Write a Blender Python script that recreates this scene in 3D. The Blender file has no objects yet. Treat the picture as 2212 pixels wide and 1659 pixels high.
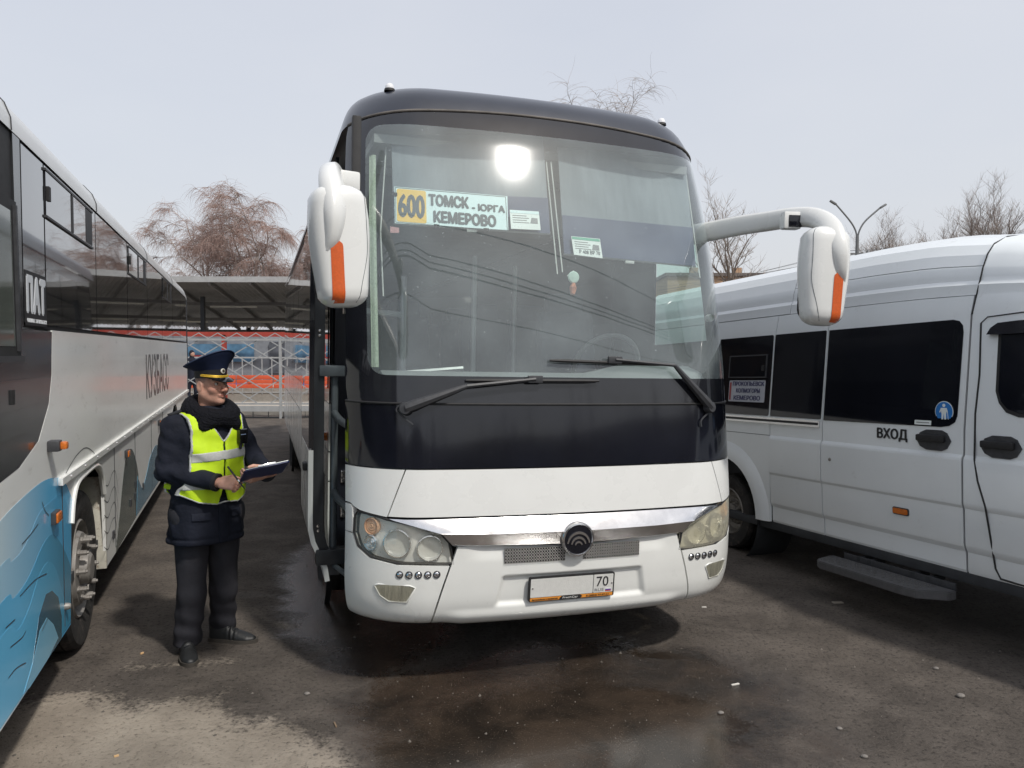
import bpy, bmesh, math, random
import numpy as np
from math import sin, cos, pi, radians, sqrt, atan, atan2, tan
from mathutils import Vector, Matrix, Euler, noise as mnoise

random.seed(11)
SC = bpy.context.scene
COL = SC.collection

# ---------------------------------------------------------------- camera
F, CX, CY = 1662.5, 1106.0, 829.5          # focal length and centre, in a 2212 x 1659 picture
H, HOR, ROLL = 1.82, 761.4, radians(0.15)
PITCH = atan((CY - HOR) / F)
cam_data = bpy.data.cameras.new('camera')
cam_data.sensor_width = 36.0
cam_data.lens = 36.0 * F / 2212.0
cam_data.clip_start = 0.05
cam_data.clip_end = 4000.0
cam = bpy.data.objects.new('camera', cam_data)
COL.objects.link(cam)
CAMROT = Matrix.Rotation(pi / 2 - PITCH, 3, 'X') @ Matrix.Rotation(ROLL, 3, 'Z')
cam.matrix_world = Matrix.Translation((0, 0, H)) @ CAMROT.to_4x4()
SC.camera = cam

# ---------------------------------------------------------------- sky and sun
SUN_DIR = Vector((0.415, -0.450, 0.79)).normalized()      # towards the sun
world = bpy.data.worlds.new('World')
SC.world = world
world.use_nodes = True
wn, wl = world.node_tree.nodes, world.node_tree.links
wn.clear()
w_out = wn.new('ShaderNodeOutputWorld')
w_bg = wn.new('ShaderNodeBackground')
w_bg.inputs['Strength'].default_value = 0.1
w_sky = wn.new('ShaderNodeTexSky')
w_sky.sky_type = 'NISHITA'
w_sky.sun_disc = False
w_sky.sun_elevation = math.asin(SUN_DIR.z)
w_sky.sun_rotation = atan2(SUN_DIR.x, SUN_DIR.y)
w_sky.altitude = 150
w_sky.air_density = 1.6
w_sky.dust_density = 4.0
w_mix = wn.new('ShaderNodeMix')
w_mix.data_type = 'RGBA'
w_tc = wn.new('ShaderNodeTexCoord')
w_map = wn.new('ShaderNodeMapping')
w_map.inputs['Scale'].default_value = (1.0, 1.0, 2.6)
w_noise = wn.new('ShaderNodeTexNoise')
w_noise.inputs['Scale'].default_value = 1.5
w_noise.inputs['Detail'].default_value = 5
w_noise.inputs['Roughness'].default_value = 0.5
w_ramp = wn.new('ShaderNodeValToRGB')
w_ramp.color_ramp.elements[0].position = 0.30
w_ramp.color_ramp.elements[0].color = (6.6, 6.85, 7.65, 1)
w_ramp.color_ramp.elements[1].position = 0.75
w_ramp.color_ramp.elements[1].color = (7.5, 7.6, 8.1, 1)
w_mix.inputs[0].default_value = 0.74                    # high thin cloud veils the blue
wl.new(w_tc.outputs['Generated'], w_map.inputs['Vector'])
wl.new(w_map.outputs['Vector'], w_noise.inputs['Vector'])
wl.new(w_noise.outputs['Fac'], w_ramp.inputs['Fac'])
wl.new(w_sky.outputs['Color'], w_mix.inputs[6])
wl.new(w_ramp.outputs['Color'], w_mix.inputs[7])
wl.new(w_mix.outputs[2], w_bg.inputs['Color'])
wl.new(w_bg.outputs['Background'], w_out.inputs['Surface'])

sun_data = bpy.data.lights.new('sun', 'SUN')
sun_data.energy = 2.55
sun_data.angle = radians(3.5)
sun_data.color = (1.0, 0.955, 0.89)
sun = bpy.data.objects.new('sun', sun_data)
COL.objects.link(sun)
sun.rotation_euler = SUN_DIR.to_track_quat('Z', 'Y').to_euler()
sun.location = SUN_DIR * 60

SC.view_settings.view_transform = 'Standard'
SC.view_settings.look = 'None'
SC.view_settings.exposure = 0.18
SC.view_settings.gamma = 1.0
SC.view_settings.use_curve_mapping = False
SC.render.engine = 'CYCLES'
SC.cycles.max_bounces = 8
SC.cycles.transparent_max_bounces = 16

# ---------------------------------------------------------------- pixel helpers
FWD = CAMROT @ Vector((0, 0, -1))
RGT = CAMROT @ Vector((1, 0, 0))
UPV = CAMROT @ Vector((0, 1, 0))
EYE = Vector((0, 0, H))

def ray(px, py):
    return FWD + RGT * ((px - CX) / F) + UPV * (-(py - CY) / F)

def on_z(px, py, z=0.0):
    d = ray(px, py)
    return EYE + d * ((z - H) / d.z)

def on_depth(px, py, Y):
    d = ray(px, py)
    return EYE + d * (Y / d.y)

def on_plane(px, py, p0, n):
    d = ray(px, py)
    return EYE + d * ((Vector(p0) - EYE).dot(n) / d.dot(n))

# ---------------------------------------------------------------- materials
MATS = {}

def mat(name, col, rough=0.5, metal=0.0, coat=0.0, spec=0.5, var=0.12, vscale=8.0, bump=0.0, bscale=60.0,
        rvar=0.0, stretch=(1, 1, 1), emis=None, dirt=None, sheen=0.0, coat_rough=0.06):
    """Principled surface whose colour, gloss and relief vary with object-space noise."""
    if name in MATS:
        return MATS[name]
    m = bpy.data.materials.new(name)
    m.use_nodes = True
    n, l = m.node_tree.nodes, m.node_tree.links
    b = n['Principled BSDF']
    b.inputs['Roughness'].default_value = rough
    b.inputs['Metallic'].default_value = metal
    b.inputs['Coat Weight'].default_value = coat
    b.inputs['Coat Roughness'].default_value = coat_rough
    b.inputs['Specular IOR Level'].default_value = spec
    b.inputs['Sheen Weight'].default_value = sheen
    tc = n.new('ShaderNodeTexCoord')
    mp = n.new('ShaderNodeMapping')
    mp.inputs['Scale'].default_value = stretch
    l.new(tc.outputs['Object'], mp.inputs['Vector'])
    ns = n.new('ShaderNodeTexNoise')
    ns.inputs['Scale'].default_value = vscale
    ns.inputs['Detail'].default_value = 6
    ns.inputs['Roughness'].default_value = 0.6
    l.new(mp.outputs['Vector'], ns.inputs['Vector'])
    rp = n.new('ShaderNodeValToRGB')
    rp.color_ramp.elements[0].position = 0.3
    rp.color_ramp.elements[1].position = 0.7
    c0 = [max(0, c * (1 - var)) for c in col]
    c1 = [min(1, c * (1 + var)) for c in col]
    rp.color_ramp.elements[0].color = (*c0, 1)
    rp.color_ramp.elements[1].color = (*c1, 1)
    l.new(ns.outputs['Fac'], rp.inputs['Fac'])
    last = rp.outputs['Color']
    if dirt:                      # (colour, scale, threshold, strength): blotches and specks of dirt
        dcol, dsc, dth, dst = dirt
        n2 = n.new('ShaderNodeTexNoise')
        n2.inputs['Scale'].default_value = dsc
        n2.inputs['Detail'].default_value = 10
        n2.inputs['Roughness'].default_value = 0.75
        l.new(mp.outputs['Vector'], n2.inputs['Vector'])
        r2 = n.new('ShaderNodeMapRange')
        r2.inputs['From Min'].default_value = dth
        r2.inputs['From Max'].default_value = dth + 0.18
        r2.inputs['To Max'].default_value = dst
        l.new(n2.outputs['Fac'], r2.inputs['Value'])
        mx = n.new('ShaderNodeMix')
        mx.data_type = 'RGBA'
        mx.inputs[7].default_value = (*dcol, 1)
        l.new(r2.outputs['Result'], mx.inputs[0])
        l.new(last, mx.inputs[6])
        last = mx.outputs[2]
    l.new(last, b.inputs['Base Color'])
    if rvar:
        mr = n.new('ShaderNodeMapRange')
        mr.inputs['To Min'].default_value = max(0.01, rough - rvar)
        mr.inputs['To Max'].default_value = min(1, rough + rvar)
        l.new(ns.outputs['Fac'], mr.inputs['Value'])
        l.new(mr.outputs['Result'], b.inputs['Roughness'])
    if bump:
        nb = n.new('ShaderNodeTexNoise')
        nb.inputs['Scale'].default_value = bscale
        nb.inputs['Detail'].default_value = 4
        l.new(mp.outputs['Vector'], nb.inputs['Vector'])
        bp = n.new('ShaderNodeBump')
        bp.inputs['Strength'].default_value = bump
        bp.inputs['Distance'].default_value = 0.01
        l.new(nb.outputs['Fac'], bp.inputs['Height'])
        l.new(bp.outputs['Normal'], b.inputs['Normal'])
    if emis:
        b.inputs['Emission Color'].default_value = (*emis[0], 1)
        b.inputs['Emission Strength'].default_value = emis[1]
    MATS[name] = m
    return m

def glass_mat(name, tint, ior=1.5, dust=0.0, dustcol=(0.6, 0.62, 0.6), rough=0.0, haze=0.0, hrough=0.12, boost=1.0, wav=0.0):
    """Sheet glass: clear tinted transmission under a Fresnel reflection, with a film of road dust on it."""
    if name in MATS:
        return MATS[name]
    m = bpy.data.materials.new(name)
    m.use_nodes = True
    n, l = m.node_tree.nodes, m.node_tree.links
    n.clear()
    out = n.new('ShaderNodeOutputMaterial')
    tr = n.new('ShaderNodeBsdfTransparent')
    tr.inputs['Color'].default_value = (*tint, 1)
    gl = n.new('ShaderNodeBsdfGlossy')
    gl.inputs['Roughness'].default_value = rough
    gl.inputs['Color'].default_value = (1, 1, 1, 1)
    # Fresnel reflection that is the same from both faces of the sheet
    ge = n.new('ShaderNodeNewGeometry')
    dt = n.new('ShaderNodeVectorMath')
    dt.operation = 'DOT_PRODUCT'
    l.new(ge.outputs['Incoming'], dt.inputs[0])
    l.new(ge.outputs['Normal'], dt.inputs[1])
    def mm(op, a, c):
        q = n.new('ShaderNodeMath')
        q.operation = op
        for i, v in enumerate((a, c)):
            if v is None: continue
            if isinstance(v, (int, float)): q.inputs[i].default_value = v
            else: l.new(v, q.inputs[i])
        return q.outputs[0]
    f0 = ((ior - 1) / (ior + 1)) ** 2
    fr = mm('ADD', mm('MULTIPLY', mm('POWER', mm('SUBTRACT', 1.0, mm('ABSOLUTE', dt.outputs['Value'], None)), 5.0), 1 - f0), f0)
    tc = n.new('ShaderNodeTexCoord')
    if wav:
        nw = n.new('ShaderNodeTexNoise')
        nw.inputs['Scale'].default_value = 1.7
        nw.inputs['Detail'].default_value = 2
        l.new(tc.outputs['Object'], nw.inputs['Vector'])
        bp = n.new('ShaderNodeBump')
        bp.inputs['Strength'].default_value = wav
        bp.inputs['Distance'].default_value = 0.02
        l.new(nw.outputs['Fac'], bp.inputs['Height'])
        l.new(bp.outputs['Normal'], gl.inputs['Normal'])
    mul = n.new('ShaderNodeMath')
    mul.operation = 'MULTIPLY'
    mul.use_clamp = True
    mul.inputs[1].default_value = boost
    l.new(fr, mul.inputs[0])
    mx = n.new('ShaderNodeMixShader')
    l.new(mul.outputs['Value'], mx.inputs['Fac'])
    l.new(tr.outputs['BSDF'], mx.inputs[1])
    l.new(gl.outputs['BSDF'], mx.inputs[2])
    last = mx
    if haze:
        g2 = n.new('ShaderNodeBsdfGlossy')
        g2.inputs['Roughness'].default_value = hrough
        mh = n.new('ShaderNodeMixShader')
        mh.inputs['Fac'].default_value = haze
        l.new(last.outputs[0], mh.inputs[1])
        l.new(g2.outputs['BSDF'], mh.inputs[2])
        last = mh
    if dust:
        df = n.new('ShaderNodeBsdfDiffuse')
        df.inputs['Color'].default_value = (*dustcol, 1)
        nd = n.new('ShaderNodeTexNoise')
        nd.inputs['Scale'].default_value = 3.0
        nd.inputs['Detail'].default_value = 8
        l.new(tc.outputs['Object'], nd.inputs['Vector'])
        vd = n.new('ShaderNodeTexNoise')
        vd.inputs['Scale'].default_value = 95.0
        vd.inputs['Detail'].default_value = 1
        l.new(tc.outputs['Object'], vd.inputs['Vector'])
        sp = n.new('ShaderNodeMapRange')
        sp.inputs['From Min'].default_value = 0.70
        sp.inputs['From Max'].default_value = 0.80
        sp.inputs['To Max'].default_value = 0.30
        l.new(vd.outputs['Fac'], sp.inputs['Value'])
        mr = n.new('ShaderNodeMapRange')
        mr.inputs['From Min'].default_value = 0.25
        mr.inputs['From Max'].default_value = 0.8
        mr.inputs['To Min'].default_value = dust * 0.6
        mr.inputs['To Max'].default_value = dust * 1.5
        l.new(nd.outputs['Fac'], mr.inputs['Value'])
        ad = n.new('ShaderNodeMath')
        ad.use_clamp = True
        l.new(mr.outputs['Result'], ad.inputs[0])
        l.new(sp.outputs['Result'], ad.inputs[1])
        md = n.new('ShaderNodeMixShader')
        l.new(ad.outputs['Value'], md.inputs['Fac'])
        l.new(last.outputs[0], md.inputs[1])
        l.new(df.outputs['BSDF'], md.inputs[2])
        last = md
    l.new(last.outputs[0], out.inputs['Surface'])
    MATS[name] = m
    return m

# ---------------------------------------------------------------- object helpers
def tag(o, label=None, cat=None, group=None, kind=None):
    if label: o['label'] = label
    if cat: o['category'] = cat
    if group: o['group'] = group
    if kind: o['kind'] = kind
    return o

def empty(name, loc=(0, 0, 0), rot=(0, 0, 0), label=None, cat=None, group=None):
    o = bpy.data.objects.new(name, None)
    o.empty_display_size = 0.2
    COL.objects.link(o)
    o.location = loc
    o.rotation_euler = rot
    return tag(o, label, cat, group)

def link(name, me, m, parent=None, mw=None):
    o = bpy.data.objects.new(name, me)
    COL.objects.link(o)
    if m is not None and len(me.materials) == 0:
        me.materials.append(m)
    if parent is not None:
        o.parent = parent
    if mw is not None:
        o.matrix_world = mw
    return o

def mesh(name, verts, faces, m, parent=None, smooth=None, label=None):
    """One mesh object; smooth = angle in degrees below which edges are shaded smooth."""
    me = bpy.data.meshes.new(name)
    me.from_pydata([tuple(v) for v in verts], [], faces)
    me.update()
    if smooth:
        me.shade_smooth()
        if smooth < 180:
            me.set_sharp_from_angle(angle=radians(smooth))
    o = link(name, me, m, parent)
    if label:
        o['label'] = label
    return o

class MB:
    """Collects shapes that make ONE part."""
    def __init__(s): s.v, s.f = [], []
    def add(s, vs, fs):
        k = len(s.v)
        s.v += [tuple(v) for v in vs]
        s.f += [tuple(i + k for i in f) for f in fs]
        return s
    def box(s, c, d, M=None, bev=0.0):
        bm = bmesh.new()
        bmesh.ops.create_cube(bm, size=1.0)
        for v in bm.verts:
            v.co = Vector((v.co.x * d[0], v.co.y * d[1], v.co.z * d[2]))
        if bev:
            bmesh.ops.bevel(bm, geom=list(bm.edges), offset=bev, segments=2, affect='EDGES', profile=0.6)
        for v in bm.verts:
            v.co = (M @ v.co if M else v.co) + Vector(c)
        bm.verts.index_update()
        s.add([v.co[:] for v in bm.verts], [[v.index for v in f.verts] for f in bm.faces])
        bm.free()
        return s
    def tube(s, pts, r, n=8, cap=True):
        pts = [Vector(p) for p in pts]
        rr = r if isinstance(r, (list, tuple)) else [r] * len(pts)
        rings = []
        prev = None
        for i, p in enumerate(pts):
            t = (pts[min(i + 1, len(pts) - 1)] - pts[max(i - 1, 0)])
            t.normalize()
            if prev is None:
                a = Vector((0, 0, 1)) if abs(t.z) < 0.9 else Vector((1, 0, 0))
                u = t.cross(a).normalized()
            else:
                u = (prev - t * prev.dot(t)).normalized()
            prev = u
            w = t.cross(u)
            rings.append([p + (u * cos(2 * pi * k / n) + w * sin(2 * pi * k / n)) * rr[i] for k in range(n)])
        vs = [v for ring in rings for v in ring]
        fs = []
        for i in range(len(pts) - 1):
            for k in range(n):
                a, b = i * n + k, i * n + (k + 1) % n
                fs.append((a, b, b + n, a + n))
        if cap:
            fs.append(tuple(range(n - 1, -1, -1)))
            fs.append(tuple(range((len(pts) - 1) * n, len(pts) * n)))
        return s.add(vs, fs)
    def lathe(s, prof, M=Matrix(), n=24, cap=False):
        """prof = [(radius, height)] about local z, placed by M."""
        vs, fs = [], []
        for r, h in prof:
            for k in range(n):
                vs.append(M @ Vector((r * cos(2 * pi * k / n), r * sin(2 * pi * k / n), h)))
        for i in range(len(prof) - 1):
            for k in range(n):
                a, b = i * n + k, i * n + (k + 1) % n
                fs.append((a, b, b + n, a + n))
        if cap:
            fs.append(tuple(range(n - 1, -1, -1)))
            fs.append(tuple(range((len(prof) - 1) * n, len(prof) * n)))
        return s.add(vs, fs)
    def prism(s, poly, d0, d1, M=Matrix()):
        """poly in local xy, extruded from z=d0 to z=d1, placed by M (poly counter-clockwise)."""
        n = len(poly)
        vs = [M @ Vector((x, y, d0)) for x, y in poly] + [M @ Vector((x, y, d1)) for x, y in poly]
        fs = [tuple(range(n - 1, -1, -1)), tuple(range(n, 2 * n))]
        fs += [(i, (i + 1) % n, n + (i + 1) % n, n + i) for i in range(n)]
        return s.add(vs, fs)
    def build(s, name, m, parent=None, smooth=40, label=None):
        return mesh(name, s.v, s.f, m, parent, smooth, label)

def grid_patch(P, thick=0.0):
    """P[j][i] points -> verts, faces, with rim walls going back by thick along the surface normal."""
    nv, nu = len(P), len(P[0])
    vs = [tuple(p) for row in P for p in row]
    fs = [(j * nu + i, j * nu + i + 1, (j + 1) * nu + i + 1, (j + 1) * nu + i) for j in range(nv - 1) for i in range(nu - 1)]
    if thick:
        def nrm(j, i):
            a = Vector(P[j][min(i + 1, nu - 1)]) - Vector(P[j][max(i - 1, 0)])
            b = Vector(P[min(j + 1, nv - 1)][i]) - Vector(P[max(j - 1, 0)][i])
            c = a.cross(b)
            return c.normalized() if c.length > 1e-9 else Vector((0, -1, 0))
        loop = [(0, i) for i in range(nu)] + [(j, nu - 1) for j in range(1, nv)] + \
               [(nv - 1, i) for i in range(nu - 2, -1, -1)] + [(j, 0) for j in range(nv - 2, 0, -1)]
        k = len(vs)
        m = len(loop)
        for j, i in loop:
            vs.append(tuple(P[j][i]))
        for j, i in loop:
            vs.append(tuple(Vector(P[j][i]) - nrm(j, i) * thick))
        for q in range(m):
            a, b = q, (q + 1) % m
            fs.append((k + b, k + a, k + m + a, k + m + b))
    return vs, fs

def resample(pl, n):
    """n+1 points evenly along a polyline."""
    pl = [tuple(p) for p in pl]
    L = [0.0]
    for a, b in zip(pl, pl[1:]):
        L.append(L[-1] + sqrt(sum((x - y) ** 2 for x, y in zip(a, b))))
    out = []
    for k in range(n + 1):
        s = L[-1] * k / n
        i = 0
        while i < len(pl) - 2 and L[i + 1] < s: i += 1
        d = L[i + 1] - L[i]
        t = 0 if d < 1e-12 else (s - L[i]) / d
        out.append(tuple(x + (y - x) * t for x, y in zip(pl[i], pl[i + 1])))
    return out

def spline(pts, n=8, closed=False):
    """Catmull-Rom through pts."""
    P = [Vector(p) for p in pts]
    N = len(P)
    out = []
    rng = range(N) if closed else range(N - 1)
    for i in rng:
        p0 = P[(i - 1) % N] if closed or i > 0 else P[0]
        p1, p2 = P[i], P[(i + 1) % N]
        p3 = P[(i + 2) % N] if closed or i + 2 < N else P[-1]
        for k in range(n):
            t = k / n
            out.append(0.5 * ((2 * p1) + (p2 - p0) * t + (2 * p0 - 5 * p1 + 4 * p2 - p3) * t * t + (3 * p1 - p0 - 3 * p2 + p3) * t ** 3))
    if not closed:
        out.append(P[-1])
    return out

def rrect(x0, x1, y0, y1, r, n=4):
    pts = []
    for cx, cy, a0 in ((x1 - r, y0 + r, -90), (x1 - r, y1 - r, 0), (x0 + r, y1 - r, 90), (x0 + r, y0 + r, 180)):
        for k in range(n + 1):
            a = radians(a0 + 90 * k / n)
            pts.append((cx + r * cos(a), cy + r * sin(a)))
    return pts

def text_mesh(body, size, extrude=0.0008, bold=0.0, space=1.0):
    """Lettering as a mesh; left end at x = 0, capital height = size. Bold strokes come from slightly shifted copies."""
    cu = bpy.data.curves.new('lettering', 'FONT')
    cu.body = body
    cu.size = size / 0.70
    cu.extrude = extrude
    cu.space_character = space
    cu.resolution_u = 3
    o = bpy.data.objects.new('lettering', cu)
    COL.objects.link(o)
    bpy.context.view_layer.update()
    me = bpy.data.meshes.new_from_object(o.evaluated_get(bpy.context.evaluated_depsgraph_get()))
    bpy.data.objects.remove(o)
    bpy.data.curves.remove(cu)
    vs = [v.co.copy() for v in me.vertices]
    fs = [tuple(p.vertices) for p in me.polygons]
    bpy.data.meshes.remove(me)
    x0 = min(v.x for v in vs)
    x1 = max(v.x for v in vs)
    out = MB()
    for k, (dx, dy) in enumerate(((-1, 0), (1, 0), (0, 0.55), (0, -0.55), (0.6, 0.4), (-0.6, -0.4)) if bold else ((0, 0),)):
        out.add([(v.x - x0 + bold + dx * bold, v.y + dy * bold, v.z + 0.00006 * k) for v in vs], fs)
    return out, x1 - x0 + 2 * bold

def lettering(name, body, size, width, M, m, parent, bold=0.0, space=1.0, extrude=0.0008):
    """Text `width` wide whose lower left corner is M's origin, x along the text, y up."""
    mb, w = text_mesh(body, size, extrude, bold, space)
    k = width / w
    mb.v = [M @ Vector((v[0] * k, v[1], v[2])) for v in mb.v]
    return mb.build(name, m, parent, None)

def copy_tree(o, parent=None):
    c = o.copy()
    COL.objects.link(c)
    if parent is not None:
        c.parent = parent
    for ch in list(o.children):
        copy_tree(ch, c)
    return c
# ================================================================ ground
def ground_material():
    m = bpy.data.materials.new('wet_dirty_asphalt')
    m.use_nodes = True
    n, l = m.node_tree.nodes, m.node_tree.links
    b = n['Principled BSDF']
    geo = n.new('ShaderNodeTexCoord')
    pos = geo.outputs['Object']
    def noise(scale, detail=6, rough=0.6, dist=0.0, stretch=None, off=(0, 0, 0)):
        mp = n.new('ShaderNodeMapping')
        mp.inputs['Location'].default_value = off
        if stretch: mp.inputs['Scale'].default_value = stretch
        l.new(pos, mp.inputs['Vector'])
        t = n.new('ShaderNodeTexNoise')
        t.inputs['Scale'].default_value = scale
        t.inputs['Detail'].default_value = detail
        t.inputs['Roughness'].default_value = rough
        t.inputs['Distortion'].default_value = dist
        l.new(mp.outputs['Vector'], t.inputs['Vector'])
        return t.outputs['Fac']
    def mth(op, a, c, clamp=False):
        q = n.new('ShaderNodeMath')
        q.operation = op
        q.use_clamp = clamp
        for i, v in enumerate((a, c)):
            if isinstance(v, (int, float)): q.inputs[i].default_value = v
            else: l.new(v, q.inputs[i])
        return q.outputs[0]
    def rng(v, a, c, lo=0.0, hi=1.0):
        q = n.new('ShaderNodeMapRange')
        q.interpolation_type = 'SMOOTHSTEP'
        q.inputs['From Min'].default_value = a
        q.inputs['From Max'].default_value = c
        q.inputs['To Min'].default_value = lo
        q.inputs['To Max'].default_value = hi
        l.new(v, q.inputs['Value'])
        return q.outputs['Result']
    def ell(cx, cy, rx, ry, ang=0.0):
        """1 at the middle of an ellipse on the ground, 0 on its rim, negative outside."""
        mp = n.new('ShaderNodeMapping')
        mp.vector_type = 'TEXTURE'
        mp.inputs['Location'].default_value = (cx, cy, 0)
        mp.inputs['Rotation'].default_value = (0, 0, ang)
        mp.inputs['Scale'].default_value = (rx, ry, 1)
        l.new(pos, mp.inputs['Vector'])
        ln = n.new('ShaderNodeVectorMath')
        ln.operation = 'LENGTH'
        l.new(mp.outputs['Vector'], ln.inputs[0])
        return mth('SUBTRACT', 1.0, ln.outputs['Value'])
    def mixc(f, a, c):
        q = n.new('ShaderNodeMix')
        q.data_type = 'RGBA'
        l.new(f, q.inputs[0])
        for i, v in ((6, a), (7, c)):
            if isinstance(v, tuple): q.inputs[i].default_value = (*v, 1)
            else: l.new(v, q.inputs[i])
        return q.outputs[2]
    big = noise(0.45, 5)
    mid = noise(2.3, 8, 0.68, 0.4)
    fine = noise(38, 6, 0.7)
    grit = noise(120, 3, 0.6)
    edge = mth('ADD', mth('MULTIPLY', mth('SUBTRACT', noise(1.5, 9, 0.7, 0.5, off=(3, 1, 0)), 0.5), 1.15), mth('MULTIPLY', mth('SUBTRACT', fine, 0.5), 0.45))
    # dry pale dust
    dry = mth('MAXIMUM', mth('MAXIMUM', ell(-2.1, 3.05, 1.15, 1.15), ell(-1.2, 2.9, 0.70, 0.85)), mth('MULTIPLY', ell(-1.95, 4.40, 0.30, 0.10, 0.15), 0.22))
    dryf = rng(mth('ADD', dry, edge), 0.02, 0.22)
    # wet film and puddles
    wet = mth('MAXIMUM', mth('MAXIMUM', ell(0.35, 3.85, 1.35, 1.1, 0.1), ell(-1.15, 5.9, 0.75, 2.0, 0.3)), ell(0.2, 2.6, 1.5, 1.0))
    wetf = rng(mth('ADD', wet, mth('MULTIPLY', edge, 0.8)), -0.02, 0.28)
    pud = mth('MAXIMUM', mth('MAXIMUM', ell(0.40, 3.62, 0.95, 0.62, 0.15), ell(-0.20, 3.2, 0.8, 0.40)), mth('MAXIMUM', ell(0.95, 4.75, 0.40, 0.30), ell(-2.0, 5.7, 0.22, 0.10)))
    pudf = rng(mth('ADD', pud, mth('MULTIPLY', edge, 0.9)), 0.05, 0.26)
    brown = mixc(rng(mid, 0.34, 0.66), (0.070, 0.060, 0.052), (0.130, 0.112, 0.097))
    brown = mixc(rng(big, 0.40, 0.62), brown, mixc(rng(mid, 0.3, 0.7), (0.074, 0.063, 0.054), (0.138, 0.117, 0.098)))
    brown = mixc(rng(grit, 0.56, 0.70, 0, 0.5), brown, (0.20, 0.18, 0.16))
    brown = mixc(rng(fine, 0.34, 0.50, 0.75, 0.0), brown, (0.022, 0.020, 0.018))
    pale = mixc(rng(mid, 0.3, 0.7), (0.250, 0.215, 0.175), (0.385, 0.335, 0.275))
    pale = mixc(rng(fine, 0.33, 0.48, 0.6, 0.0), pale, (0.075, 0.062, 0.05))
    col = mixc(wetf, brown, mixc(rng(mid, 0.35, 0.65), (0.020, 0.016, 0.013), (0.052, 0.038, 0.028)))
    col = mixc(mth('MULTIPLY', wetf, rng(grit, 0.60, 0.70, 0, 0.8)), col, (0.13, 0.105, 0.08))
    col = mixc(mth('MULTIPLY', dryf, mth('SUBTRACT', 1.0, mth('MULTIPLY', wetf, 0.8))), col, pale)
    l.new(col, b.inputs['Base Color'])
    r0 = mth('SUBTRACT', 0.90, mth('MULTIPLY', wetf, 0.70))
    r1 = mth('SUBTRACT', r0, mth('MULTIPLY', pudf, 0.17), True)
    l.new(mth('MAXIMUM', r1, 0.03), b.inputs['Roughness'])
    l.new(mth('ADD', 0.25, mth('MULTIPLY', wetf, 0.55)), b.inputs['Specular IOR Level'])
    h = mth('ADD', mth('ADD', mth('MULTIPLY', fine, 0.7), mth('MULTIPLY', grit, 0.45)), mth('MULTIPLY', mid, 1.2))
    bp = n.new('ShaderNodeBump')
    bp.inputs['Distance'].default_value = 0.022
    l.new(mth('SUBTRACT', mth('SUBTRACT', 0.85, mth('MULTIPLY', wetf, 0.52)), mth('MULTIPLY', pudf, 0.29)), bp.inputs['Strength'])
    l.new(h, bp.inputs['Height'])
    l.new(bp.outputs['Normal'], b.inputs['Normal'])
    return m

M_GROUND = ground_material()
gx = [-900, -200, -60, -20, -8, -4, -2, 0, 2, 4, 8, 20, 60, 200, 900]
gv = [(x, y, 0.0) for y in [-900, -200, -60, -20, -6, 0, 2, 4, 6, 8, 14, 30, 60, 200, 900] for x in gx]
gf = [(j * 15 + i, j * 15 + i + 1, (j + 1) * 15 + i + 1, (j + 1) * 15 + i) for j in range(14) for i in range(14)]
tag(mesh('ground', gv, gf, M_GROUND), kind='structure')

# loose grit and small stones: too many to count
def scatter_grit():
    rnd = random.Random(5)
    vs, fs = [], []
    for k in range(1500):
        if k < 1100:
            x, y = rnd.uniform(-2.6, 4.2), rnd.uniform(2.9, 7.0)
        else:
            x, y = rnd.gauss(0.1, 1.3), rnd.gauss(4.0, 0.8)
        r = rnd.uniform(0.002, 0.0055) if rnd.random() < 0.93 else rnd.uniform(0.006, 0.012)
        b = len(vs)
        a0 = rnd.uniform(0, 6.28)
        for q in range(5):
            a = a0 + q * 1.2566
            rr = r * rnd.uniform(0.7, 1.3)
            vs.append((x + rr * cos(a), y + rr * sin(a), -0.001))
        vs.append((x + rnd.uniform(-.3, .3) * r, y + rnd.uniform(-.3, .3) * r, r * rnd.uniform(0.5, 1.1)))
        fs += [(b + q, b + (q + 1) % 5, b + 5) for q in range(5)]
    o = mesh('loose_grit', vs, fs, mat('grit_stone', (0.12, 0.107, 0.092), 0.9, var=0.55, vscale=3))
    tag(o, 'pale grit and tiny stones strewn over the asphalt', 'grit', kind='stuff')
scatter_grit()

def ico(c, r, rnd, sq=(1, 1, 0.6)):
    bm = bmesh.new()
    bmesh.ops.create_icosphere(bm, subdivisions=2, radius=1)
    for v in bm.verts:
        f = 1 + 0.28 * mnoise.noise(v.co * 1.6 + Vector((rnd.random() * 50, 0, 0)))
        v.co = Vector((v.co.x * sq[0], v.co.y * sq[1], v.co.z * sq[2])) * f * r
    bm.verts.index_update()
    vs = [v.co[:] for v in bm.verts]
    fs = [[v.index for v in f.verts] for f in bm.faces]
    bm.free()
    return vs, fs
_r = random.Random(3)
stones = [((2401 * .8641, 1743 * .8641), 0.020, 'pale stone lying on the asphalt at the lower right'),
          ((1802 * .8641, 1784 * .8641), 0.013, 'small grey stone in the wet patch below the number plate'),
          ((2161 * .8641, 1894 * .8641), 0.014, 'grey stone near the bottom edge, right of the puddle'),
          ((2340 * .8641, 1673 * .8641), 0.014, 'flat brownish stone right of the bus, furthest of the loose stones'),
          ((768 * .8641, 1736 * .8641), 0.013, 'blue grey stone beside the edge of the pale dry patch'),
          ((2098 * .8641, 1823 * .8641), 0.012, 'dark stone between the puddle and the lower right corner')]
M_STONE = mat('grey_stone', (0.19, 0.175, 0.16), 0.9, var=0.3, vscale=60)
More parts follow.
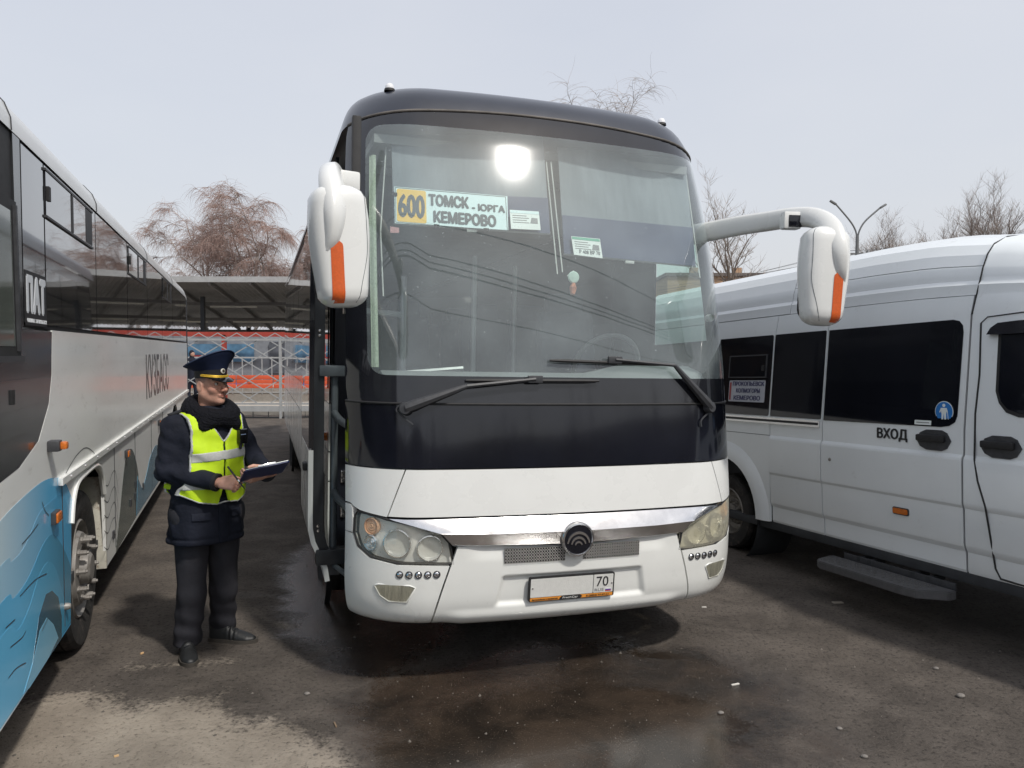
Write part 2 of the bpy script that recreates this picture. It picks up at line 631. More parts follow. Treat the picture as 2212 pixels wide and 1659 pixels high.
for (px, py), r, lb in stones:
    p = on_z(px, py)
    vs, fs = ico(p, r, _r, (1.2, 0.9, 0.6))
    o = mesh('stone', vs, fs, M_STONE, None, 60)
    o.location = (p.x, p.y, r * 0.42)
    tag(o, lb, 'stone', 'loose stones on the asphalt')
def scrap(name, px, py, w, d, h, rz, m, lb, cat):
    p = on_z(px * .8641, py * .8641)
    o = MB().box((0, 0, h / 2), (w, d, h), bev=min(w, d, h) * 0.2).build(name, m)
    o.location = p
    o.rotation_euler = (0, 0, rz)
    tag(o, lb, cat)
M_PAPER = mat('dirty_paper', (0.62, 0.60, 0.55), 0.8, var=0.15, vscale=40)
scrap('paper_scrap', 2094, 1507, 0.075, 0.035, 0.006, 0.1, mat('brown_card', (0.33, 0.29, 0.24), 0.85), 'small flat grey card scrap lying before the van step', 'scrap')
scrap('cigarette_butt', 1760, 1519, 0.035, 0.008, 0.008, 0.1, M_PAPER, 'white cigarette butt on the ground right of the coach bumper', 'butt')
scrap('cigarette_butt', 355, 1635, 0.022, 0.010, 0.010, 1.2, mat('butt_tan', (0.62, 0.40, 0.20), 0.8), 'tan cigarette butt on the ground left of the man', 'butt')
scrap('wood_chip', 1838, 1712, 0.05, 0.012, 0.006, 0.4, M_PAPER, 'thin pale chip in the wet patch front right of the bumper', 'chip')
scrap('paper_scrap', 291, 1891, 0.020, 0.012, 0.006, 0.6, mat('butt_tan', (0.62, 0.40, 0.20), 0.8), 'tiny orange scrap on the pale dry patch at lower left', 'scrap')
scrap('twig', 838, 1813, 0.05, 0.008, 0.007, 2.0, mat('twig_brown', (0.20, 0.14, 0.09), 0.9), 'short brown twig at the right edge of the dry patch', 'twig')
# ================================================================ the coach: shape of its front
CO_LOC, CO_YAW, CO_LEAN = Vector((0.330, 4.163, 0.0)), radians(18.0), radians(1.02)
CO_M = Matrix.Translation(CO_LOC) @ Euler((0, CO_LEAN, CO_YAW), 'XYZ').to_matrix().to_4x4()
CO_INV = CO_M.inverted()
CZ = [0.33, 0.345, 0.385, 0.46, 0.58, 0.70, 0.90, 1.20, 1.53, 1.80, 2.20, 2.60, 3.00, 3.15, 3.24, 3.32, 3.38, 3.42, 3.445, 3.46, 3.465]
CY0 = [0.24, 0.14, 0.06, 0.022, 0.006, 0.0, 0.0, 0.035, 0.080, 0.123, 0.215, 0.326, 0.466, 0.528, 0.572, 0.625, 0.70, 0.80, 0.95, 1.25, 1.8]
CW = [1.17, 1.19, 1.22, 1.24, 1.25, 1.25, 1.25, 1.25, 1.25, 1.25, 1.25, 1.245, 1.228, 1.212, 1.188, 1.15, 1.09, 1.00, 0.86, 0.55, 0.06]

def smooth_interp(x, X, Y):
    if x <= X[0]: return Y[0] + (x - X[0]) * (Y[1] - Y[0]) / (X[1] - X[0])
    if x >= X[-1]: return Y[-1]
    i = 0
    while X[i + 1] < x: i += 1
    def sl(k):
        if k <= 0: return (Y[1] - Y[0]) / (X[1] - X[0])
        if k >= len(X) - 1: return (Y[-1] - Y[-2]) / (X[-1] - X[-2])
        return (Y[k + 1] - Y[k - 1]) / (X[k + 1] - X[k - 1])
    h = X[i + 1] - X[i]
    t = (x - X[i]) / h
    m0, m1 = sl(i) * h, sl(i + 1) * h
    return (2 * t ** 3 - 3 * t * t + 1) * Y[i] + (t ** 3 - 2 * t * t + t) * m0 + (-2 * t ** 3 + 3 * t * t) * Y[i + 1] + (t ** 3 - t * t) * m1

BULGE, CORN, CA = 0.11, 0.37, 0.41
T_END = 0.8 + CA * pi / 2              # where the front's corner has turned into the side

def plan(t):
    """Front outline from above: arc position t (0 = middle) -> (x for half-width 1.25, depth)."""
    a, sg = abs(t), (1 if t >= 0 else -1)
    if a <= 0.8: return sg * a, BULGE * (a / 1.25) ** 2
    if a <= T_END:
        ph = (a - 0.8) / CA
        x = 0.8 + 0.42 * sin(ph)
        return sg * x, BULGE * (x / 1.25) ** 2 + CORN * (1 - cos(ph))
    return sg * 1.22, BULGE * 0.95 + CORN + (a - T_END)

def CS0(t, z):
    x, y = plan(t)
    return Vector((x * smooth_interp(z, CZ, CW) / 1.25, smooth_interp(z, CZ, CY0) + y, z))

def CN(t, z):
    e = 0.004
    a = CS0(t + e, z) - CS0(t - e, z)
    b = CS0(t, z + e) - CS0(t, z - e)
    return a.cross(b).normalized()

def CS(t, z, off=0.0):
    p = CS0(t, z)
    return p + CN(t, z) * off if off else p

def x2t(x):
    a = abs(x)
    t = a if a <= 0.8 else 0.8 + CA * math.asin(min(1.0, (a - 0.8) / 0.42))
    return t if x >= 0 else -t

def cp(px, py):
    """Photo position -> (t, z) on the coach's front."""
    d0 = CO_INV.to_3x3() @ ray(px, py)
    o = CO_INV @ EYE
    def g(s):
        p = o + d0 * s
        w = smooth_interp(p.z, CZ, CW) / 1.25
        x = p.x / w
        if abs(x) > 1.22: return -1.0
        return p.y - smooth_interp(p.z, CZ, CY0) - plan(x2t(x))[1]
    s = 2.0
    while g(s) < 0 and s < 8: s += 0.02
    a, b = s - 0.02, s
    for _ in range(30):
        m = (a + b) / 2
        if g(m) < 0: a = m
        else: b = m
    p = o + d0 * b
    return x2t(p.x / (smooth_interp(p.z, CZ, CW) / 1.25)), p.z

def cdepth(px, py, ly):
    """Photo position -> coach-local point at local depth ly."""
    d0 = CO_INV.to_3x3() @ ray(px, py)
    o = CO_INV @ EYE
    return o + d0 * ((ly - o.y) / d0.y)
# ================================================================ the coach: parts
M_WHITE = mat('white_bus_paint', (0.76, 0.77, 0.75), rough=0.28, coat=0.5, var=0.03, vscale=3, dirt=((0.40, 0.37, 0.32), 110, 0.62, 0.28), rvar=0.08)
M_WHITE_LOW = mat('white_bumper_paint', (0.77, 0.78, 0.75), rough=0.3, coat=0.45, var=0.03, vscale=4, dirt=((0.34, 0.30, 0.24), 95, 0.60, 0.42), rvar=0.1)
M_BLACKP = mat('black_gloss_panel', (0.007, 0.008, 0.013), rough=0.10, coat=0.25, var=0.3, vscale=2, dirt=((0.26, 0.25, 0.24), 85, 0.63, 0.6), rvar=0.04)
M_FRIT = mat('black_glass_border', (0.014, 0.015, 0.019), rough=0.08, coat=0.5, var=0.3, vscale=3, dirt=((0.16, 0.15, 0.15), 40, 0.64, 0.30), rvar=0.03)
M_NAVY = mat('dark_roof_paint', (0.020, 0.024, 0.036), rough=0.30, coat=0.5, var=0.15, vscale=3, rvar=0.06, coat_rough=0.15)
M_RUBBER = mat('black_rubber', (0.018, 0.018, 0.019), rough=0.65, var=0.3, vscale=20)
M_PLASTIC = mat('dark_grey_plastic', (0.045, 0.047, 0.052), rough=0.5, var=0.25, vscale=25, bump=0.1, bscale=200)
M_CHROME = mat('worn_chrome', (0.78, 0.78, 0.78), rough=0.16, metal=1.0, var=0.06, vscale=14, rvar=0.08, dirt=((0.35, 0.34, 0.32), 60, 0.60, 0.5))
M_STEEL = mat('grey_steel_tube', (0.11, 0.125, 0.135), rough=0.38, metal=0.3, var=0.15, vscale=12)
M_SILVER = mat('lamp_reflector', (0.88, 0.89, 0.90), rough=0.14, metal=1.0, var=0.05, vscale=18, bump=0.35, bscale=55)
M_LENS = glass_mat('clear_lamp_lens', (0.93, 0.93, 0.90), dust=0.10, dustcol=(0.62, 0.60, 0.52), boost=1.3)
M_LENS_Y = glass_mat('yellowed_lamp_lens', (0.86, 0.83, 0.70), dust=0.40, dustcol=(0.56, 0.54, 0.44), boost=1.1)
M_AMBER = mat('amber_lamp', (0.62, 0.16, 0.02), rough=0.22, coat=0.4, var=0.15, vscale=40, bump=0.3, bscale=120)
M_ORANGE = mat('orange_reflector', (0.62, 0.11, 0.02), rough=0.35, var=0.12, vscale=90, coat=0.2)
M_MIRROR = mat('mirror_face', (0.75, 0.78, 0.8), rough=0.03, metal=1.0, var=0.02)
M_DARK = mat('coach_interior_dark', (0.035, 0.038, 0.042), rough=0.8, var=0.25, vscale=5)
M_DASH = mat('grey_dashboard', (0.20, 0.22, 0.22), rough=0.6, var=0.1, vscale=10)
M_WSHIELD = glass_mat('windscreen_glass', (0.91, 0.97, 0.95), ior=1.52, dust=0.145, dustcol=(0.60, 0.70, 0.72), haze=0.011, hrough=0.115, boost=1.9, wav=0.035)  # bluish dust film, thick enough to hold the milky flare as well
M_SIDEGL = glass_mat('tinted_side_glass', (0.055, 0.06, 0.065), ior=1.5, dust=0.02, boost=1.5, wav=0.05)
M_CLEARGL = glass_mat('driver_side_glass', (0.62, 0.80, 0.72), ior=1.5, dust=0.05, boost=1.0)

coach = empty('coach', CO_LOC, (0, CO_LEAN, CO_YAW),
              label='large white coach with black windscreen surround, open door and route board 600', cat='coach')

def cgrid(bot, top, nu, nv, off=0.0, disp=None):
    B, T = resample(bot, nu), resample(top, nu)
    rows = []
    for j in range(nv + 1):
        v = j / nv
        row = []
        for i in range(nu + 1):
            t = B[i][0] + (T[i][0] - B[i][0]) * v
            z = B[i][1] + (T[i][1] - B[i][1]) * v
            o = off + (disp(t, z) if disp else 0.0)
            row.append(CS(t, z, o))
        rows.append(row)
    return rows

def cpanel(name, bot, top, nu, nv, m, thick=0.02, off=0.0, disp=None, parent=None, label=None, smooth=50):
    vs, fs = grid_patch(cgrid(bot, top, nu, nv, off, disp), thick)
    return mesh(name, vs, fs, m, parent or coach, smooth, label)

def cring(name, outer, inner, nv, m, parent=None, off=0.0, smooth=50):
    """Closed band between two loops of equal length in (t, z)."""
    n = len(outer)
    rows = []
    for j in range(nv + 1):
        v = j / nv
        rows.append([CS(outer[i % n][0] + (inner[i % n][0] - outer[i % n][0]) * v, outer[i % n][1] + (inner[i % n][1] - outer[i % n][1]) * v, off) for i in range(n + 1)])
    vs, fs = grid_patch(rows, 0.0)
    return mesh(name, vs, fs, m, parent or coach, smooth)

def sstep(a, b, x):
    t = min(1, max(0, (x - a) / (b - a)))
    return t * t * (3 - 2 * t)

TL, TR = -1.305, T_END + 0.9          # left front ends at the door opening, right front runs into the side
G = 0.004
mir = lambda pl: [(-t, z) for t, z in pl]

# --- bumper: middle piece with number plate recess, and a corner piece on either side
def recess(t, z):
    hw = 0.405 + (0.615 - z) * 0.22
    a = sstep(hw + 0.012, hw - 0.012, abs(t - 0.008)) * sstep(0.625, 0.608, z) * sstep(0.445, 0.475, z)
    return -0.022 * a + 0.012 * sstep(0.45, 0.40, z) * sstep(0.75, 0.6, abs(t))

def gut(t, z):                          # shallow scoop under the chrome strip
    return -0.012 * sstep(0.70, 0.78, z) * sstep(0.62, 0.5, abs(t))

cpanel('bumper', [(-0.790, 0.345), (0.790, 0.345)], [(-0.648, 0.79), (0.648, 0.79)], 130, 60, M_WHITE_LOW, 0.03,
       disp=lambda t, z: recess(t, z) + gut(t, z))
hl_bot = [(-1.224, 0.84), (-1.19, 0.774), (-1.102, 0.727), (-0.954, 0.706), (-0.667, 0.697)]
hl_top = [(-1.224, 0.842), (-1.215, 0.93), (-1.195, 0.955), (-1.12, 0.951), (-1.008, 0.931), (-0.884, 0.908), (-0.744, 0.870), (-0.689, 0.807), (-0.667, 0.70)]

def corner_piece(sgn):
    end = TL if sgn < 0 else -(T_END + 0.55)
    bot = [(end, 0.345), (-0.800, 0.345)]
    def bumpz(t, z):
        return 0.0
    top = [(end, 0.835), (-1.232, 0.832), (-1.197, 0.766), (-1.105, 0.718), (-0.954, 0.697), (-0.690, 0.688)]
    if sgn > 0:
        bot, top = [(-t, z) for t, z in bot][::-1], [(-t, z) for t, z in top][::-1]
    cpanel('bumper_corner', bot, top, 60, 24, M_WHITE_LOW, 0.03)
    # cheek strip outside the headlamp
    b2, t2 = [(end, 0.835 + G), (-1.234, 0.84)], [(end, 0.985), (-1.252, 0.985), (-1.232, 0.968)]
    if sgn > 0:
        b2, t2 = [(-t, z) for t, z in b2][::-1], [(-t, z) for t, z in t2][::-1]
    cpanel('fender', b2, t2, 10, 8, M_WHITE, 0.03)
    # upper fender above the headlamp
    b3 = [(end, 0.995), (-1.252, 0.995), (-1.225, 0.982), (-1.176, 0.965), (-1.012, 0.945)]
    t3 = [(end, 1.189), (-0.918, 1.191)]
    if sgn > 0:
        b3, t3 = [(-t, z) for t, z in b3][::-1], [(-t, z) for t, z in t3][::-1]
    cpanel('fender', b3, t3, 30, 10, M_WHITE, 0.03)

corner_piece(-1)
corner_piece(1)
cpanel('hood_panel', [(-1.004, 0.948), (1.004, 0.948)], [(-0.911, 1.191), (0.911, 1.191)], 60, 10, M_WHITE, 0.03)

# --- chrome strip: upper face leans to the sky, lower face to the ground
def strip_rows():
    tp = resample([(-1.0, 0.936), (-0.6, 0.938), (0.6, 0.938), (1.0, 0.936)], 70)
    md = resample([(-0.735, 0.866), (-0.5, 0.858), (0, 0.855), (0.5, 0.858), (0.735, 0.866)], 70)
    bt = resample([(-0.672, 0.795), (0, 0.776), (0.672, 0.795)], 70)
    rows = []
    for src, o in ((bt, 0.004), ([tuple(0.9 * a + 0.1 * b for a, b in zip(p, q)) for p, q in zip(bt, md)], 0.014),
                   ([tuple(0.08 * a + 0.92 * b for a, b in zip(p, q)) for p, q in zip(bt, md)], 0.036), (md, 0.038),
                   ([tuple(0.9 * b + 0.1 * a for a, b in zip(p, q)) for p, q in zip(tp, md)], 0.034),
                   ([tuple(0.1 * b + 0.9 * a for a, b in zip(p, q)) for p, q in zip(tp, md)], 0.006), (tp, 0.001)):
        rows.append([CS(t, z, o) for t, z in src])
    return rows
vs, fs = grid_patch(strip_rows(), 0.02)
mesh('chrome_strip', vs, fs, M_CHROME, coach, 30)

# --- headlamps
def disc_frame(t, z, off):
    n = CN(t, z)
    p = CS(t, z, off)
    x = Vector((0, 0, 1)).cross(n).normalized()
    x = -x if x.x < 0 else x
    y = n.cross(x).normalized()
    x = y.cross(n)
    return Matrix(((x.x, y.x, n.x, p.x), (x.y, y.y, n.y, p.y), (x.z, y.z, n.z, p.z), (0, 0, 0, 1)))

M_BULB = glass_mat('lamp_inner_glass', (0.96, 0.96, 0.95), boost=1.2)
def headlight(sgn):
    fl = (lambda pl: pl) if sgn < 0 else (lambda pl: [(-t, z) for t, z in pl][::-1])
    lens_m = M_LENS if sgn < 0 else M_LENS_Y
    body = cpanel('headlight', fl(hl_bot), fl(hl_top), 30, 12, lens_m, 0.0, off=-0.004,
                  label='clear headlight with amber turn signal' if sgn < 0 else 'yellowed cloudy headlight')
    shrink = lambda pl, k: [(-0.95 + (t + 0.95) * k, 0.82 + (z - 0.82) * k) for t, z in pl]
    cpanel('lamp_housing', fl(shrink(hl_bot, 0.97)), fl(shrink(hl_top, 0.97)), 30, 8, M_HOUS, 0.0, off=-0.032, parent=body)
    # trim around the lens
    lp = fl(hl_bot)[:-1] + fl(hl_top)[::-1]
    mb = MB()
    mb.tube([CS(t, z, -0.006) for t, z in lp + lp[:1]], 0.007, 6, cap=False)
    mb.build('gasket', M_RUBBER, body)
    for t, z, r in ((-0.962, 0.806, 0.066), (-0.793, 0.783, 0.060)):
        M = disc_frame(-sgn * t if sgn > 0 else t, z, -0.046)
        mb = MB()
        prof = [(r * 1.18, 0.012), (r * 1.15, 0.034), (r * 1.06, 0.036), (r * 1.02, 0.026), (r, 0.02), (r * 0.86, -0.004), (r * 0.62, -0.022), (r * 0.30, -0.032), (r * 0.12, -0.034)]
        mb.lathe(prof, M, 28)
        mb.lathe([(0.012, -0.034), (0.012, -0.005), (0.007, 0.0), (0.0005, 0.001)], M, 12)
        mb.build('reflector', M_SILVER, body, smooth=35)
        mc = MB()
        mc.lathe([(r * 0.99, 0.022), (r * 0.8, 0.034), (r * 0.5, 0.041), (r * 0.2, 0.044), (0.0008, 0.0445)], M, 28)
        mc.build('bulb_glass', M_BULB, body, smooth=60)
    for t, z, r, m in ((-1.108, 0.886, 0.042, M_AMBERLENS), (-1.112, 0.797, 0.040, M_SILVER)):
        M = disc_frame(-t if sgn > 0 else t, z, -0.034)
        mb = MB()
        mb.lathe([(r * 1.12, -0.004), (r * 1.12, 0.022), (r, 0.026), (r * 0.94, 0.014)] + [(r * (0.94 - 0.155 * k), 0.014 + 0.004 * (k % 2) + 0.001 * k) for k in range(1, 6)] + [(0.0008, 0.02)], M, 24)
        mb.build('turn_signal' if m is M_AMBERLENS else 'side_lamp', m, body, smooth=30)

M_HOUS = mat('lamp_housing_silver', (0.80, 0.81, 0.79), rough=0.3, metal=0.0, coat=0.4, var=0.08, vscale=20)
M_AMBERLENS = mat('pale_amber_lens', (0.76, 0.46, 0.27), rough=0.2, coat=0.4, var=0.2, vscale=60)
headlight(-1)
headlight(1)

# --- row of small lamps, fog lamps
M_FOGR = mat('fog_reflector', (0.55, 0.54, 0.45), rough=0.3, metal=0.7, var=0.35, vscale=7, stretch=(9, 1, 1), bump=0.6, bscale=30)
for sg in (-1, 1):
    for k in range(5):
        t = sg * (0.755 + 0.0465 * k)
        M = disc_frame(t, 0.648, 0.001)
        mb = MB()
        mb.lathe([(0.0195, -0.006), (0.0195, 0.004), (0.0165, 0.005), (0.0155, 0.000)], M, 18)
        o = mb.build('marker_lamp', M_PLASTIC, coach)
        mc = MB()
        mc.lathe([(0.0155, 0.0005), (0.012, 0.004), (0.006, 0.0055), (0.0008, 0.006)], M, 16)
        mc.build('lens', M_SILVER, o, smooth=60)
    fb = [(-1.072, 0.575), (-1.045, 0.528), (-0.998, 0.500), (-0.905, 0.500), (-0.865, 0.575)]
    ft = [(-1.073, 0.580), (-1.05, 0.588), (-0.89, 0.590), (-0.862, 0.580)]
    fl = (lambda pl: pl) if sg < 0 else (lambda pl: [(-t, z) for t, z in pl][::-1])
    fog = cpanel('fog_lamp', fl(fb), fl(ft), 20, 6, M_LENS, 0.0, off=0.008)
    cpanel('reflector', fl(fb), fl(ft), 20, 4, M_FOGR, 0.0, off=0.002, parent=fog)
    lp = fl(fb)[:-1] + fl(ft)[::-1]
    MB().tube([CS(t, z, 0.001) for t, z in lp + lp[:1]], 0.005, 6, cap=False).build('surround', M_WHITE_LOW, fog, smooth=180)

# --- perforated air grilles
def perforated(t0, t1, z0, z1, nx, nz):
    gr = cpanel('air_grille', [(t0, z0), (t1, z0)], [(t0, z1), (t1, z1)], 10, 3, M_BLACKP, 0.0, off=0.003)
    vs, fs = [], []
    k8 = [(cos(pi / 4 * k + pi / 8), sin(pi / 4 * k + pi / 8)) for k in range(8)]
    dt, dz = (t1 - t0) / nx, (z1 - z0) / nz
    for j in range(nz):
        for i in range(nx):
            sh = 0.0
            tc_, zc = t0 + dt * (i + 0.5) + sh, z0 + dz * (j + 0.5)
            sq = [(max(-1, min(1, c * 1.1)), max(-1, min(1, s * 1.1))) for c, s in k8]
            o = [CS(tc_ + a * dt * 0.5, zc + b * dz * 0.5, 0.009) for a, b in sq]
            n_ = [CS(tc_ + a * dt * 0.38, zc + b * dz * 0.38, 0.009) for a, b in k8]
            b0 = len(vs)
            vs += o + n_
            fs += [(b0 + q, b0 + (q + 1) % 8, b0 + 8 + (q + 1) % 8, b0 + 8 + q) for q in range(8)]
    o = mesh('mesh_plate', vs, fs, M_GRILLE, gr)
    return gr
M_GRILLE = mat('grille_plate', (0.52, 0.51, 0.48), rough=0.4, metal=0.4, var=0.15, vscale=30)
perforated(-0.398, -0.055, 0.690, 0.772, 23, 5)
perforated(0.055, 0.398, 0.690, 0.772, 23, 5)

# --- emblem
ME = disc_frame(0.004, 0.810, 0.030)
em = MB()
em.lathe([(0.093, -0.03), (0.095, 0.004), (0.090, 0.016), (0.082, 0.018), (0.079, 0.013)], ME, 40)
emb = em.build('emblem', M_CHROME, coach)
MB().lathe([(0.0795, 0.0125), (0.04, 0.0145), (0.0008, 0.015)], ME, 36).build('emblem_disc', M_BLACKP, emb, smooth=60)
for r0, r1, yb in ((0.064, 0.052, -0.028), (0.042, 0.031, -0.030), (0.021, 0.012, -0.031)):
    n = 18
    mb = MB()
    vs, fs = [], []
    for k in range(n + 1):
        a = radians(8 + 164 * k / n)
        w = 0.55 + 0.45 * sin(a)
        for r in (r0, r0 - (r0 - r1) * w):
            for h in (0.0135, 0.020):
                vs.append(ME @ Vector((r * 1.06 * cos(a), yb + r * 1.15 * sin(a), h)))
    for k in range(n):
        a, b = 4 * k, 4 * k + 4
        fs += [(a + 1, b + 1, b + 3, a + 3), (a, b, b + 1, a + 1), (a + 3, b + 3, b + 2, a + 2)]
    mesh('emblem_arc', vs, fs, M_CHROME, emb)

# --- number plate
MP = disc_frame(-0.005, 0.538, -0.010)
pl = MB().prism(rrect(-0.252, 0.252, -0.068, 0.068, 0.010), 0.0, 0.016, MP).build('license_plate', M_RUBBER, coach)
M_PLATE = mat('plate_white', (0.66, 0.66, 0.63), rough=0.45, var=0.05, vscale=40, bump=0.25, bscale=260)
M_PLORANGE = mat('plate_orange', (0.72, 0.28, 0.04), rough=0.45, var=0.08, vscale=30)
M_INK = mat('black_print', (0.02, 0.02, 0.022), rough=0.5, var=0.2)
M_INKGREY = mat('grey_print', (0.22, 0.22, 0.23), rough=0.5, var=0.2)
MB().prism(rrect(-0.243, 0.122, -0.043, 0.060, 0.004), 0.0, 0.0185, MP).build('plate_field', M_PLATE, pl)
MB().prism(rrect(0.126, 0.243, -0.043, 0.060, 0.004), 0.0, 0.0185, MP).build('plate_field', M_PLATE, pl)
MB().prism(rrect(-0.243, 0.243, -0.064, -0.046, 0.003), 0.0, 0.0180, MP).build('dealer_strip', M_PLORANGE, pl)
MB().prism([(-0.075, -0.064), (0.050, -0.064), (0.062, -0.055), (0.050, -0.046), (-0.060, -0.046), (-0.072, -0.055)], 0.0, 0.0188, MP).build('dealer_patch', M_INK, pl)
for body, sz, w, x, y, mm in (('70', 0.056, 0.072, 0.142, -0.006, M_INK), ('RUS', 0.016, 0.054, 0.134, -0.034, M_INKGREY),
                              ('FreshCar', 0.011, 0.090, -0.055, -0.0605, M_PLATE), ('Автомобили с пробегом', 0.008, 0.150, -0.234, -0.0595, M_INK),
                              ('8 (3822) 97-97-51', 0.009, 0.135, 0.085, -0.0595, M_INK)):
    lettering('plate_lettering', body, sz, w, MP @ Matrix.Translation((x, y, 0.0195)), mm, pl, bold=0.0)
for k, c in enumerate(((0.75, 0.75, 0.75), (0.03, 0.06, 0.35), (0.5, 0.03, 0.03))):
    MB().prism([(0.198, -0.020 - 0.006 * k - 0.006), (0.232, -0.020 - 0.006 * k - 0.006), (0.232, -0.020 - 0.006 * k), (0.198, -0.020 - 0.006 * k)], 0.0, 0.0193, MP).build('flag_stripe', mat('flag_%d' % k, c, 0.5), pl)
for x in (-0.232, 0.236):
    MB().lathe([(0.005, 0.018), (0.005, 0.021), (0.0006, 0.022)], MP @ Matrix.Translation((x, 0.008, 0)), 10).build('bolt', M_CHROME, pl)

# --- black band and windscreen
cpanel('front_panel', [(TL, 1.197), (-0.918, 1.198), (0.918, 1.198), (T_END + 0.55, 1.197)], [(TL, 1.531), (T_END + 0.55, 1.531)], 90, 8, M_BLACKP, 0.02)
gi = [(x2, z2) for x2, z2 in resample([p for p in rrect(-1.118, 1.245, 1.682, 3.108, 0.10, 5)] + [rrect(-1.118, 1.245, 1.682, 3.108, 0.10, 5)[0]], 120)][:-1]
def seam_z(t):
    return 3.232 - 0.085 * (abs(t) / 1.25) ** 2.2
def outer_pt(t, z):
    cx, cz = 0.0635, 2.4
    # push the inner loop point outwards onto the border outline
    u = (t - cx) / 1.1815
    w = (z - 2.395) / 0.713
    m = max(abs(u), abs(w))
    u, w = u / m, w / m
    tt = (TL + 0.01) if u < -0.999 else ((T_END + 0.06) if u > 0.999 else cx + u * (1.3585 if u < 0 else 1.3805))
    zz = 1.537 if w < -0.999 else (seam_z(tt) if w > 0.999 else (2.395 + w * (0.858 if w < 0 else seam_z(tt) - 2.395)))
    return tt, zz
go = [outer_pt(t, z) for t, z in gi]
cring('windscreen_border', go, gi, 5, M_FRIT)
# clip the sheet's corners to the rounded border by sliding them in
def clip(t, z):
    for cx, cz, sx, sz in ((-1.018, 1.782, -1, -1), (1.145, 1.782, 1, -1), (-1.018, 3.008, -1, 1), (1.145, 3.008, 1, 1)):
        a, b = (t - cx) * sx, (z - cz) * sz
        if a > 0 and b > 0:
            m = max(a, b)
            r = sqrt(a * a + b * b)
            k = m / r
            return cx + sx * a * k, cz + sz * b * k
    return t, z
def in_grid(n, c0, c1, r, k):
    ed = [c0 + r * i / k for i in range(k)] + [c0 + r + (c1 - c0 - 2 * r) * i / n for i in range(n)] + [c1 - r + r * i / k for i in range(k + 1)]
    return ed
rows = [[CS(*clip(t, z)) for t in in_grid(44, -1.118, 1.245, 0.1, 5)] for z in in_grid(26, 1.682, 3.108, 0.1, 5)]
vs, fs = grid_patch(rows)
mesh('windscreen', vs, fs, M_WSHIELD, coach, 180)
MB().tube([CS(t, 1.534, 0.002) for t in np.linspace(TL + 0.01, T_END, 60)], 0.007, 6).build('windscreen_seal', M_RUBBER, coach, smooth=180)
MB().tube([CS(t, seam_z(t) + 0.004, 0.001) for t in np.linspace(TL + 0.02, T_END, 60)], 0.009, 6).build('roof_seal', mat('grey_seal', (0.10, 0.09, 0.08), 0.6, var=0.4, vscale=6), coach, smooth=180)

# --- dark roof cap and roof
rows = []
tt = list(np.linspace(-T_END, T_END, 70))
for zc in [None, 0.25, 0.5, 0.75] + [3.25, 3.285, 3.32, 3.35, 3.38, 3.40, 3.42, 3.434, 3.445, 3.453, 3.46, 3.463, 3.465]:
    row = []
    for t in [-T_END - 11.6] + tt + [T_END + 11.6]:
        zs = seam_z(min(abs(t), T_END)) + 0.008
        z = zs if zc is None else (zs + (3.245 - zs) * zc if zc < 1 else zc)
        row.append(CS0(t, z))
    rows.append(row)
vs, fs = grid_patch(rows)
mesh('roof', vs, fs, M_NAVY, coach, 60)
for x_, z_ in ((-0.885, 3.34), (0.885, 3.34)):
    c = CS0(x2t(math.copysign(0.915 * 1.25 / smooth_interp(3.372, CZ, CW), x_)), 3.372)
    M = Matrix.Translation(c + Vector((0, 0, -0.005)))
    mb = MB().lathe([(0.034, 0.0), (0.031, 0.014), (0.027, 0.016)], M, 16)
    o = mb.build('roof_marker', M_RUBBER, coach)
    MB().lathe([(0.027, 0.016), (0.026, 0.030), (0.020, 0.042), (0.010, 0.048), (0.0008, 0.049)], M, 16).build('lens', mat('white_lamp_dome', (0.75, 0.76, 0.78), 0.25, coat=0.4), o, smooth=60)
# ---------------------------------------------------------------- coach: sides, interior, door, mirrors, wipers
BX = 1.19                                   # half-width of the body behind the front
def side_w(z):
    return smooth_interp(z, CZ, CW) / 1.25 * 1.22 - 0.02
L0, L1 = 1.44, 12.1

def side_panel(name, sgn, y0, y1, z0, z1, m, off=0.0, nz=6, thick=0.02, parent=None):
    rows = []
    for j in range(nz + 1):
        z = z0 + (z1 - z0) * j / nz
        x = sgn * (side_w(z) + off)
        row = [Vector((x, y, z)) for y in np.linspace(max(y0, smooth_interp(z, CZ, CY0) + 0.49), y1, 3)]
        rows.append(row if sgn > 0 else row[::-1])
    vs, fs = grid_patch(rows, thick)
    return mesh(name, vs, fs, m, parent or coach, 50)

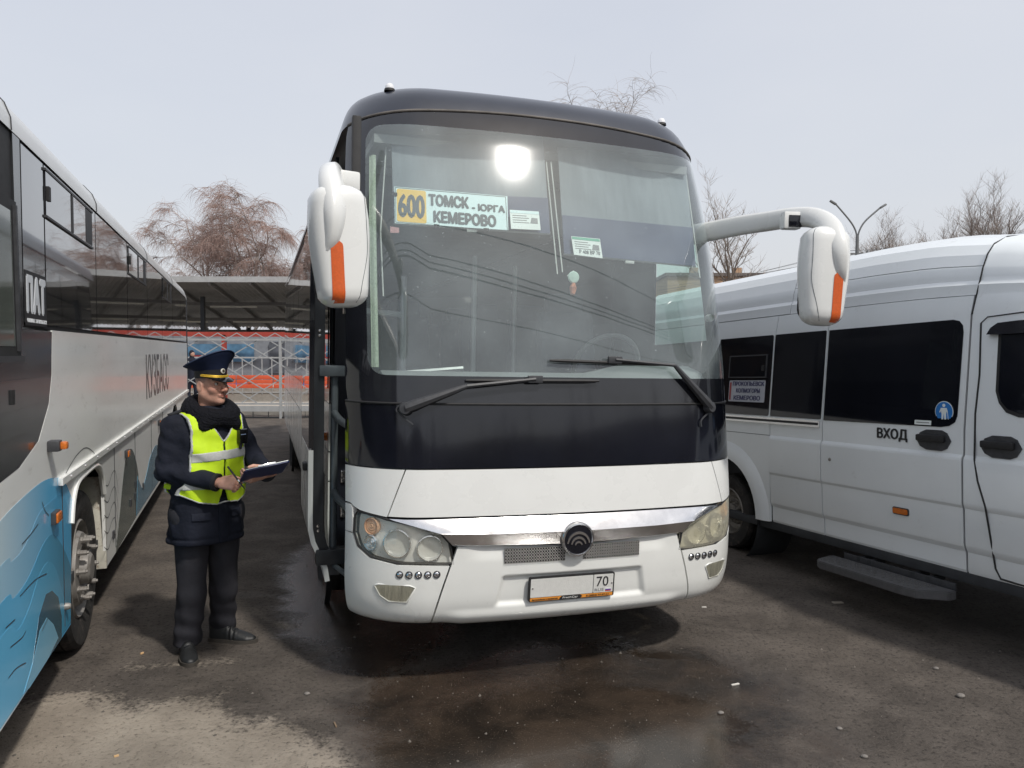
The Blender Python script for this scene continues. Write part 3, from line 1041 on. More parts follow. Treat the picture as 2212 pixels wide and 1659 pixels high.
M_BAND = mat('side_window_band', (0.012, 0.013, 0.016), rough=0.06, coat=0.4, var=0.2, vscale=2)
for sgn in (-1, 1):
    ys = L0 if sgn < 0 else 0.60
    doors = [ys, 2.5, 3.6, 4.75, 6.0, 7.25, 8.5, 9.8, 11.0, L1] if sgn < 0 else [ys, 2.5, 3.75, 5.0, 6.25, 7.5, 8.75, 10.0, 11.0, L1]
    for k in range(len(doors) - 1):         # luggage flaps along the skirt
        a, b = doors[k] + 0.006, doors[k + 1] - 0.006
        if k == 0:
            side_panel('skirt_panel', sgn, a, b, 0.93, 1.12, M_WHITE)
            side_panel('skirt_panel', sgn, a, 1.72, 0.40, 0.92, M_WHITE)
        else:
            side_panel('luggage_flap', sgn, a, b, 0.40, 1.12, M_WHITE)
    side_panel('waist_panel', sgn, ys, L1, 1.13, 1.45, M_WHITE)
    side_panel('window_band', sgn, (ys if sgn < 0 else 2.1), L1, 1.455, 3.10, M_BAND, nz=14)
    wins = [ys + 0.08, 2.9, 4.5, 6.1, 7.7, 9.3, 10.7, L1 - 0.15] if sgn < 0 else [2.25, 3.7, 5.2, 6.7, 8.2, 9.7, 10.9, L1 - 0.15]
    for k in range(len(wins) - 1):
        side_panel('window', sgn, wins[k] + 0.02, wins[k + 1] - 0.02, 1.55, 2.95, M_SIDEGL, off=0.005, nz=10, thick=0.004)
# rear wall
MB().box((0, L1 + 0.02, 1.75), (2.30, 0.05, 2.7)).build('rear_wall', M_WHITE, coach)
MB().box((-1.10, L1 + 0.03, 1.1), (0.12, 0.06, 0.5)).build('tail_lamp', M_ORANGE, coach)
# driver's side: window and the frame round it
side_panel('driver_window', 1, 0.66, 1.36, 1.62, 2.92, M_CLEARGL, nz=10, thick=0.0)
side_panel('window_frame', 1, 0.60, 2.1, 2.925, 3.10, M_FRIT)
side_panel('window_frame', 1, 0.60, 2.1, 1.455, 1.61, M_FRIT)
side_panel('window_frame', 1, 1.365, 2.095, 1.615, 2.92, M_FRIT)

# door opening: posts, steps, dark lining
MB().box((-1.145, 0.50, 1.95), (0.05, 0.05, 2.3), bev=0.01).build('door_post', M_RUBBER, coach)
MB().box((-1.12, 0.44, 0.80), (0.05, 0.10, 0.86), bev=0.01).build('door_post', M_RUBBER, coach)
jamb = MB().box((-1.085, L0 - 0.005, 1.70), (0.17, 0.03, 2.62), bev=0.006).build('door_jamb', mat('jamb_black', (0.016, 0.018, 0.026), 0.3, var=0.2), coach)
MB().box((-1.168, L0 - 0.012, 1.0), (0.018, 0.02, 1.25)).build('jamb_edge', M_WHITE, jamb)
for z in (2.12, 0.96, 0.72):
    o = MB().box((-1.10, L0 - 0.024, z), (0.04, 0.012, 0.13 if z > 2 else 0.08), bev=0.004).build('strike_plate', M_CHROME, jamb)
    for dz in (-0.025, 0.025):
        MB().lathe([(0.012, 0), (0.012, 0.008), (0.001, 0.009)], Matrix.Translation((-1.10, L0 - 0.03, z + dz)) @ Matrix.Rotation(pi / 2, 4, 'X'), 12).build('bolt', M_RUBBER, o)
for k in range(3):
    MB().box((-0.72 + 0.14 * k, 0.98, 0.40 + 0.25 * k), (0.8 - 0.28 * k, 0.86, 0.04), bev=0.008).build('door_step', M_DARK, coach)
MB().box((0, L1 / 2 + 0.75, 0.98), (2.28, L1 - 1.55, 0.06)).build('floor', M_DARK, coach)
MB().box((0.45, 1.0, 0.98), (1.35, 0.9, 0.06)).build('floor', M_DARK, coach)
MB().box((-0.30, 1.0, 0.72), (0.04, 0.9, 0.5)).build('step_wall', M_DARK, coach)
MB().box((0, 6.4, 0.42), (2.1, 10.8, 0.05)).build('underbody', M_DARK, coach)
MB().box((0.0, 0.62, 0.42), (1.7, 0.5, 0.04)).build('underbody', M_DARK, coach)
MB().box((0.0, 0.62, 0.70), (1.9, 0.04, 0.50)).build('bulkhead', M_DARK, coach)
M_CEIL = mat('coach_ceiling', (0.30, 0.31, 0.31), 0.8, var=0.1)
MB().box((0, 6.6, 2.98), (2.2, 10.8, 0.05)).build('ceiling', M_CEIL, coach)
MB().box((0, 0.98, 3.04), (2.05, 0.62, 0.05)).build('ceiling', M_CEIL, coach)

# dashboard
rows = []
for k, (dy, z) in enumerate(((0.10, 1.60), (0.20, 1.66), (0.36, 1.70), (0.50, 1.68), (0.58, 1.58), (0.60, 1.30), (0.60, 1.0))):
    row = []
    for t in np.linspace(-1.02, 1.12, 30):
        zz = z + (0.05 * sstep(0.2, 0.5, t) if 0 < k < 5 else 0)
        p = CS0(t, 1.62)
        row.append(Vector((p.x * 0.97, max(p.y + dy, p.y + dy), zz)))
    rows.append(row[::-1])
vs, fs = grid_patch([r[::-1] for r in rows])
mesh('dashboard', vs, fs, M_DASH, coach, 50)
# steering wheel
MSW = Matrix.Translation((0.62, 0.98, 1.74)) @ Matrix.Rotation(radians(-62), 4, 'X')
sw = MB().tube([MSW @ Vector((0.235 * cos(a), 0.235 * sin(a), 0)) for a in np.linspace(0, 2 * pi, 41)], 0.017, 8, cap=False)
sw = sw.build('steering_wheel', mat('grey_wheel_rim', (0.16, 0.17, 0.17), 0.5), coach, smooth=180)
MB().lathe([(0.07, -0.03), (0.075, 0.0), (0.05, 0.015), (0.001, 0.02)], MSW, 20).box((0, 0, 0), (0.001, 0.001, 0.001)).build('hub', M_PLASTIC, sw)
for a in (0, pi * 0.62, pi * 1.38):
    MB().tube([MSW @ Vector((0.05 * sin(a), -0.05 * cos(a), 0)), MSW @ Vector((0.23 * sin(a), -0.23 * cos(a), 0))], 0.012, 6).build('spoke', M_PLASTIC, sw)
# seats
M_SEAT = mat('seat_cloth', (0.06, 0.065, 0.085), 0.9, var=0.25, vscale=14)
def seat(x, y, z, s=1.0):
    st = MB().box((x, y, z + 0.42), (0.46, 0.46, 0.14), bev=0.04).build('seat_cushion', M_SEAT, coach)
    MB().box((x, y + 0.22, z + 0.80), (0.46, 0.13, 0.70), Matrix.Rotation(radians(-10), 3, 'X'), bev=0.05).build('backrest', M_SEAT, st)
    MB().box((x, y + 0.29, z + 1.20), (0.30, 0.12, 0.18), Matrix.Rotation(radians(-10), 3, 'X'), bev=0.04).build('headrest', M_SEAT, st)
seat(0.62, 1.50, 1.0)
for r in range(3):
    for x in (-0.85, -0.38, 0.38, 0.85):
        seat(x, 3.0 + 0.85 * r, 1.0)
# handrails behind the screen
M_RAIL = mat('pale_rail', (0.42, 0.45, 0.45), 0.35, metal=0.4)
MB().tube([(-0.72, 1.35, 1.0), (-0.72, 1.35, 2.05), (-0.72, 1.35, 2.32)], 0.022, 8).build('handrail', M_RAIL, coach)
MB().tube([(-1.08, 1.30, 2.08), (-0.72, 1.35, 2.06)], 0.020, 8).build('handrail', M_RAIL, coach)
MB().tube([(-0.20, 1.45, 1.0), (-0.20, 1.45, 2.5)], 0.018, 8).build('handrail', M_RAIL, coach)
MB().tube([(0.25, 1.9, 1.0), (0.25, 1.9, 2.5)], 0.016, 8).build('handrail', M_RAIL, coach)
MB().tube([(-0.95, 1.0, 1.66), (-0.4, 0.95, 1.71)], 0.016, 6).build('handrail', M_RAIL, coach)

def cin(px, py, d):
    """Coach-local point seen at a photo position, d metres behind the windscreen."""
    t, z = cp(px, py)
    return cdepth(px, py, CS0(t, z).y + d)

def quad_in(name, px4, d, m, parent, th=0.004, n=1):
    P = [cin(*p, d) for p in px4]            # tl, tr, br, bl
    nrm = (P[1] - P[0]).cross(P[3] - P[0]).normalized()
    nrm = nrm if nrm.y < 0 else -nrm
    vs = [p + nrm * th for p in P] + [p - nrm * 0.002 for p in P]
    return mesh(name, vs, [(3, 2, 1, 0), (4, 5, 6, 7), (0, 1, 5, 4), (1, 2, 6, 5), (2, 3, 7, 6), (3, 0, 4, 7)], m, parent), P, nrm

# roller blinds
M_BLIND = mat('blind_grey_reflection', (0.21, 0.235, 0.26), 0.85, var=0.12, vscale=3, bump=0.1, bscale=14, stretch=(6, 1, 1))  # upper blind: grey-white windscreen reflection put into the cloth colour
M_BLINDB = mat('blue_blind_lower', (0.075, 0.088, 0.15), 0.8, var=0.1, vscale=5)
for q in (((845, 292), (1172, 292), (1188, 505), (850, 482)), ((1204, 318), (1478, 345), (1502, 575), (1218, 548))):
    b, P, nr = quad_in('sun_blind', q, 0.14, M_BLIND, coach)
    lo = [q[0][0] * 0.3 + q[3][0] * 0.7, q[0][1] * 0.36 + q[3][1] * 0.64], [q[1][0] * 0.3 + q[2][0] * 0.7, q[1][1] * 0.36 + q[2][1] * 0.64]
    quad_in('blind_lower', (lo[0], lo[1], q[2], q[3]), 0.134, M_BLINDB, b)  # lower blind in its own blue, below the painted reflection
    MB().tube([P[3], P[2]], 0.009, 6).build('blind_rod', M_RAIL, b)
    c = cin((q[3][0] * 0.5 + q[2][0] * 0.5), (q[3][1] + q[2][1]) / 2 + 5, 0.13)
    MB().box(c, (0.06, 0.012, 0.018), bev=0.004).build('pull_handle', mat('white_plastic', (0.6, 0.62, 0.6), 0.4), b)
M_CORD = mat('white_cord', (0.6, 0.63, 0.6), 0.7)
for a, b in (((834, 318), (822, 500)), ((822, 500), (828, 640)), ((1180, 350), (1204, 592)), ((1190, 350), (1215, 588)), ((1478, 350), (1512, 600))):
    MB().tube([cin(*a, 0.16), cin(*b, 0.12)], 0.004, 5).build('blind_cord', M_CORD, coach)
# fringe curtain along the left post
rows = [[CS0(t, z) + Vector((0.02, 0.10 + 0.012 * sin(k * 2.2), 0)) for k, t in enumerate(np.linspace(-1.10, -1.055, 5))] for z in np.linspace(1.72, 2.95, 20)]
vs, fs = grid_patch(rows)
mesh('side_curtain', vs, fs, mat('pale_green_curtain', (0.42, 0.50, 0.40), 0.9, var=0.25, vscale=90), coach, 180)
stk, _, _ = quad_in('sticker', ((843, 489), (862, 492), (862, 503), (843, 503)), 0.004, mat('pale_red_sticker', (0.55, 0.30, 0.30), 0.6, var=0.3, vscale=120), coach, th=0.001)
# camera dome on the right post, charms in the middle
c = cin(1531, 687, 0.06)
MB().lathe([(0.022, 0.03), (0.022, -0.01), (0.016, -0.02), (0.001, -0.022)], Matrix.Translation(c) @ Matrix.Rotation(pi / 2, 4, 'X'), 14).build('cabin_camera', mat('white_plastic', (0.6, 0.62, 0.6), 0.4), coach)

def ctop(o):
    o.matrix_world = CO_M
    return o

# route board and permit cards: loose things behind the glass
def solid_quad(name, px4, d, m, label, cat):
    P = [cin(*p, d) for p in px4]
    nr = (P[1] - P[0]).cross(P[3] - P[0]).normalized()
    nr = nr if nr.y < 0 else -nr
    vs = [p for p in P] + [p - nr * 0.004 for p in P]
    o = mesh(name, vs, [(3, 2, 1, 0), (4, 5, 6, 7), (0, 1, 5, 4), (1, 2, 6, 5), (2, 3, 7, 6), (3, 0, 4, 7)], m)
    tag(o, label, cat)
    xa = (P[1] - P[0]).normalized()
    ya = (P[0] - P[3]).normalized()
    return ctop(o), P, nr, xa, ya
M_BOARD = mat('board_pale_blue', (0.72, 0.90, 0.92), 0.5, var=0.04)
M_BYEL = mat('board_yellow', (0.90, 0.56, 0.07), 0.5, var=0.05)
M_BINK = mat('board_ink', (0.035, 0.05, 0.06), 0.5, var=0.1)
bd, P, nr, xa, ya = solid_quad('route_board', ((852, 403), (1096, 424), (1098, 497), (853, 482)), 0.10, M_BOARD,
                               'pale blue route board reading 600 Tomsk Yurga Kemerovo behind the coach windscreen', 'sign')
W_, H_ = (P[2] - P[3]).length, (P[0] - P[3]).length
MBd = Matrix(((xa.x, ya.x, nr.x, P[3].x), (xa.y, ya.y, nr.y, P[3].y), (xa.z, ya.z, nr.z, P[3].z), (0, 0, 0, 1)))
MB().prism(rrect(0.012, 0.275 * W_, 0.012, H_ - 0.012, 0.012), 0.0, 0.002, MBd).build('number_field', M_BYEL, bd)
for body, sz, w, x, y, bo in (('600', 0.60 * H_, 0.235 * W_, 0.028 * W_, 0.20 * H_, 0.010), ('ТОМСК', 0.28 * H_, 0.36 * W_, 0.295 * W_, 0.57 * H_, 0.006),
                              ('- ЮРГА', 0.17 * H_, 0.30 * W_, 0.68 * W_, 0.53 * H_, 0.003), ('КЕМЕРОВО', 0.28 * H_, 0.56 * W_, 0.335 * W_, 0.12 * H_, 0.006)):
    lettering('lettering', body, sz, w, MBd @ Matrix.Translation((x, y, 0.003)), M_BINK, bd, bold=bo)
for x0, y0, x1, y1 in ((0.004, 0.004, W_ - 0.004, 0.007), (0.004, H_ - 0.007, W_ - 0.004, H_ - 0.004), (0.004, 0.007, 0.007, H_ - 0.007), (W_ - 0.007, 0.007, W_ - 0.004, H_ - 0.007)):
    MB().prism([(x0, y0), (x1, y0), (x1, y1), (x0, y1)], 0.0, 0.0015, MBd).build('border_line', M_BINK, bd)
for x, y in ((0.36 * W_, 0.0), (0.80 * W_, 0.0), (0.0, 0.78 * H_)):
    MB().box(MBd @ Vector((x, y, 0.004)), (0.03, 0.012, 0.02), bev=0.003).build('binder_clip', M_RUBBER, bd)
M_CARD = mat('white_card', (0.82, 0.88, 0.86), 0.5, var=0.05)
for q, lb in ((((1101, 453), (1164, 457), (1168, 497), (1104, 494)), 'small white permit card clipped right of the route board'),
              (((1234, 510), (1296, 516), (1302, 558), (1240, 550)), 'green headed permit card hanging low on the right blind')):
    cd, P, nr, xa, ya = solid_quad('permit_card', q, 0.11, M_CARD, lb, 'card')
    w, h = (P[2] - P[3]).length, (P[0] - P[3]).length
    Mc = Matrix(((xa.x, ya.x, nr.x, P[3].x), (xa.y, ya.y, nr.y, P[3].y), (xa.z, ya.z, nr.z, P[3].z), (0, 0, 0, 1)))
    MB().prism([(0.003, h * 0.84), (w - 0.003, h * 0.84), (w - 0.003, h - 0.003), (0.003, h - 0.003)], 0, 0.0015, Mc).build('card_head', mat('card_green', (0.10, 0.42, 0.28), 0.5) if 'green' in lb else M_BOARD, cd)
    for k in range(4):
        y = h * (0.70 - 0.12 * k)
        MB().prism([(w * 0.08, y), (w * (0.55 + 0.08 * (k % 2)), y), (w * (0.55 + 0.08 * (k % 2)), y + 0.004), (w * 0.08, y + 0.004)], 0, 0.0015, Mc).build('print_line', M_INKGREY, cd)
    MB().prism([(w * 0.66, h * 0.34), (w * 0.92, h * 0.34), (w * 0.92, h * 0.62), (w * 0.72, h * 0.64)], 0, 0.0015, Mc).build('print_block', M_INKGREY, cd)
    if 'green' in lb:
        lettering('lettering', 'Р 408 ВР 70', 0.022, w * 0.72, Mc @ Matrix.Translation((w * 0.2, h * 0.10, 0.002)), M_BINK, cd)
ch = MB().lathe([(0.034, -0.004), (0.036, 0.0), (0.03, 0.006), (0.001, 0.008)], Matrix.Translation(cin(1239, 599, 0.11)) @ Matrix.Rotation(pi / 2, 4, 'X'), 20)
o = ch.build('charm', mat('pale_green_charm', (0.55, 0.72, 0.64), 0.4))
ctop(tag(o, 'round pale green charm hanging behind the windscreen', 'charm'))
MB().tube([cin(1225, 596, 0.11), cin(1239, 585, 0.11)], 0.003, 5).build('charm_cord', M_CORD, o)
MB().tube([cin(1239, 612, 0.11), cin(1238, 622, 0.11)], [0.010, 0.022], 8).tube([cin(1238, 622, 0.11), cin(1237, 636, 0.11)], [0.022, 0.014], 8).build('charm_bead', mat('red_gold_charm', (0.45, 0.16, 0.08), 0.5, var=0.5, vscale=60), o)

# --- wheels
M_TYRE = mat('tyre_rubber', (0.022, 0.021, 0.020), rough=0.8, var=0.4, vscale=9, dirt=((0.12, 0.10, 0.085), 14, 0.52, 0.7), bump=0.3, bscale=40)
M_RIM = mat('grey_steel_rim', (0.27, 0.255, 0.235), rough=0.5, metal=0.3, var=0.2, vscale=10, dirt=((0.10, 0.075, 0.055), 22, 0.52, 0.8))
def wheel(parent, c, r, w, sgn, rim_r=None, groove=True, convex=False):
    """Wheel with its axis along local x, outer face towards sgn."""
    rim_r = rim_r or r * 0.58
    M = Matrix.Translation(c) @ Matrix.Rotation(pi / 2, 4, 'Y')
    h = w / 2
    prof = [(rim_r, -h * 0.8), (r * 0.80, -h), (r * 0.94, -h * 0.96), (r * 0.985, -h * 0.80)]
    if groove:
        for g in (-0.45, 0.0, 0.45):
            prof += [(r, h * (g - 0.16)), (r, h * (g - 0.05)), (r * 0.97, h * (g - 0.045)), (r * 0.97, h * (g + 0.045)), (r, h * (g + 0.05))]
    prof += [(r * 0.985, h * 0.80), (r * 0.94, h * 0.96), (r * 0.80, h), (rim_r, h * 0.8)]
    ty = MB().lathe(prof, M, 44).build('wheel', M_TYRE, parent, smooth=30)
    s = sgn
    prof = [(rim_r, 0.8), (rim_r * 0.97, 0.88), (rim_r * 0.92, 0.60), (rim_r * 0.86, 0.40), (rim_r * 0.80, 0.55), (rim_r * 0.72, 0.92), (rim_r * 0.50, 0.98), (rim_r * 0.47, 0.80), (rim_r * 0.34, 0.82), (rim_r * 0.31, 1.22), (rim_r * 0.25, 1.32), (0.001, 1.34)]
    if convex:
        MB().lathe([(a, s * h * b) for a, b in prof], M, 40).build('rim', M_RIM, ty, smooth=35)
        for k in range(10):
            a = 2 * pi * k / 10 + 0.2
            MB().lathe([(0.021, s * h * 0.92), (0.021, s * h * 1.02), (0.016, s * h * 1.03), (0.0155, s * h * 1.28), (0.010, s * h * 1.29), (0.009, s * h * 1.36), (0.001, s * h * 1.37)], M @ Matrix.Translation((rim_r * 0.61 * cos(a), rim_r * 0.61 * sin(a), 0)), 8).build('wheel_nut', M_RIM, ty)
        return ty
    MB().lathe([(rim_r, s * h * 0.8), (rim_r * 0.96, s * h * 0.86), (rim_r * 0.92, s * h * 0.5), (rim_r * 0.80, s * h * 0.15), (rim_r * 0.62, s * h * 0.05), (rim_r * 0.56, s * h * 0.30), (rim_r * 0.30, s * h * 0.34), (rim_r * 0.28, s * h * 0.62), (0.001, s * h * 0.66)], M, 36).build('rim', M_RIM, ty, smooth=35)
    for k in range(10):
        a = 2 * pi * k / 10
        MB().lathe([(0.020, s * h * 0.28), (0.018, s * h * 0.46), (0.012, s * h * 0.46), (0.011, s * h * 0.62), (0.001, s * h * 0.62)], M @ Matrix.Translation((rim_r * 0.44 * cos(a), rim_r * 0.44 * sin(a), 0)), 8).build('wheel_nut', M_RIM, ty)
    return ty
for sgn in (-1, 1):
    for y in (2.12, 8.6):
        wheel(coach, (sgn * 1.02, y, 0.49 + sgn * 1.02 * sin(CO_LEAN)), 0.48, 0.28, sgn)
        MB().lathe([(0.60, -0.02), (0.60, 0.02)], Matrix.Translation((sgn * 1.17, y, 0.49)) @ Matrix.Rotation(pi / 2, 4, 'Y'), 30).build('wheel_arch', M_RUBBER, coach)

# --- wipers
def off_line(pts, off):
    return [CS(*cp(*p), off) for p in pts]
def wiper(pivot, elbow, head, b0, b1):
    pp, ee, hh = CS(*cp(*pivot), 0.03), CS(*cp(*elbow), 0.045), CS(*cp(*head), 0.045)
    w = MB().lathe([(0.033, -0.035), (0.036, 0.0), (0.030, 0.014), (0.001, 0.018)], disc_frame(*cp(*pivot), 0.028), 18).build('wiper', M_PLASTIC, coach)
    mid = pp.lerp(ee, 0.55)
    MB().tube([pp, pp.lerp(ee, 0.12), mid, pp.lerp(ee, 0.9), ee], [0.026, 0.030, 0.022, 0.015, 0.012], 8).build('wiper_arm', M_PLASTIC, w)
    MB().tube([ee, hh], [0.011, 0.009], 6).build('arm_rod', M_PLASTIC, w)
    B = off_line([(b0[0] + (b1[0] - b0[0]) * k / 10, b0[1] + (b1[1] - b0[1]) * k / 10) for k in range(11)], 0.022)
    MB().tube(B, [0.007] + [0.011] * 9 + [0.007], 6).build('wiper_blade', M_RUBBER, w)
    MB().box(hh.lerp(CS(*cp(*head), 0.02), 0.4), (0.085, 0.022, 0.04), bev=0.006).build('blade_clip', M_PLASTIC, w)
    return w
wiper((878, 883), (1005, 836), (1152, 821), (1005, 823), (1290, 824))
wiper((1527, 880), (1448, 792), (1322, 780), (1185, 780), (1440, 789))
for a, b, c in (((870, 872), (858, 888), (893, 918)), ((1526, 893), (1512, 908), (1512, 922))):
    MB().tube(spline(off_line((a, b, c), 0.012), 5), 0.005, 5).build('washer_hose', M_PLASTIC, coach)

# --- mirrors
def mirror(sgn):
    arm_px = ((1500, 506, 0.68), (1548, 497, 0.50), (1600, 487, 0.32), (1660, 478, 0.12), (1715, 470, -0.06), (1762, 472, -0.22), (1796, 492, -0.34), (1812, 535, -0.41), (1817, 580, -0.425), (1818, 606, -0.41))
    path = []
    for px, py, y in arm_px:
        p = cdepth(px, py, y)
        path.append(Vector((sgn * p.x, p.y, p.z)))
    sp = spline(path, 6)
    n = len(sp)
    # arm: a flattened tube, tall where it leaves the body
    vs, fs = [], []
    for i, p in enumerate(sp):
        k = i / (n - 1)
        t = (sp[min(i + 1, n - 1)] - sp[max(i - 1, 0)]).normalized()
        side = Vector((0, -1, 0)) if abs(t.y) < 0.7 else Vector((-sgn, 0, 0))
        side = (Vector((sgn * -0.75, -1, 0)) - t * Vector((sgn * -0.75, -1, 0)).dot(t)).normalized()
        upv = t.cross(side).normalized()
        hh = 0.066 - 0.018 * k - 0.026 * sstep(0.72, 1.0, k)
        ww = 0.030 + 0.018 * sstep(0, 0.6, k) - 0.024 * sstep(0.72, 1.0, k)
        for q in range(12):
            a = 2 * pi * q / 12
            ca, sa = cos(a), sin(a)
            vs.append(p + upv * hh * math.copysign(abs(ca) ** 0.6, ca) + side * ww * math.copysign(abs(sa) ** 0.6, sa))
    for i in range(n - 1):
        for q in range(12):
            a, b = i * 12 + q, i * 12 + (q + 1) % 12
            fs.append((a, b, b + 12, a + 12))
    fs += [tuple(range(11, -1, -1)), tuple(range((n - 1) * 12, n * 12))]
    arm = mesh('mirror', vs, fs, M_WHITE, coach, 50, label='left door mirror arm and housing' if sgn < 0 else 'right mirror on its long white arm')
    bm_ = bmesh.new(); bm_.from_mesh(arm.data); bmesh.ops.recalc_face_normals(bm_, faces=bm_.faces); bm_.to_mesh(arm.data); bm_.free()
    # housing, built about its own centre: x across, y fore-aft, z up
    c = Vector((sgn * 1.305, -0.33, 2.265))
    tl = Matrix.Translation(c) @ Euler((radians(-4), radians(sgn * 3), radians(sgn * -14))).to_matrix().to_4x4()
    vs, fs = [], []
    N = 36
    zs = [-0.268, -0.264, -0.256, -0.244, -0.225, -0.19, -0.12, -0.04, 0.04, 0.12, 0.18, 0.215, 0.24, 0.256, 0.264, 0.268]
    for z in zs:
        e = sqrt(max(0.0, 1 - max(0, (abs(z) - 0.21) / 0.06) ** 2 * 0.82))
        hw = (0.108 + 0.025 * sstep(-0.27, 0.08, z) - 0.012 * sstep(0.08, 0.25, z)) * e
        hd = (0.086 + 0.014 * sstep(-0.25, 0.15, z)) * e
        for q in range(N):
            a = 2 * pi * q / N
            ca, sa = cos(a), sin(a)
            x = hw * math.copysign(abs(ca) ** 0.62, ca)
            y = hd * math.copysign(abs(sa) ** 0.70, sa)
            if y > 0: y = min(y, 0.052)           # flat back where the glass sits
            vs.append(tl @ Vector((x, y, z)))
    for i in range(len(zs) - 1):
        for q in range(N):
            a, b = i * N + q, i * N + (q + 1) % N
            fs.append((a, b, b + N, a + N))
    fs += [tuple(range(N - 1, -1, -1)), tuple(range((len(zs) - 1) * N, len(zs) * N))]
    mesh('mirror_housing', vs, fs, M_WHITE, arm, 55)
    MB().prism(rrect(-0.10, 0.10, -0.22, 0.22, 0.05), 0.0, 0.006, tl @ Matrix.Translation((0, 0.0525, 0)) @ Matrix.Rotation(-pi / 2, 4, 'X')).build('mirror_glass', M_MIRROR, arm)
    MB().prism(rrect(-0.112, 0.112, -0.235, 0.235, 0.05), 0.0, 0.003, tl @ Matrix.Translation((0, 0.051, 0)) @ Matrix.Rotation(-pi / 2, 4, 'X')).build('mirror_rim', M_RUBBER, arm)
    # orange strip down the front face
    rows = []
    x0 = sgn * 0.046
    for z in np.linspace(-0.258, 0.012, 20):
        e = sqrt(max(0.0, 1 - max(0, (abs(z) - 0.21) / 0.06) ** 2 * 0.82))
        hw = (0.108 + 0.025 * sstep(-0.27, 0.08, z) - 0.012 * sstep(0.08, 0.25, z)) * e
        hd = (0.086 + 0.014 * sstep(-0.25, 0.15, z)) * e
        row = []
        wd = 0.0275 * sqrt(max(0.02, 1 - max(0, (z + 0.015) / 0.028) ** 2))
        for q in np.linspace(-1, 1, 5):
            x = x0 + wd * q
            y = -hd * (1 - (abs(x) / hw) ** (2 / 0.62)) ** (0.70 / 2)
            row.append(tl @ Vector((x, y - 0.0022, z)))
        rows.append(row)
    vs, fs = grid_patch(rows)
    mesh('reflector_strip', vs, fs, M_ORANGE, arm, 180)
    ln = []
    for z in np.linspace(-0.255, 0.262, 24):     # moulding seam of the housing
        e = sqrt(max(0.0, 1 - max(0, (abs(z) - 0.21) / 0.06) ** 2 * 0.82))
        hw = (0.108 + 0.025 * sstep(-0.27, 0.08, z) - 0.012 * sstep(0.08, 0.25, z)) * e
        hd = (0.086 + 0.014 * sstep(-0.25, 0.15, z)) * e
        x = -sgn * (0.100 - 0.05 * sstep(0.0, -0.26, z)) * e
        ln.append(tl @ Vector((x, -hd * max(0.0, 1 - (abs(x) / hw) ** (2 / 0.62)) ** 0.35, z)))
    MB().tube(ln, 0.0016, 5).build('housing_seam', M_STEEL, arm)
    # small forward lamp box on the arm
    p = cdepth(1700, 479, -0.08)
    p = Vector((sgn * p.x, p.y - 0.03, p.z))
    bx = MB().box(p, (0.105, 0.07, 0.10), Euler((0, 0, radians(-12 * sgn))).to_matrix(), bev=0.014).build('lamp_box', M_WHITE, arm)
    if sgn > 0: MB().box(p + Vector((0.005 * sgn, -0.037, -0.006)), (0.078 if sgn > 0 else 0.055, 0.012, 0.068 if sgn > 0 else 0.045), Euler((0, 0, radians(-12 * sgn))).to_matrix(), bev=0.006).build('lamp_face', M_BLACKP, arm)
    return arm
mirror(-1)
mirror(1)

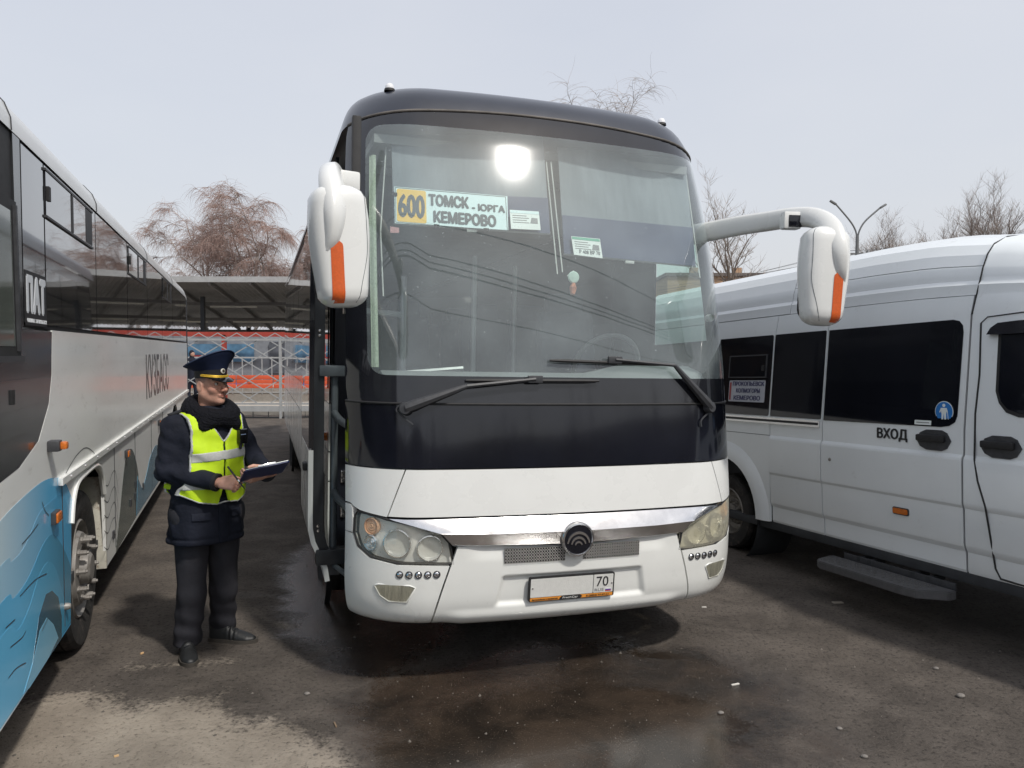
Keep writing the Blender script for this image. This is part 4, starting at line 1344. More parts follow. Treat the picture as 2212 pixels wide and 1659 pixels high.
# --- open plug door, slid out and back along the left side
def door():
    y0, y1 = 1.10, 1.98
    out = 0.15
    def dx(z):
        return -(side_w(max(z, 0.46)) + out) + 0.10 * sstep(0.75, 0.35, z) ** 1.5
    def skin(name, z0, z1, a, b, m, off=0.0, nz=10, thick=0.03, parent=None):
        rows = []
        for z in np.linspace(z0, z1, nz + 1):
            rows.append([Vector((dx(z) - off, y, z)) for y in (b, (a + b) / 2, a)])
        vs, fs = grid_patch(rows, thick)
        return mesh(name, vs, fs, m, parent, 60)
    d = skin('door', 0.34, 1.18, y0, y1, M_WHITE, parent=coach)
    d['label'] = 'open front door slid back along the left side'
    skin('door_glass', 1.19, 2.62, y0 + 0.06, y1, M_SIDEGL, parent=d, nz=14, thick=0.0)
    skin('door_glass_border', 1.19, 2.62, y0, y0 + 0.058, M_FRIT, parent=d, nz=14)
    # inner frame along the near edge
    for a, b, x in ((y0 + 0.005, 0.052, 0.045), ):
        mb = MB()
        P = [Vector((dx(z) + 0.055, y0 + 0.03, z)) for z in np.linspace(0.38, 2.60, 24)]
        vs, fs = [], []
        for p in P:
            vs += [p + Vector((-0.035, -0.024, 0)), p + Vector((0.040, -0.024, 0)), p + Vector((0.040, 0.03, 0)), p + Vector((-0.035, 0.03, 0))]
        for i in range(len(P) - 1):
            for q in range(4):
                fs.append((i * 4 + q, i * 4 + (q + 1) % 4, i * 4 + 4 + (q + 1) % 4, i * 4 + 4 + q))
        fs += [(3, 2, 1, 0), tuple(range(len(vs) - 4, len(vs)))]
        mesh('door_frame', vs, fs, M_STEELD, d)
    for z in (1.93, 1.90, 0.70, 0.67):
        MB().lathe([(0.009, 0), (0.009, 0.007), (0.001, 0.008)], Matrix.Translation((dx(z) + 0.062, y0 + 0.005, z)) @ Matrix.Rotation(pi / 2, 4, 'X'), 10).build('bolt', M_CHROME, d)
    MB().box((dx(0.9) - 0.012, y0 + 0.16, 1.06), (0.03, 0.10, 0.05), bev=0.008).build('door_handle', M_RUBBER, d)
    xt = dx(1.2) + 0.16
    MB().tube([(xt, y0 + 0.05, 0.40), (xt, y0 + 0.05, 1.66)], 0.024, 10).build('pivot_column', M_STEEL, d)
    MB().box((xt - 0.02, y0 + 0.03, 1.68), (0.16, 0.10, 0.07), bev=0.012).build('column_cap', M_STEEL, d)
    MB().box((xt - 0.01, y0 + 0.03, 0.50), (0.20, 0.10, 0.10), bev=0.012).build('column_foot', M_STEELD, d)
    for z in (1.36, 0.86):
        MB().tube(spline([(xt, y0 + 0.04, z + 0.05), (xt + 0.02, y0 - 0.06, z + 0.02), (xt + 0.05, y0 - 0.20, z), (-1.10, 0.50, z)], 6), 0.024, 10).build('swing_arm', M_STEEL, d)
    MB().tube([(xt, y0 + 0.04, 0.44), (xt + 0.10, y0 - 0.3, 0.42)], 0.016, 8).build('lower_link', M_STEEL, d)
    return d
M_STEELD = mat('dark_door_frame', (0.035, 0.038, 0.042), rough=0.42, metal=0.2, var=0.15, vscale=12)
door()
MB().lathe([(0.032, 0.0), (0.030, 0.02), (0.018, 0.036), (0.001, 0.04)], Matrix.Translation((-side_w(1.2), L0 + 0.12, 1.22)) @ Matrix.Rotation(-pi / 2, 4, 'Y'), 16).build('side_marker', M_AMBER, coach)
# ================================================================ city bus at the left
LB0, LA = Vector((-2.02, 3.04, 0.0)), radians(19.3)
LB_M = Matrix.Translation(LB0) @ Matrix.Rotation(LA, 4, 'Z')
LB_I = LB_M.inverted()
def local_x(MI, px, py, c=0.0):
    d = MI.to_3x3() @ ray(px, py)
    o = MI @ EYE
    return o + d * ((c - o.x) / d.x)
def lp(px, py):
    p = local_x(LB_I, px, py)
    return p.y, p.z
z1 = lambda x, y: lp(x * .4167, 129.6 + y * .4167)
z2 = lambda x, y: lp(x * .4167, 777.7 + y * .4167)
bus = empty('city_bus', LB0, (0, 0, LA), label='white and black city bus with blue wave livery at the left edge', cat='bus')
# plane of the side: s runs back, z up, outwards = +x
M_SIDE = Matrix(((0, 0, 1, 0), (1, 0, 0, 0), (0, 1, 0, 0), (0, 0, 0, 1)))
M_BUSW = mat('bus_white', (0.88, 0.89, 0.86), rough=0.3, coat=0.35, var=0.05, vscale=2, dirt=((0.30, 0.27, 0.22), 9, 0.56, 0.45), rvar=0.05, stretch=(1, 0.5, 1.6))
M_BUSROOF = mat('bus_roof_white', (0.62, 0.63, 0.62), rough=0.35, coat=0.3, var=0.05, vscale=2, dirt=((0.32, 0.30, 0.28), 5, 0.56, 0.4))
M_BUSBLK = mat('bus_black_window', (0.016, 0.017, 0.019), rough=0.05, coat=1.0, coat_rough=0.02, var=0.2, vscale=2, bump=0.02, bscale=2.2)
M_BUSGREY = mat('bus_dark_grey', (0.028, 0.030, 0.033), rough=0.22, coat=0.4, var=0.2, vscale=6, dirt=((0.10, 0.09, 0.08), 10, 0.6, 0.35))
def sheet(name, poly, m, x0=-0.02, x1=0.0, parent=None, smooth=None):
    a = sum(p[0] * q[1] - q[0] * p[1] for p, q in zip(poly, poly[1:] + poly[:1]))
    if a < 0: poly = poly[::-1]
    return MB().prism(poly, x0, x1, M_SIDE).build(name, m, parent or bus, smooth)
S0, S1 = -1.25, 10.9
def arch_pts(c, r, z0, n=14):
    a0 = math.asin(max(-1, min(1, (z0 - 0.50) / r)))
    return [(c - r * cos(a), 0.50 + r * sin(a)) for a in np.linspace(a0, pi - a0, n)]
WC = 1.78                               # front wheel
arch = [(1.17, 0.33), (1.24, 0.87), (1.30, 0.99), (1.42, 1.065), (1.65, 1.085), (2.04, 1.082), (2.22, 1.0), (2.31, 0.855), (2.37, 0.33)]
arch2 = [(7.62, 0.33), (7.68, 0.87), (7.80, 1.0), (8.0, 1.07), (8.4, 1.07), (8.62, 0.98), (8.72, 0.82), (8.76, 0.33)]
sheet('side_panel', [(S0, 0.36)] + arch + arch2 + [(S1, 0.36), (S1, 1.145), (S0, 1.145)], M_BUSW)
sheet('side_panel', [(S0, 1.15), (S1, 1.15), (S1, 1.965), (0.89, 1.925), (0.87, 1.78), (0.86, 1.70), (0.79, 1.56), (0.57, 1.40), (0.23, 1.32), (-0.05, 1.30), (S0, 1.27)], M_BUSW)
sheet('front_lower_panel', [(S0, 1.275), (-0.05, 1.305), (0.23, 1.325), (0.565, 1.405), (0.785, 1.563), (0.854, 1.70), (0.864, 1.78), (0.884, 1.918), (S0, 1.918)], M_BUSGREY)
# window band with its flush panes
sheet('window_band', [(S0, 1.923), (0.89, 1.929), (S1 - 0.05, 1.97), (S1 - 0.05, 2.74), (S0, 2.74)], M_RUBBER, -0.03, -0.006)
pane_edges = [0.36, 0.775, 2.165, 3.62, 5.05, 6.55, 8.05, 9.5, 10.82]
for a, b in zip(pane_edges, pane_edges[1:]):
    sheet('window_pane', [(a + 0.012, 1.945 + 0.004 * a), (b - 0.012, 1.945 + 0.004 * b), (b - 0.012, 2.725), (a + 0.012, 2.725)], M_BUSBLK, -0.01, 0.0)
for a, b in ((0.79, 2.02), (3.70, 4.92), (6.66, 7.82)):
    w = sheet('vent_window', [(a, 2.485), (b, 2.485), (b, 2.70), (a, 2.70)], M_BUSBLK, -0.004, 0.006)
    for q in (((a - 0.012, 2.472), (b + 0.012, 2.484)), ((a - 0.012, 2.70), (b + 0.012, 2.712)), ):
        sheet('vent_rail', [(q[0][0], q[0][1]), (q[1][0], q[0][1]), (q[1][0], q[1][1]), (q[0][0], q[1][1])], M_PLASTIC, -0.002, 0.010, w)
    m_ = (a + b) / 2
    sheet('vent_rail', [(m_ - 0.008, 2.486), (m_ + 0.008, 2.486), (m_ + 0.008, 2.699), (m_ - 0.008, 2.699)], M_PLASTIC, 0.001, 0.012, w)
    sheet('vent_gap', [(b - 0.22, 2.49), (b - 0.01, 2.49), (b - 0.01, 2.695), (b - 0.22, 2.695)], M_INK, 0.0, 0.0075, w)
    sheet('vent_latch', [(a + 0.03, 2.56), (a + 0.07, 2.56), (a + 0.07, 2.63), (a + 0.03, 2.63)], M_RUBBER, 0.001, 0.014, w)
# driver's window
dw = sheet('driver_window', [(-0.85, 1.80), (0.29, 1.80), (0.26, 2.45), (-0.85, 2.45)], M_RUBBER, -0.01, 0.004)
sheet('window_glass', [(-0.80, 1.84), (0.20, 1.84), (0.175, 2.40), (-0.80, 2.40)], mat('dull_green_glass', (0.10, 0.115, 0.10), 0.06, coat=0.3, var=0.2, vscale=3), 0.0, 0.0055, dw)
for x0, x1 in ((0.225, 0.25), (-0.26, -0.22)):
    sheet('window_rail', [(x0, 1.82), (x1, 1.82), (x1 - 0.02, 2.43), (x0 - 0.02, 2.43)], M_PLASTIC, 0.002, 0.016, dw)
sheet('window_sill', [(-0.85, 1.775), (0.31, 1.775), (0.31, 1.80), (-0.85, 1.80)], M_PLASTIC, -0.004, 0.014, dw)
sheet('front_pillar', [(0.265, 1.83), (0.345, 1.94), (0.345, 2.735), (0.235, 2.735)], M_BUSGREY, -0.02, 0.002)
hatch = sheet('service_hatch', [(-0.3, 1.46), (0.42, 1.47), (0.42, 1.70), (-0.3, 1.70)], M_BUSGREY, -0.005, 0.006)
sheet('hatch_lock', [(0.10, 1.60), (0.14, 1.60), (0.14, 1.66), (0.10, 1.66)], M_RUBBER, 0.0, 0.013, hatch)
# roof: white cove rising from the window band
rf = [(0.004, 2.738), (0.002, 2.79), (-0.02, 2.85), (-0.07, 2.905), (-0.16, 2.945), (-0.35, 2.975), (-0.75, 2.995), (-1.25, 3.0), (-1.75, 2.995), (-2.15, 2.975), (-2.34, 2.945), (-2.43, 2.905), (-2.48, 2.85), (-2.5, 2.79), (-2.504, 2.738)]
rows = []
for s in [S0 - 0.1, S0, 0.0, 3.0, 6.0, 9.0, 10.3, 10.6, 10.78, 10.88, 10.92]:
    k = max(0.0, (s - 10.3) / 0.62)
    rows.append([Vector((x, s, z - 0.16 * k ** 2.5 * (1 if z > 2.85 else 0.3))) for x, z in rf])
vs, fs = grid_patch([r[::-1] for r in rows])
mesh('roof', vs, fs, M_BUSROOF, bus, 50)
for s in (0.21, 2.2, 5.05, 8.0):
    MB().tube([(x + 0.001, s, z + 0.001) for x, z in rf[:7]], 0.0035, 5).build('roof_seam', M_PLASTIC, bus)
# far side, front, rear, underbody
MB().box((-2.49, 4.8, 1.55), (0.03, 12.0, 2.4)).build('side_panel', M_BUSW, bus)
MB().box((-1.25, S1 - 0.01, 1.56), (2.44, 0.06, 2.36), bev=0.02).build('rear_panel', M_BUSW, bus)
MB().box((-1.25, S0 - 0.02, 0.84), (2.44, 0.08, 0.92), bev=0.02).build('front_panel', M_BUSW, bus)
MB().box((-1.25, S0 - 0.01, 2.02), (2.44, 0.06, 1.42), bev=0.02).build('windscreen', M_BUSBLK, bus)
for x in (-0.32, -2.18):
    MB().box((x, S0 - 0.06, 0.78), (0.44, 0.05, 0.20), bev=0.02).build('headlight', M_HOUS, bus)
MB().tube([(-1.9, S0 - 0.07, 1.34), (-1.3, S0 - 0.07, 1.62)], 0.012, 6).build('wiper', M_RUBBER, bus)
MB().tube([(-0.9, S0 - 0.07, 1.34), (-0.4, S0 - 0.07, 1.62)], 0.012, 6).build('wiper', M_RUBBER, bus)
MB().box((-1.25, 4.8, 0.50), (2.40, 11.9, 0.05)).build('underbody', M_DARK, bus)
MB().tube([(0.0, S1 - 0.02, z) for z in np.linspace(0.4, 2.74, 8)], 0.010, 8).build('corner_trim', M_PLASTIC, bus)
# rub rail with its rivets
rr = MB().prism([(0.95, 1.128), (S1, 1.128), (S1, 1.165), (0.95, 1.165)], 0.0, 0.022, M_SIDE).build('rub_rail', M_BUSW, bus)
for k in range(22):
    MB().lathe([(0.007, 0.0), (0.006, 0.005), (0.0005, 0.006)], M_SIDE @ Matrix.Translation((1.15 + 0.4 * k, 1.148, 0.022)), 8).build('rivet', M_CHROME, rr)
# livery: printed waves, each colour a film of its own on the panel
def grad_mat(name, c0, c1, s0, s1):
    m = mat(name, c1, 0.25, coat=0.5, var=0.04, dirt=((0.2, 0.2, 0.2), 12, 0.62, 0.3))
    n, l = m.node_tree.nodes, m.node_tree.links
    tc = n.new('ShaderNodeTexCoord')
    sp = n.new('ShaderNodeSeparateXYZ')
    l.new(tc.outputs['Object'], sp.inputs[0])
    mr = n.new('ShaderNodeMapRange')
    mr.inputs['From Min'].default_value = s0
    mr.inputs['From Max'].default_value = s1
    l.new(sp.outputs['Y'], mr.inputs['Value'])
    mx = n.new('ShaderNodeMix')
    mx.data_type = 'RGBA'
    mx.inputs[6].default_value = (*c0, 1)
    mx.inputs[7].default_value = (*c1, 1)
    l.new(mr.outputs['Result'], mx.inputs[0])
    l.new(mx.outputs[2], n['Principled BSDF'].inputs['Base Color'])
    return m
def curve_poly(top, bot, n=6):
    t = [(p.x, p.y) for p in spline([Vector((a, b, 0)) for a, b in top], n)]
    return t + bot
Z2 = lambda pts: [z2(*p) for p in pts]
b0 = sheet('wave_print', curve_poly([(S0, 1.05), (-0.5, 1.09)] + Z2([(0, 835), (100, 730), (220, 630), (300, 610), (340, 640)]) + [(1.30, 0.985)], [(1.24, 0.87), (1.17, 0.33), (S0, 0.365)]),
           grad_mat('wave_blue_pale', (0.66, 0.84, 0.92), (0.12, 0.54, 0.90), -0.1, 0.75), 0.0, 0.0006)
b0['label'] = 'pale blue printed wave'
sheet('wave_print', curve_poly([(S0, 0.86)] + Z2([(0, 1070), (60, 1045), (130, 960), (200, 800), (260, 735), (320, 700), (360, 790)]) + [(1.24, 0.87)], [(1.17, 0.335), (S0, 0.37)]), grad_mat('wave_blue_mid', (0.44, 0.72, 0.90), (0.09, 0.47, 0.80), -0.1, 0.9), 0.0, 0.0010)
sheet('wave_print', curve_poly([(S0, 0.70)] + Z2([(0, 1265), (70, 1235), (150, 1120), (220, 960), (270, 905), (320, 960), (362, 1060)]) + [(1.205, 0.6)], [(1.17, 0.34), (S0, 0.375)]), grad_mat('wave_blue_deep', (0.14, 0.56, 0.90), (0.05, 0.28, 0.44), 0.2, 1.1), 0.0, 0.0014)
sheet('wave_print', curve_poly([(S0, 0.56)] + Z2([(0, 1440), (90, 1400), (150, 1280), (200, 1120), (250, 1045), (290, 1090), (330, 1230)]) + [(1.17, 0.42)], [(1.165, 0.345), (S0, 0.38)]), grad_mat('wave_blue_bright', (0.16, 0.60, 0.94), (0.07, 0.38, 0.60), 0.1, 1.0), 0.0, 0.0018)
sheet('wave_print', Z2([(200, 1330), (235, 1215), (268, 1195), (300, 1230), (318, 1330), (318, 1440), (250, 1540), (150, 1690)]), grad_mat('wave_teal', (0.04, 0.14, 0.22), (0.06, 0.13, 0.15), 0.4, 1.1), 0.0, 0.0022)
sheet('wave_print', Z2([(120, 1730), (170, 1560), (205, 1400), (240, 1335), (275, 1370), (300, 1440), (240, 1560), (150, 1700)]), grad_mat('wave_sky', (0.20, 0.56, 0.82), (0.28, 0.58, 0.74), 0.2, 0.9), 0.0, 0.0026)
sheet('wave_print', curve_poly(Z2([(600, 1000), (620, 800), (650, 520), (680, 460), (705, 520), (718, 600)]), Z2([(708, 800), (705, 815)])), mat('wave_green', (0.085, 0.12, 0.11), 0.25, coat=0.5, var=0.06), 0.0, 0.0006)
sheet('wave_print', curve_poly(Z2([(712, 600), (725, 640), (740, 660), (762, 580), (780, 500), (812, 440)]) + [(6.6, 0.62), (7.4, 0.52), (7.6, 0.42)], [(7.58, 0.365), (3.95, 0.365)]), mat('wave_blue_back', (0.07, 0.24, 0.36), 0.25, coat=0.5, var=0.06), 0.0, 0.0022)
M_LINE = mat('wave_line', (0.05, 0.055, 0.06), 0.4)
def ribbon(name, pts, w, m, x=0.001):
    sp = spline([Vector((a, b, 0)) for a, b in pts], 8)
    L, Rr = [], []
    for i, p in enumerate(sp):
        t = (sp[min(i + 1, len(sp) - 1)] - sp[max(0, i - 1)]).normalized()
        nn = Vector((-t.y, t.x, 0)) * w / 2
        L.append((p + nn)); Rr.append((p - nn))
    vs = [M_SIDE @ Vector((q.x, q.y, x)) for q in L] + [M_SIDE @ Vector((q.x, q.y, x)) for q in Rr]
    n = len(sp)
    return mesh(name, vs, [(i, i + n, i + n + 1, i + 1) for i in range(n - 1)], m, bus)
ribbon('line_print', Z2([(310, 670), (345, 580), (400, 490), (450, 455), (500, 500), (510, 560)]), 0.006, M_LINE, 0.0012)
for dy in (0, 85, 165, 245, 330):
    ribbon('line_print', Z2([(540, 640 + dy), (560, 650 + dy), (580, 590 + dy), (596, 575 + dy), (608, 640 + dy), (612, 690 + dy)]), 0.007, M_LINE, 0.0012)
for p in ([(110, 955), (150, 910), (195, 850)], [(100, 1225), (180, 1140), (240, 1108)], [(215, 735), (230, 780), (250, 805)], [(25, 1390), (75, 1345)], [(50, 1490), (110, 1440), (130, 1405)], [(215, 1405), (245, 1340)], [(40, 1650), (80, 1600), (130, 1570)]):
    ribbon('line_print', Z2(p), 0.005, M_LINE, 0.0030)
# lettering on the side
M_LETW = mat('white_lettering', (0.72, 0.75, 0.78), 0.35, var=0.03)
M_LETG = mat('grey_lettering', (0.055, 0.06, 0.065), 0.3, var=0.1)
lettering('lettering', 'КУЗБАСС', 0.42, 2.42, M_SIDE @ Matrix.Translation((4.85, 1.35, 0.0012)), M_LETG, bus, bold=0.006)
o = sheet('name_panel', [(0.385, 1.935), (0.770, 1.938), (0.770, 2.18), (0.385, 2.18)], M_INK, 0.0, 0.0022)
for k, (body, x, w) in enumerate((('П', 0.40, 0.115), ('А', 0.515, 0.13), ('Т', 0.635, 0.12))):
    lettering('lettering', body, 0.150, w, M_SIDE @ Matrix.Translation((x, 1.998, 0.003)), M_LETW, o, bold=0.016)
lettering('lettering', 'ФИЛИАЛ Г. ПРОКОПЬЕВСК', 0.017, 0.36, M_SIDE @ Matrix.Translation((0.405, 1.95, 0.003)), M_LETW, o)
# wheel arch lip, dirty rear edge of the arch, liner
MB().tube([M_SIDE @ Vector((s, z, -0.004)) for s, z in spline([Vector((a, b, 0)) for a, b in arch[1:8]], 4) for s, z in [(s, z)]] if False else [M_SIDE @ Vector((p.x, p.y, -0.002)) for p in spline([Vector((a, b, 0)) for a, b in arch[1:8]], 4)], 0.018, 8).build('arch_lip', M_BUSW, bus)
M_RUSTY = mat('flaking_white_paint', (0.60, 0.58, 0.50), 0.6, var=0.1, vscale=20, dirt=((0.20, 0.11, 0.05), 16, 0.53, 0.9))
MB().box((-0.11, 2.372, 0.64), (0.22, 0.03, 0.64), bev=0.004).build('arch_edge', M_RUSTY, bus)
MB().box((-0.30, 1.76, 1.12), (0.6, 1.24, 0.02)).build('arch_liner', M_DARK, bus)
MB().box((-0.62, 1.76, 0.8), (0.02, 1.24, 0.7)).build('arch_liner', M_DARK, bus)
MB().box((-0.30, 1.155, 0.72), (0.6, 0.02, 0.76)).build('arch_liner', M_DARK, bus)
wheel(bus, (-0.175, WC, 0.485), 0.485, 0.28, 1, rim_r=0.30, convex=True)
wheel(bus, (-0.20, 8.2, 0.485), 0.485, 0.30, 1, rim_r=0.29)
wheel(bus, (-2.30, WC, 0.485), 0.485, 0.28, -1, rim_r=0.29)
wheel(bus, (-2.30, 8.2, 0.485), 0.485, 0.28, -1, rim_r=0.29)
# side markers, plug
for s, z, big in ((0.753, 1.357, True), (0.82, 0.992, False), (3.343, 0.995, False), (5.92, 1.02, False)):
    if big:
        o = MB().box((0.028, s, z), (0.056, 0.07, 0.055), bev=0.010).build('side_marker', M_PLASTIC, bus)
        MB().box((0.066, s + 0.01, z), (0.036, 0.052, 0.040), bev=0.012).build('amber_lens', M_AMBER, o)
    else:
        o = MB().box((0.012, s, z), (0.024, 0.11, 0.062), bev=0.006).build('side_marker', M_PLASTIC, bus)
        MB().box((0.024, s, z), (0.018, 0.095, 0.048), bev=0.006).build('amber_lens', M_AMBER, o)
MB().lathe([(0.02, 0), (0.018, 0.02), (0.012, 0.03), (0.001, 0.032)], M_SIDE @ Matrix.Translation((1.035, 0.472, 0.0)), 12).build('flap_lock', M_RIM, bus)
for s in (1.02, 2.76, 3.92, 5.2, 6.4):
    sheet('panel_seam', [(s, 0.37), (s + 0.007, 0.37), (s + 0.007, 1.125), (s, 1.125)], M_PLASTIC, 0.0, 0.0036)
for s, z in ((2.62, 0.46), (3.55, 0.52), (3.86, 0.52), (4.4, 0.52), (3.9, 0.62)):
    sheet('flap_latch', [(s, z), (s + 0.05, z), (s + 0.05, z + 0.06), (s, z + 0.06)], M_PLASTIC, 0.0, 0.010)
# ================================================================ white van at the right
VA = radians(19.6)
V_M = Matrix.Translation((2.955, 4.44, 0.0)) @ Euler((-0.036, 0, VA)).to_matrix().to_4x4()
V_I = V_M.inverted()
van = empty('passenger_van', (2.955, 4.44, 0), (-0.036, 0, VA), label='white high roof passenger van with dark windows and side step at the right', cat='van')
def vpx(px, py, c=0.0):
    p = local_x(V_I, px, py, c)
    return p.y, p.z
y1 = lambda x, y: vpx((1780 + x * .35262) * .8641, (480 + y * .35262) * .8641)
y2 = lambda x, y: vpx((1780 + x * .36161) * .8641, (1000 + y * .36161) * .8641)
M_VANW = mat('van_white', (0.83, 0.87, 0.88), rough=0.25, coat=0.5, var=0.03, vscale=2, rvar=0.05, dirt=((0.35, 0.34, 0.31), 7, 0.60, 0.35))
M_VANGL = mat('van_black_glass', (0.008, 0.009, 0.013), rough=0.04, coat=0.4, var=0.2, vscale=2)
# body section: (z, inset)
VZ = [0.455, 0.475, 0.590, 0.622, 0.640, 0.865, 0.885, 0.905, 1.165, 1.180, 1.200, 1.225, 1.36, 1.70, 2.07, 2.16, 2.22, 2.235, 2.30, 2.33, 2.36, 2.42, 2.435, 2.52, 2.595, 2.655, 2.69, 2.705, 2.71]
VX = [0.030, 0.022, 0.020, 0.004, 0.000, -0.004, -0.014, -0.016, -0.016, -0.012, 0.000, 0.002, 0.004, 0.036, 0.070, 0.090, 0.104, 0.108, 0.116, 0.134, 0.140, 0.152, 0.158, 0.19, 0.24, 0.34, 0.52, 0.78, 1.02]
def vin(z): return float(np.interp(z, VZ, VX))
def vtop(s):
    """Roof height factor along the van: level, then dropping to the cab and nose."""
    return float(np.interp(s, [-2.15, -2.05, -1.75, -1.5, -0.75, -0.45, -0.1, 0.1, 0.3, 0.7, 1.2, 9], [0.95, 1.08, 1.22, 1.30, 2.10, 2.33, 2.515, 2.575, 2.62, 2.685, 2.71, 2.71]))
def vnar(s):
    return float(np.interp(s, [-2.2, -2.0, -1.6, -1.0, -0.4, 9], [0.42, 0.24, 0.10, 0.03, 0.0, 0.0]))
def vz(s, z):
    return z if z <= 2.07 else 2.07 + (z - 2.07) * (vtop(s) - 2.07) / (2.71 - 2.07)
def vsec(s):
    row = []
    top = vtop(s)
    for z, x in zip(VZ, VX):
        zz = vz(s, z) if s > -0.2 else (z if z <= 0.9 else 0.9 + (z - 0.9) * (top - 0.9) / (2.71 - 0.9))
        row.append(Vector((x * (1.0) + vnar(s), s, zz)))
    return row
def v_side(name, sa, sb, z0, z1, m=M_VANW, off=0.0, n=4, thick=0.02, parent=None):
    zs = sorted(set([z0, z1] + [z for z in VZ if z0 < z < z1]))
    rows = []
    for z in zs:
        rows.append([Vector((vin(z) - off, s, vz(s, z))) for s in np.linspace(sb, sa, n if z1 < 2.3 else 12)])
    vs, fs = grid_patch(rows, thick)
    return mesh(name, vs, fs, m, parent or van, 12)
G2 = 0.005
# panels behind the cab: rear quarter, fixed panel, sliding door
wc = 2.86
v_side('side_panel', 2.20 + G2, 4.6, 1.20, 2.22)
v_side('side_panel', 1.575 + G2, 2.20 - G2, 0.455, 2.22)
v_side('sliding_door', 0.335 + G2, 1.575 - G2, 0.455, 2.22)
v_side('roof_panel', 2.06 + G2, 4.6, 2.228, 2.71)
v_side('roof_panel', 0.305, 2.06 - G2, 2.440, 2.71)
v_side('upper_panel', 0.30, 2.06 - G2, 2.225, 2.434)
# rear quarter below the belt, cut round the wheel
mb = MB()
q0 = [(4.6, 0.46), (4.6, 1.195), (2.205, 1.195), (2.205, 0.46), (2.30, 0.46)] + [(wc - 0.50 * cos(a), 0.46 + 0.50 * sin(a)) for a in np.linspace(0.12, pi - 0.12, 16)]
mb.prism([(s, z) for s, z in q0][::-1], -0.02, 0.0, Matrix(((0, 0, -1, 0), (1, 0, 0, 0), (0, 1, 0, 0), (0, 0, 0, 1))))
mb.build('rear_quarter', M_VANW, van, None)
AR = [(wc - 0.50 * cos(a), 0.46 + 0.50 * sin(a)) for a in np.linspace(0.0, pi, 25)]
rows = [[Vector((x, wc + (s - wc) * k, 0.46 + (z - 0.46) * k)) for s, z in AR] for x, k in ((0.0, 1.30), (-0.022, 1.22), (-0.032, 1.10), (-0.030, 1.0), (0.0, 0.975))]
vs, fs = grid_patch(rows)
mesh('wheel_arch', vs, fs, M_VANW, van, 60)
MB().lathe([(0.49, 0.0), (0.49, 0.4), (0.1, 0.41)], Matrix.Translation((0.0, wc, 0.46)) @ Matrix.Rotation(pi / 2, 4, 'Y'), 30).build('arch_liner', M_DARK, van)
wheel(van, (0.14, wc, 0.345 + 0.036 * wc), 0.345, 0.22, -1, rim_r=0.215)
wheel(van, (0.17, -1.35, 0.345 - 0.036 * 1.35), 0.345, 0.22, -1, rim_r=0.215)
wheel(van, (1.90, wc, 0.345 + 0.036 * wc), 0.345, 0.22, 1, rim_r=0.215)
wheel(van, (1.87, -1.35, 0.345 - 0.036 * 1.35), 0.345, 0.22, 1, rim_r=0.215)
# cab and nose, lofted
ss = [0.325, 0.2, 0.05, -0.1, -0.25, -0.45, -0.6, -0.75, -0.95, -1.2, -1.5, -1.62, -1.75, -1.9, -2.05, -2.15]
rows = []
for s in ss:
    r = vsec(s)
    full = r + [Vector((2.04 - p.x, p.y, p.z)) for p in r[::-1]]
    rows.append(full)
P = [list(c) for c in zip(*rows)]
vs, fs = grid_patch(P)
o = mesh('cab_body', vs, fs, M_VANW, van, 25)
fn = [tuple(i * len(ss) + len(ss) - 1 for i in range(len(P)))]
mesh('nose', [p[-1] for p in P], [tuple(range(len(P)))], M_VANW, van)
def v_sheet(name, poly, m, x0, x1, parent=None):
    a = sum(p[0] * q[1] - q[0] * p[1] for p, q in zip(poly, poly[1:] + poly[:1]))
    if a > 0: poly = poly[::-1]
    vs, n = [], len(poly)
    for xo in (x0, x1):
        vs += [Vector((vin(z) - xo + vnar(s), s, z)) for s, z in poly]
    fs = [tuple(range(n)), tuple(range(2 * n - 1, n - 1, -1))] + [(i, n + i, n + (i + 1) % n, (i + 1) % n) for i in range(n)]
    ob = mesh(name, vs, fs, m, parent or van)
    b_ = bmesh.new(); b_.from_mesh(ob.data); bmesh.ops.recalc_face_normals(b_, faces=b_.faces); b_.to_mesh(ob.data); b_.free()
    return ob
def rpoly(s0, s1, z0, z1, r): return rrect(s0, s1, z0, z1, r, 4)
# dark glass band
v_sheet('window', rpoly(2.22, 4.5, 1.362, 2.058, 0.02), M_VANGL, -0.01, 0.004)
w2 = v_sheet('window', rpoly(1.590, 2.195, 1.362, 2.058, 0.012), M_VANGL, -0.01, 0.004)
w1 = v_sheet('window', [(1.560, 1.358), (1.560, 2.056), (0.46, 2.056), (0.415, 2.045), (0.388, 2.015), (0.380, 1.97), (0.386, 1.44), (0.40, 1.40), (0.44, 1.375), (0.50, 1.365)], M_VANGL, -0.01, 0.004)
vw = v_sheet('vent_window', rpoly(2.29, 2.80, 1.70, 1.885, 0.02), M_VANGL, 0.004, 0.010)
for a, b, c, d in ((2.275, 2.815, 1.690, 1.701), (2.275, 2.815, 1.884, 1.895), (2.275, 2.289, 1.70, 1.885), (2.801, 2.815, 1.70, 1.885)):
    v_sheet('vent_frame', [(a, c), (b, c), (b, d), (a, d)], M_PLASTIC, 0.004, 0.014, vw)
v_sheet('vent_latch', rpoly(2.30, 2.335, 1.75, 1.80, 0.005), M_RUBBER, 0.008, 0.02, vw)
# chrome door rail
rl = v_sheet('slide_rail', [(1.60, 1.300), (4.5, 1.300), (4.5, 1.352), (1.60, 1.352)], M_CHROME, 0.0, 0.012)
v_sheet('rail_slot', [(1.61, 1.316), (4.5, 1.316), (4.5, 1.336), (1.61, 1.336)], M_INK, 0.006, 0.0135, rl)
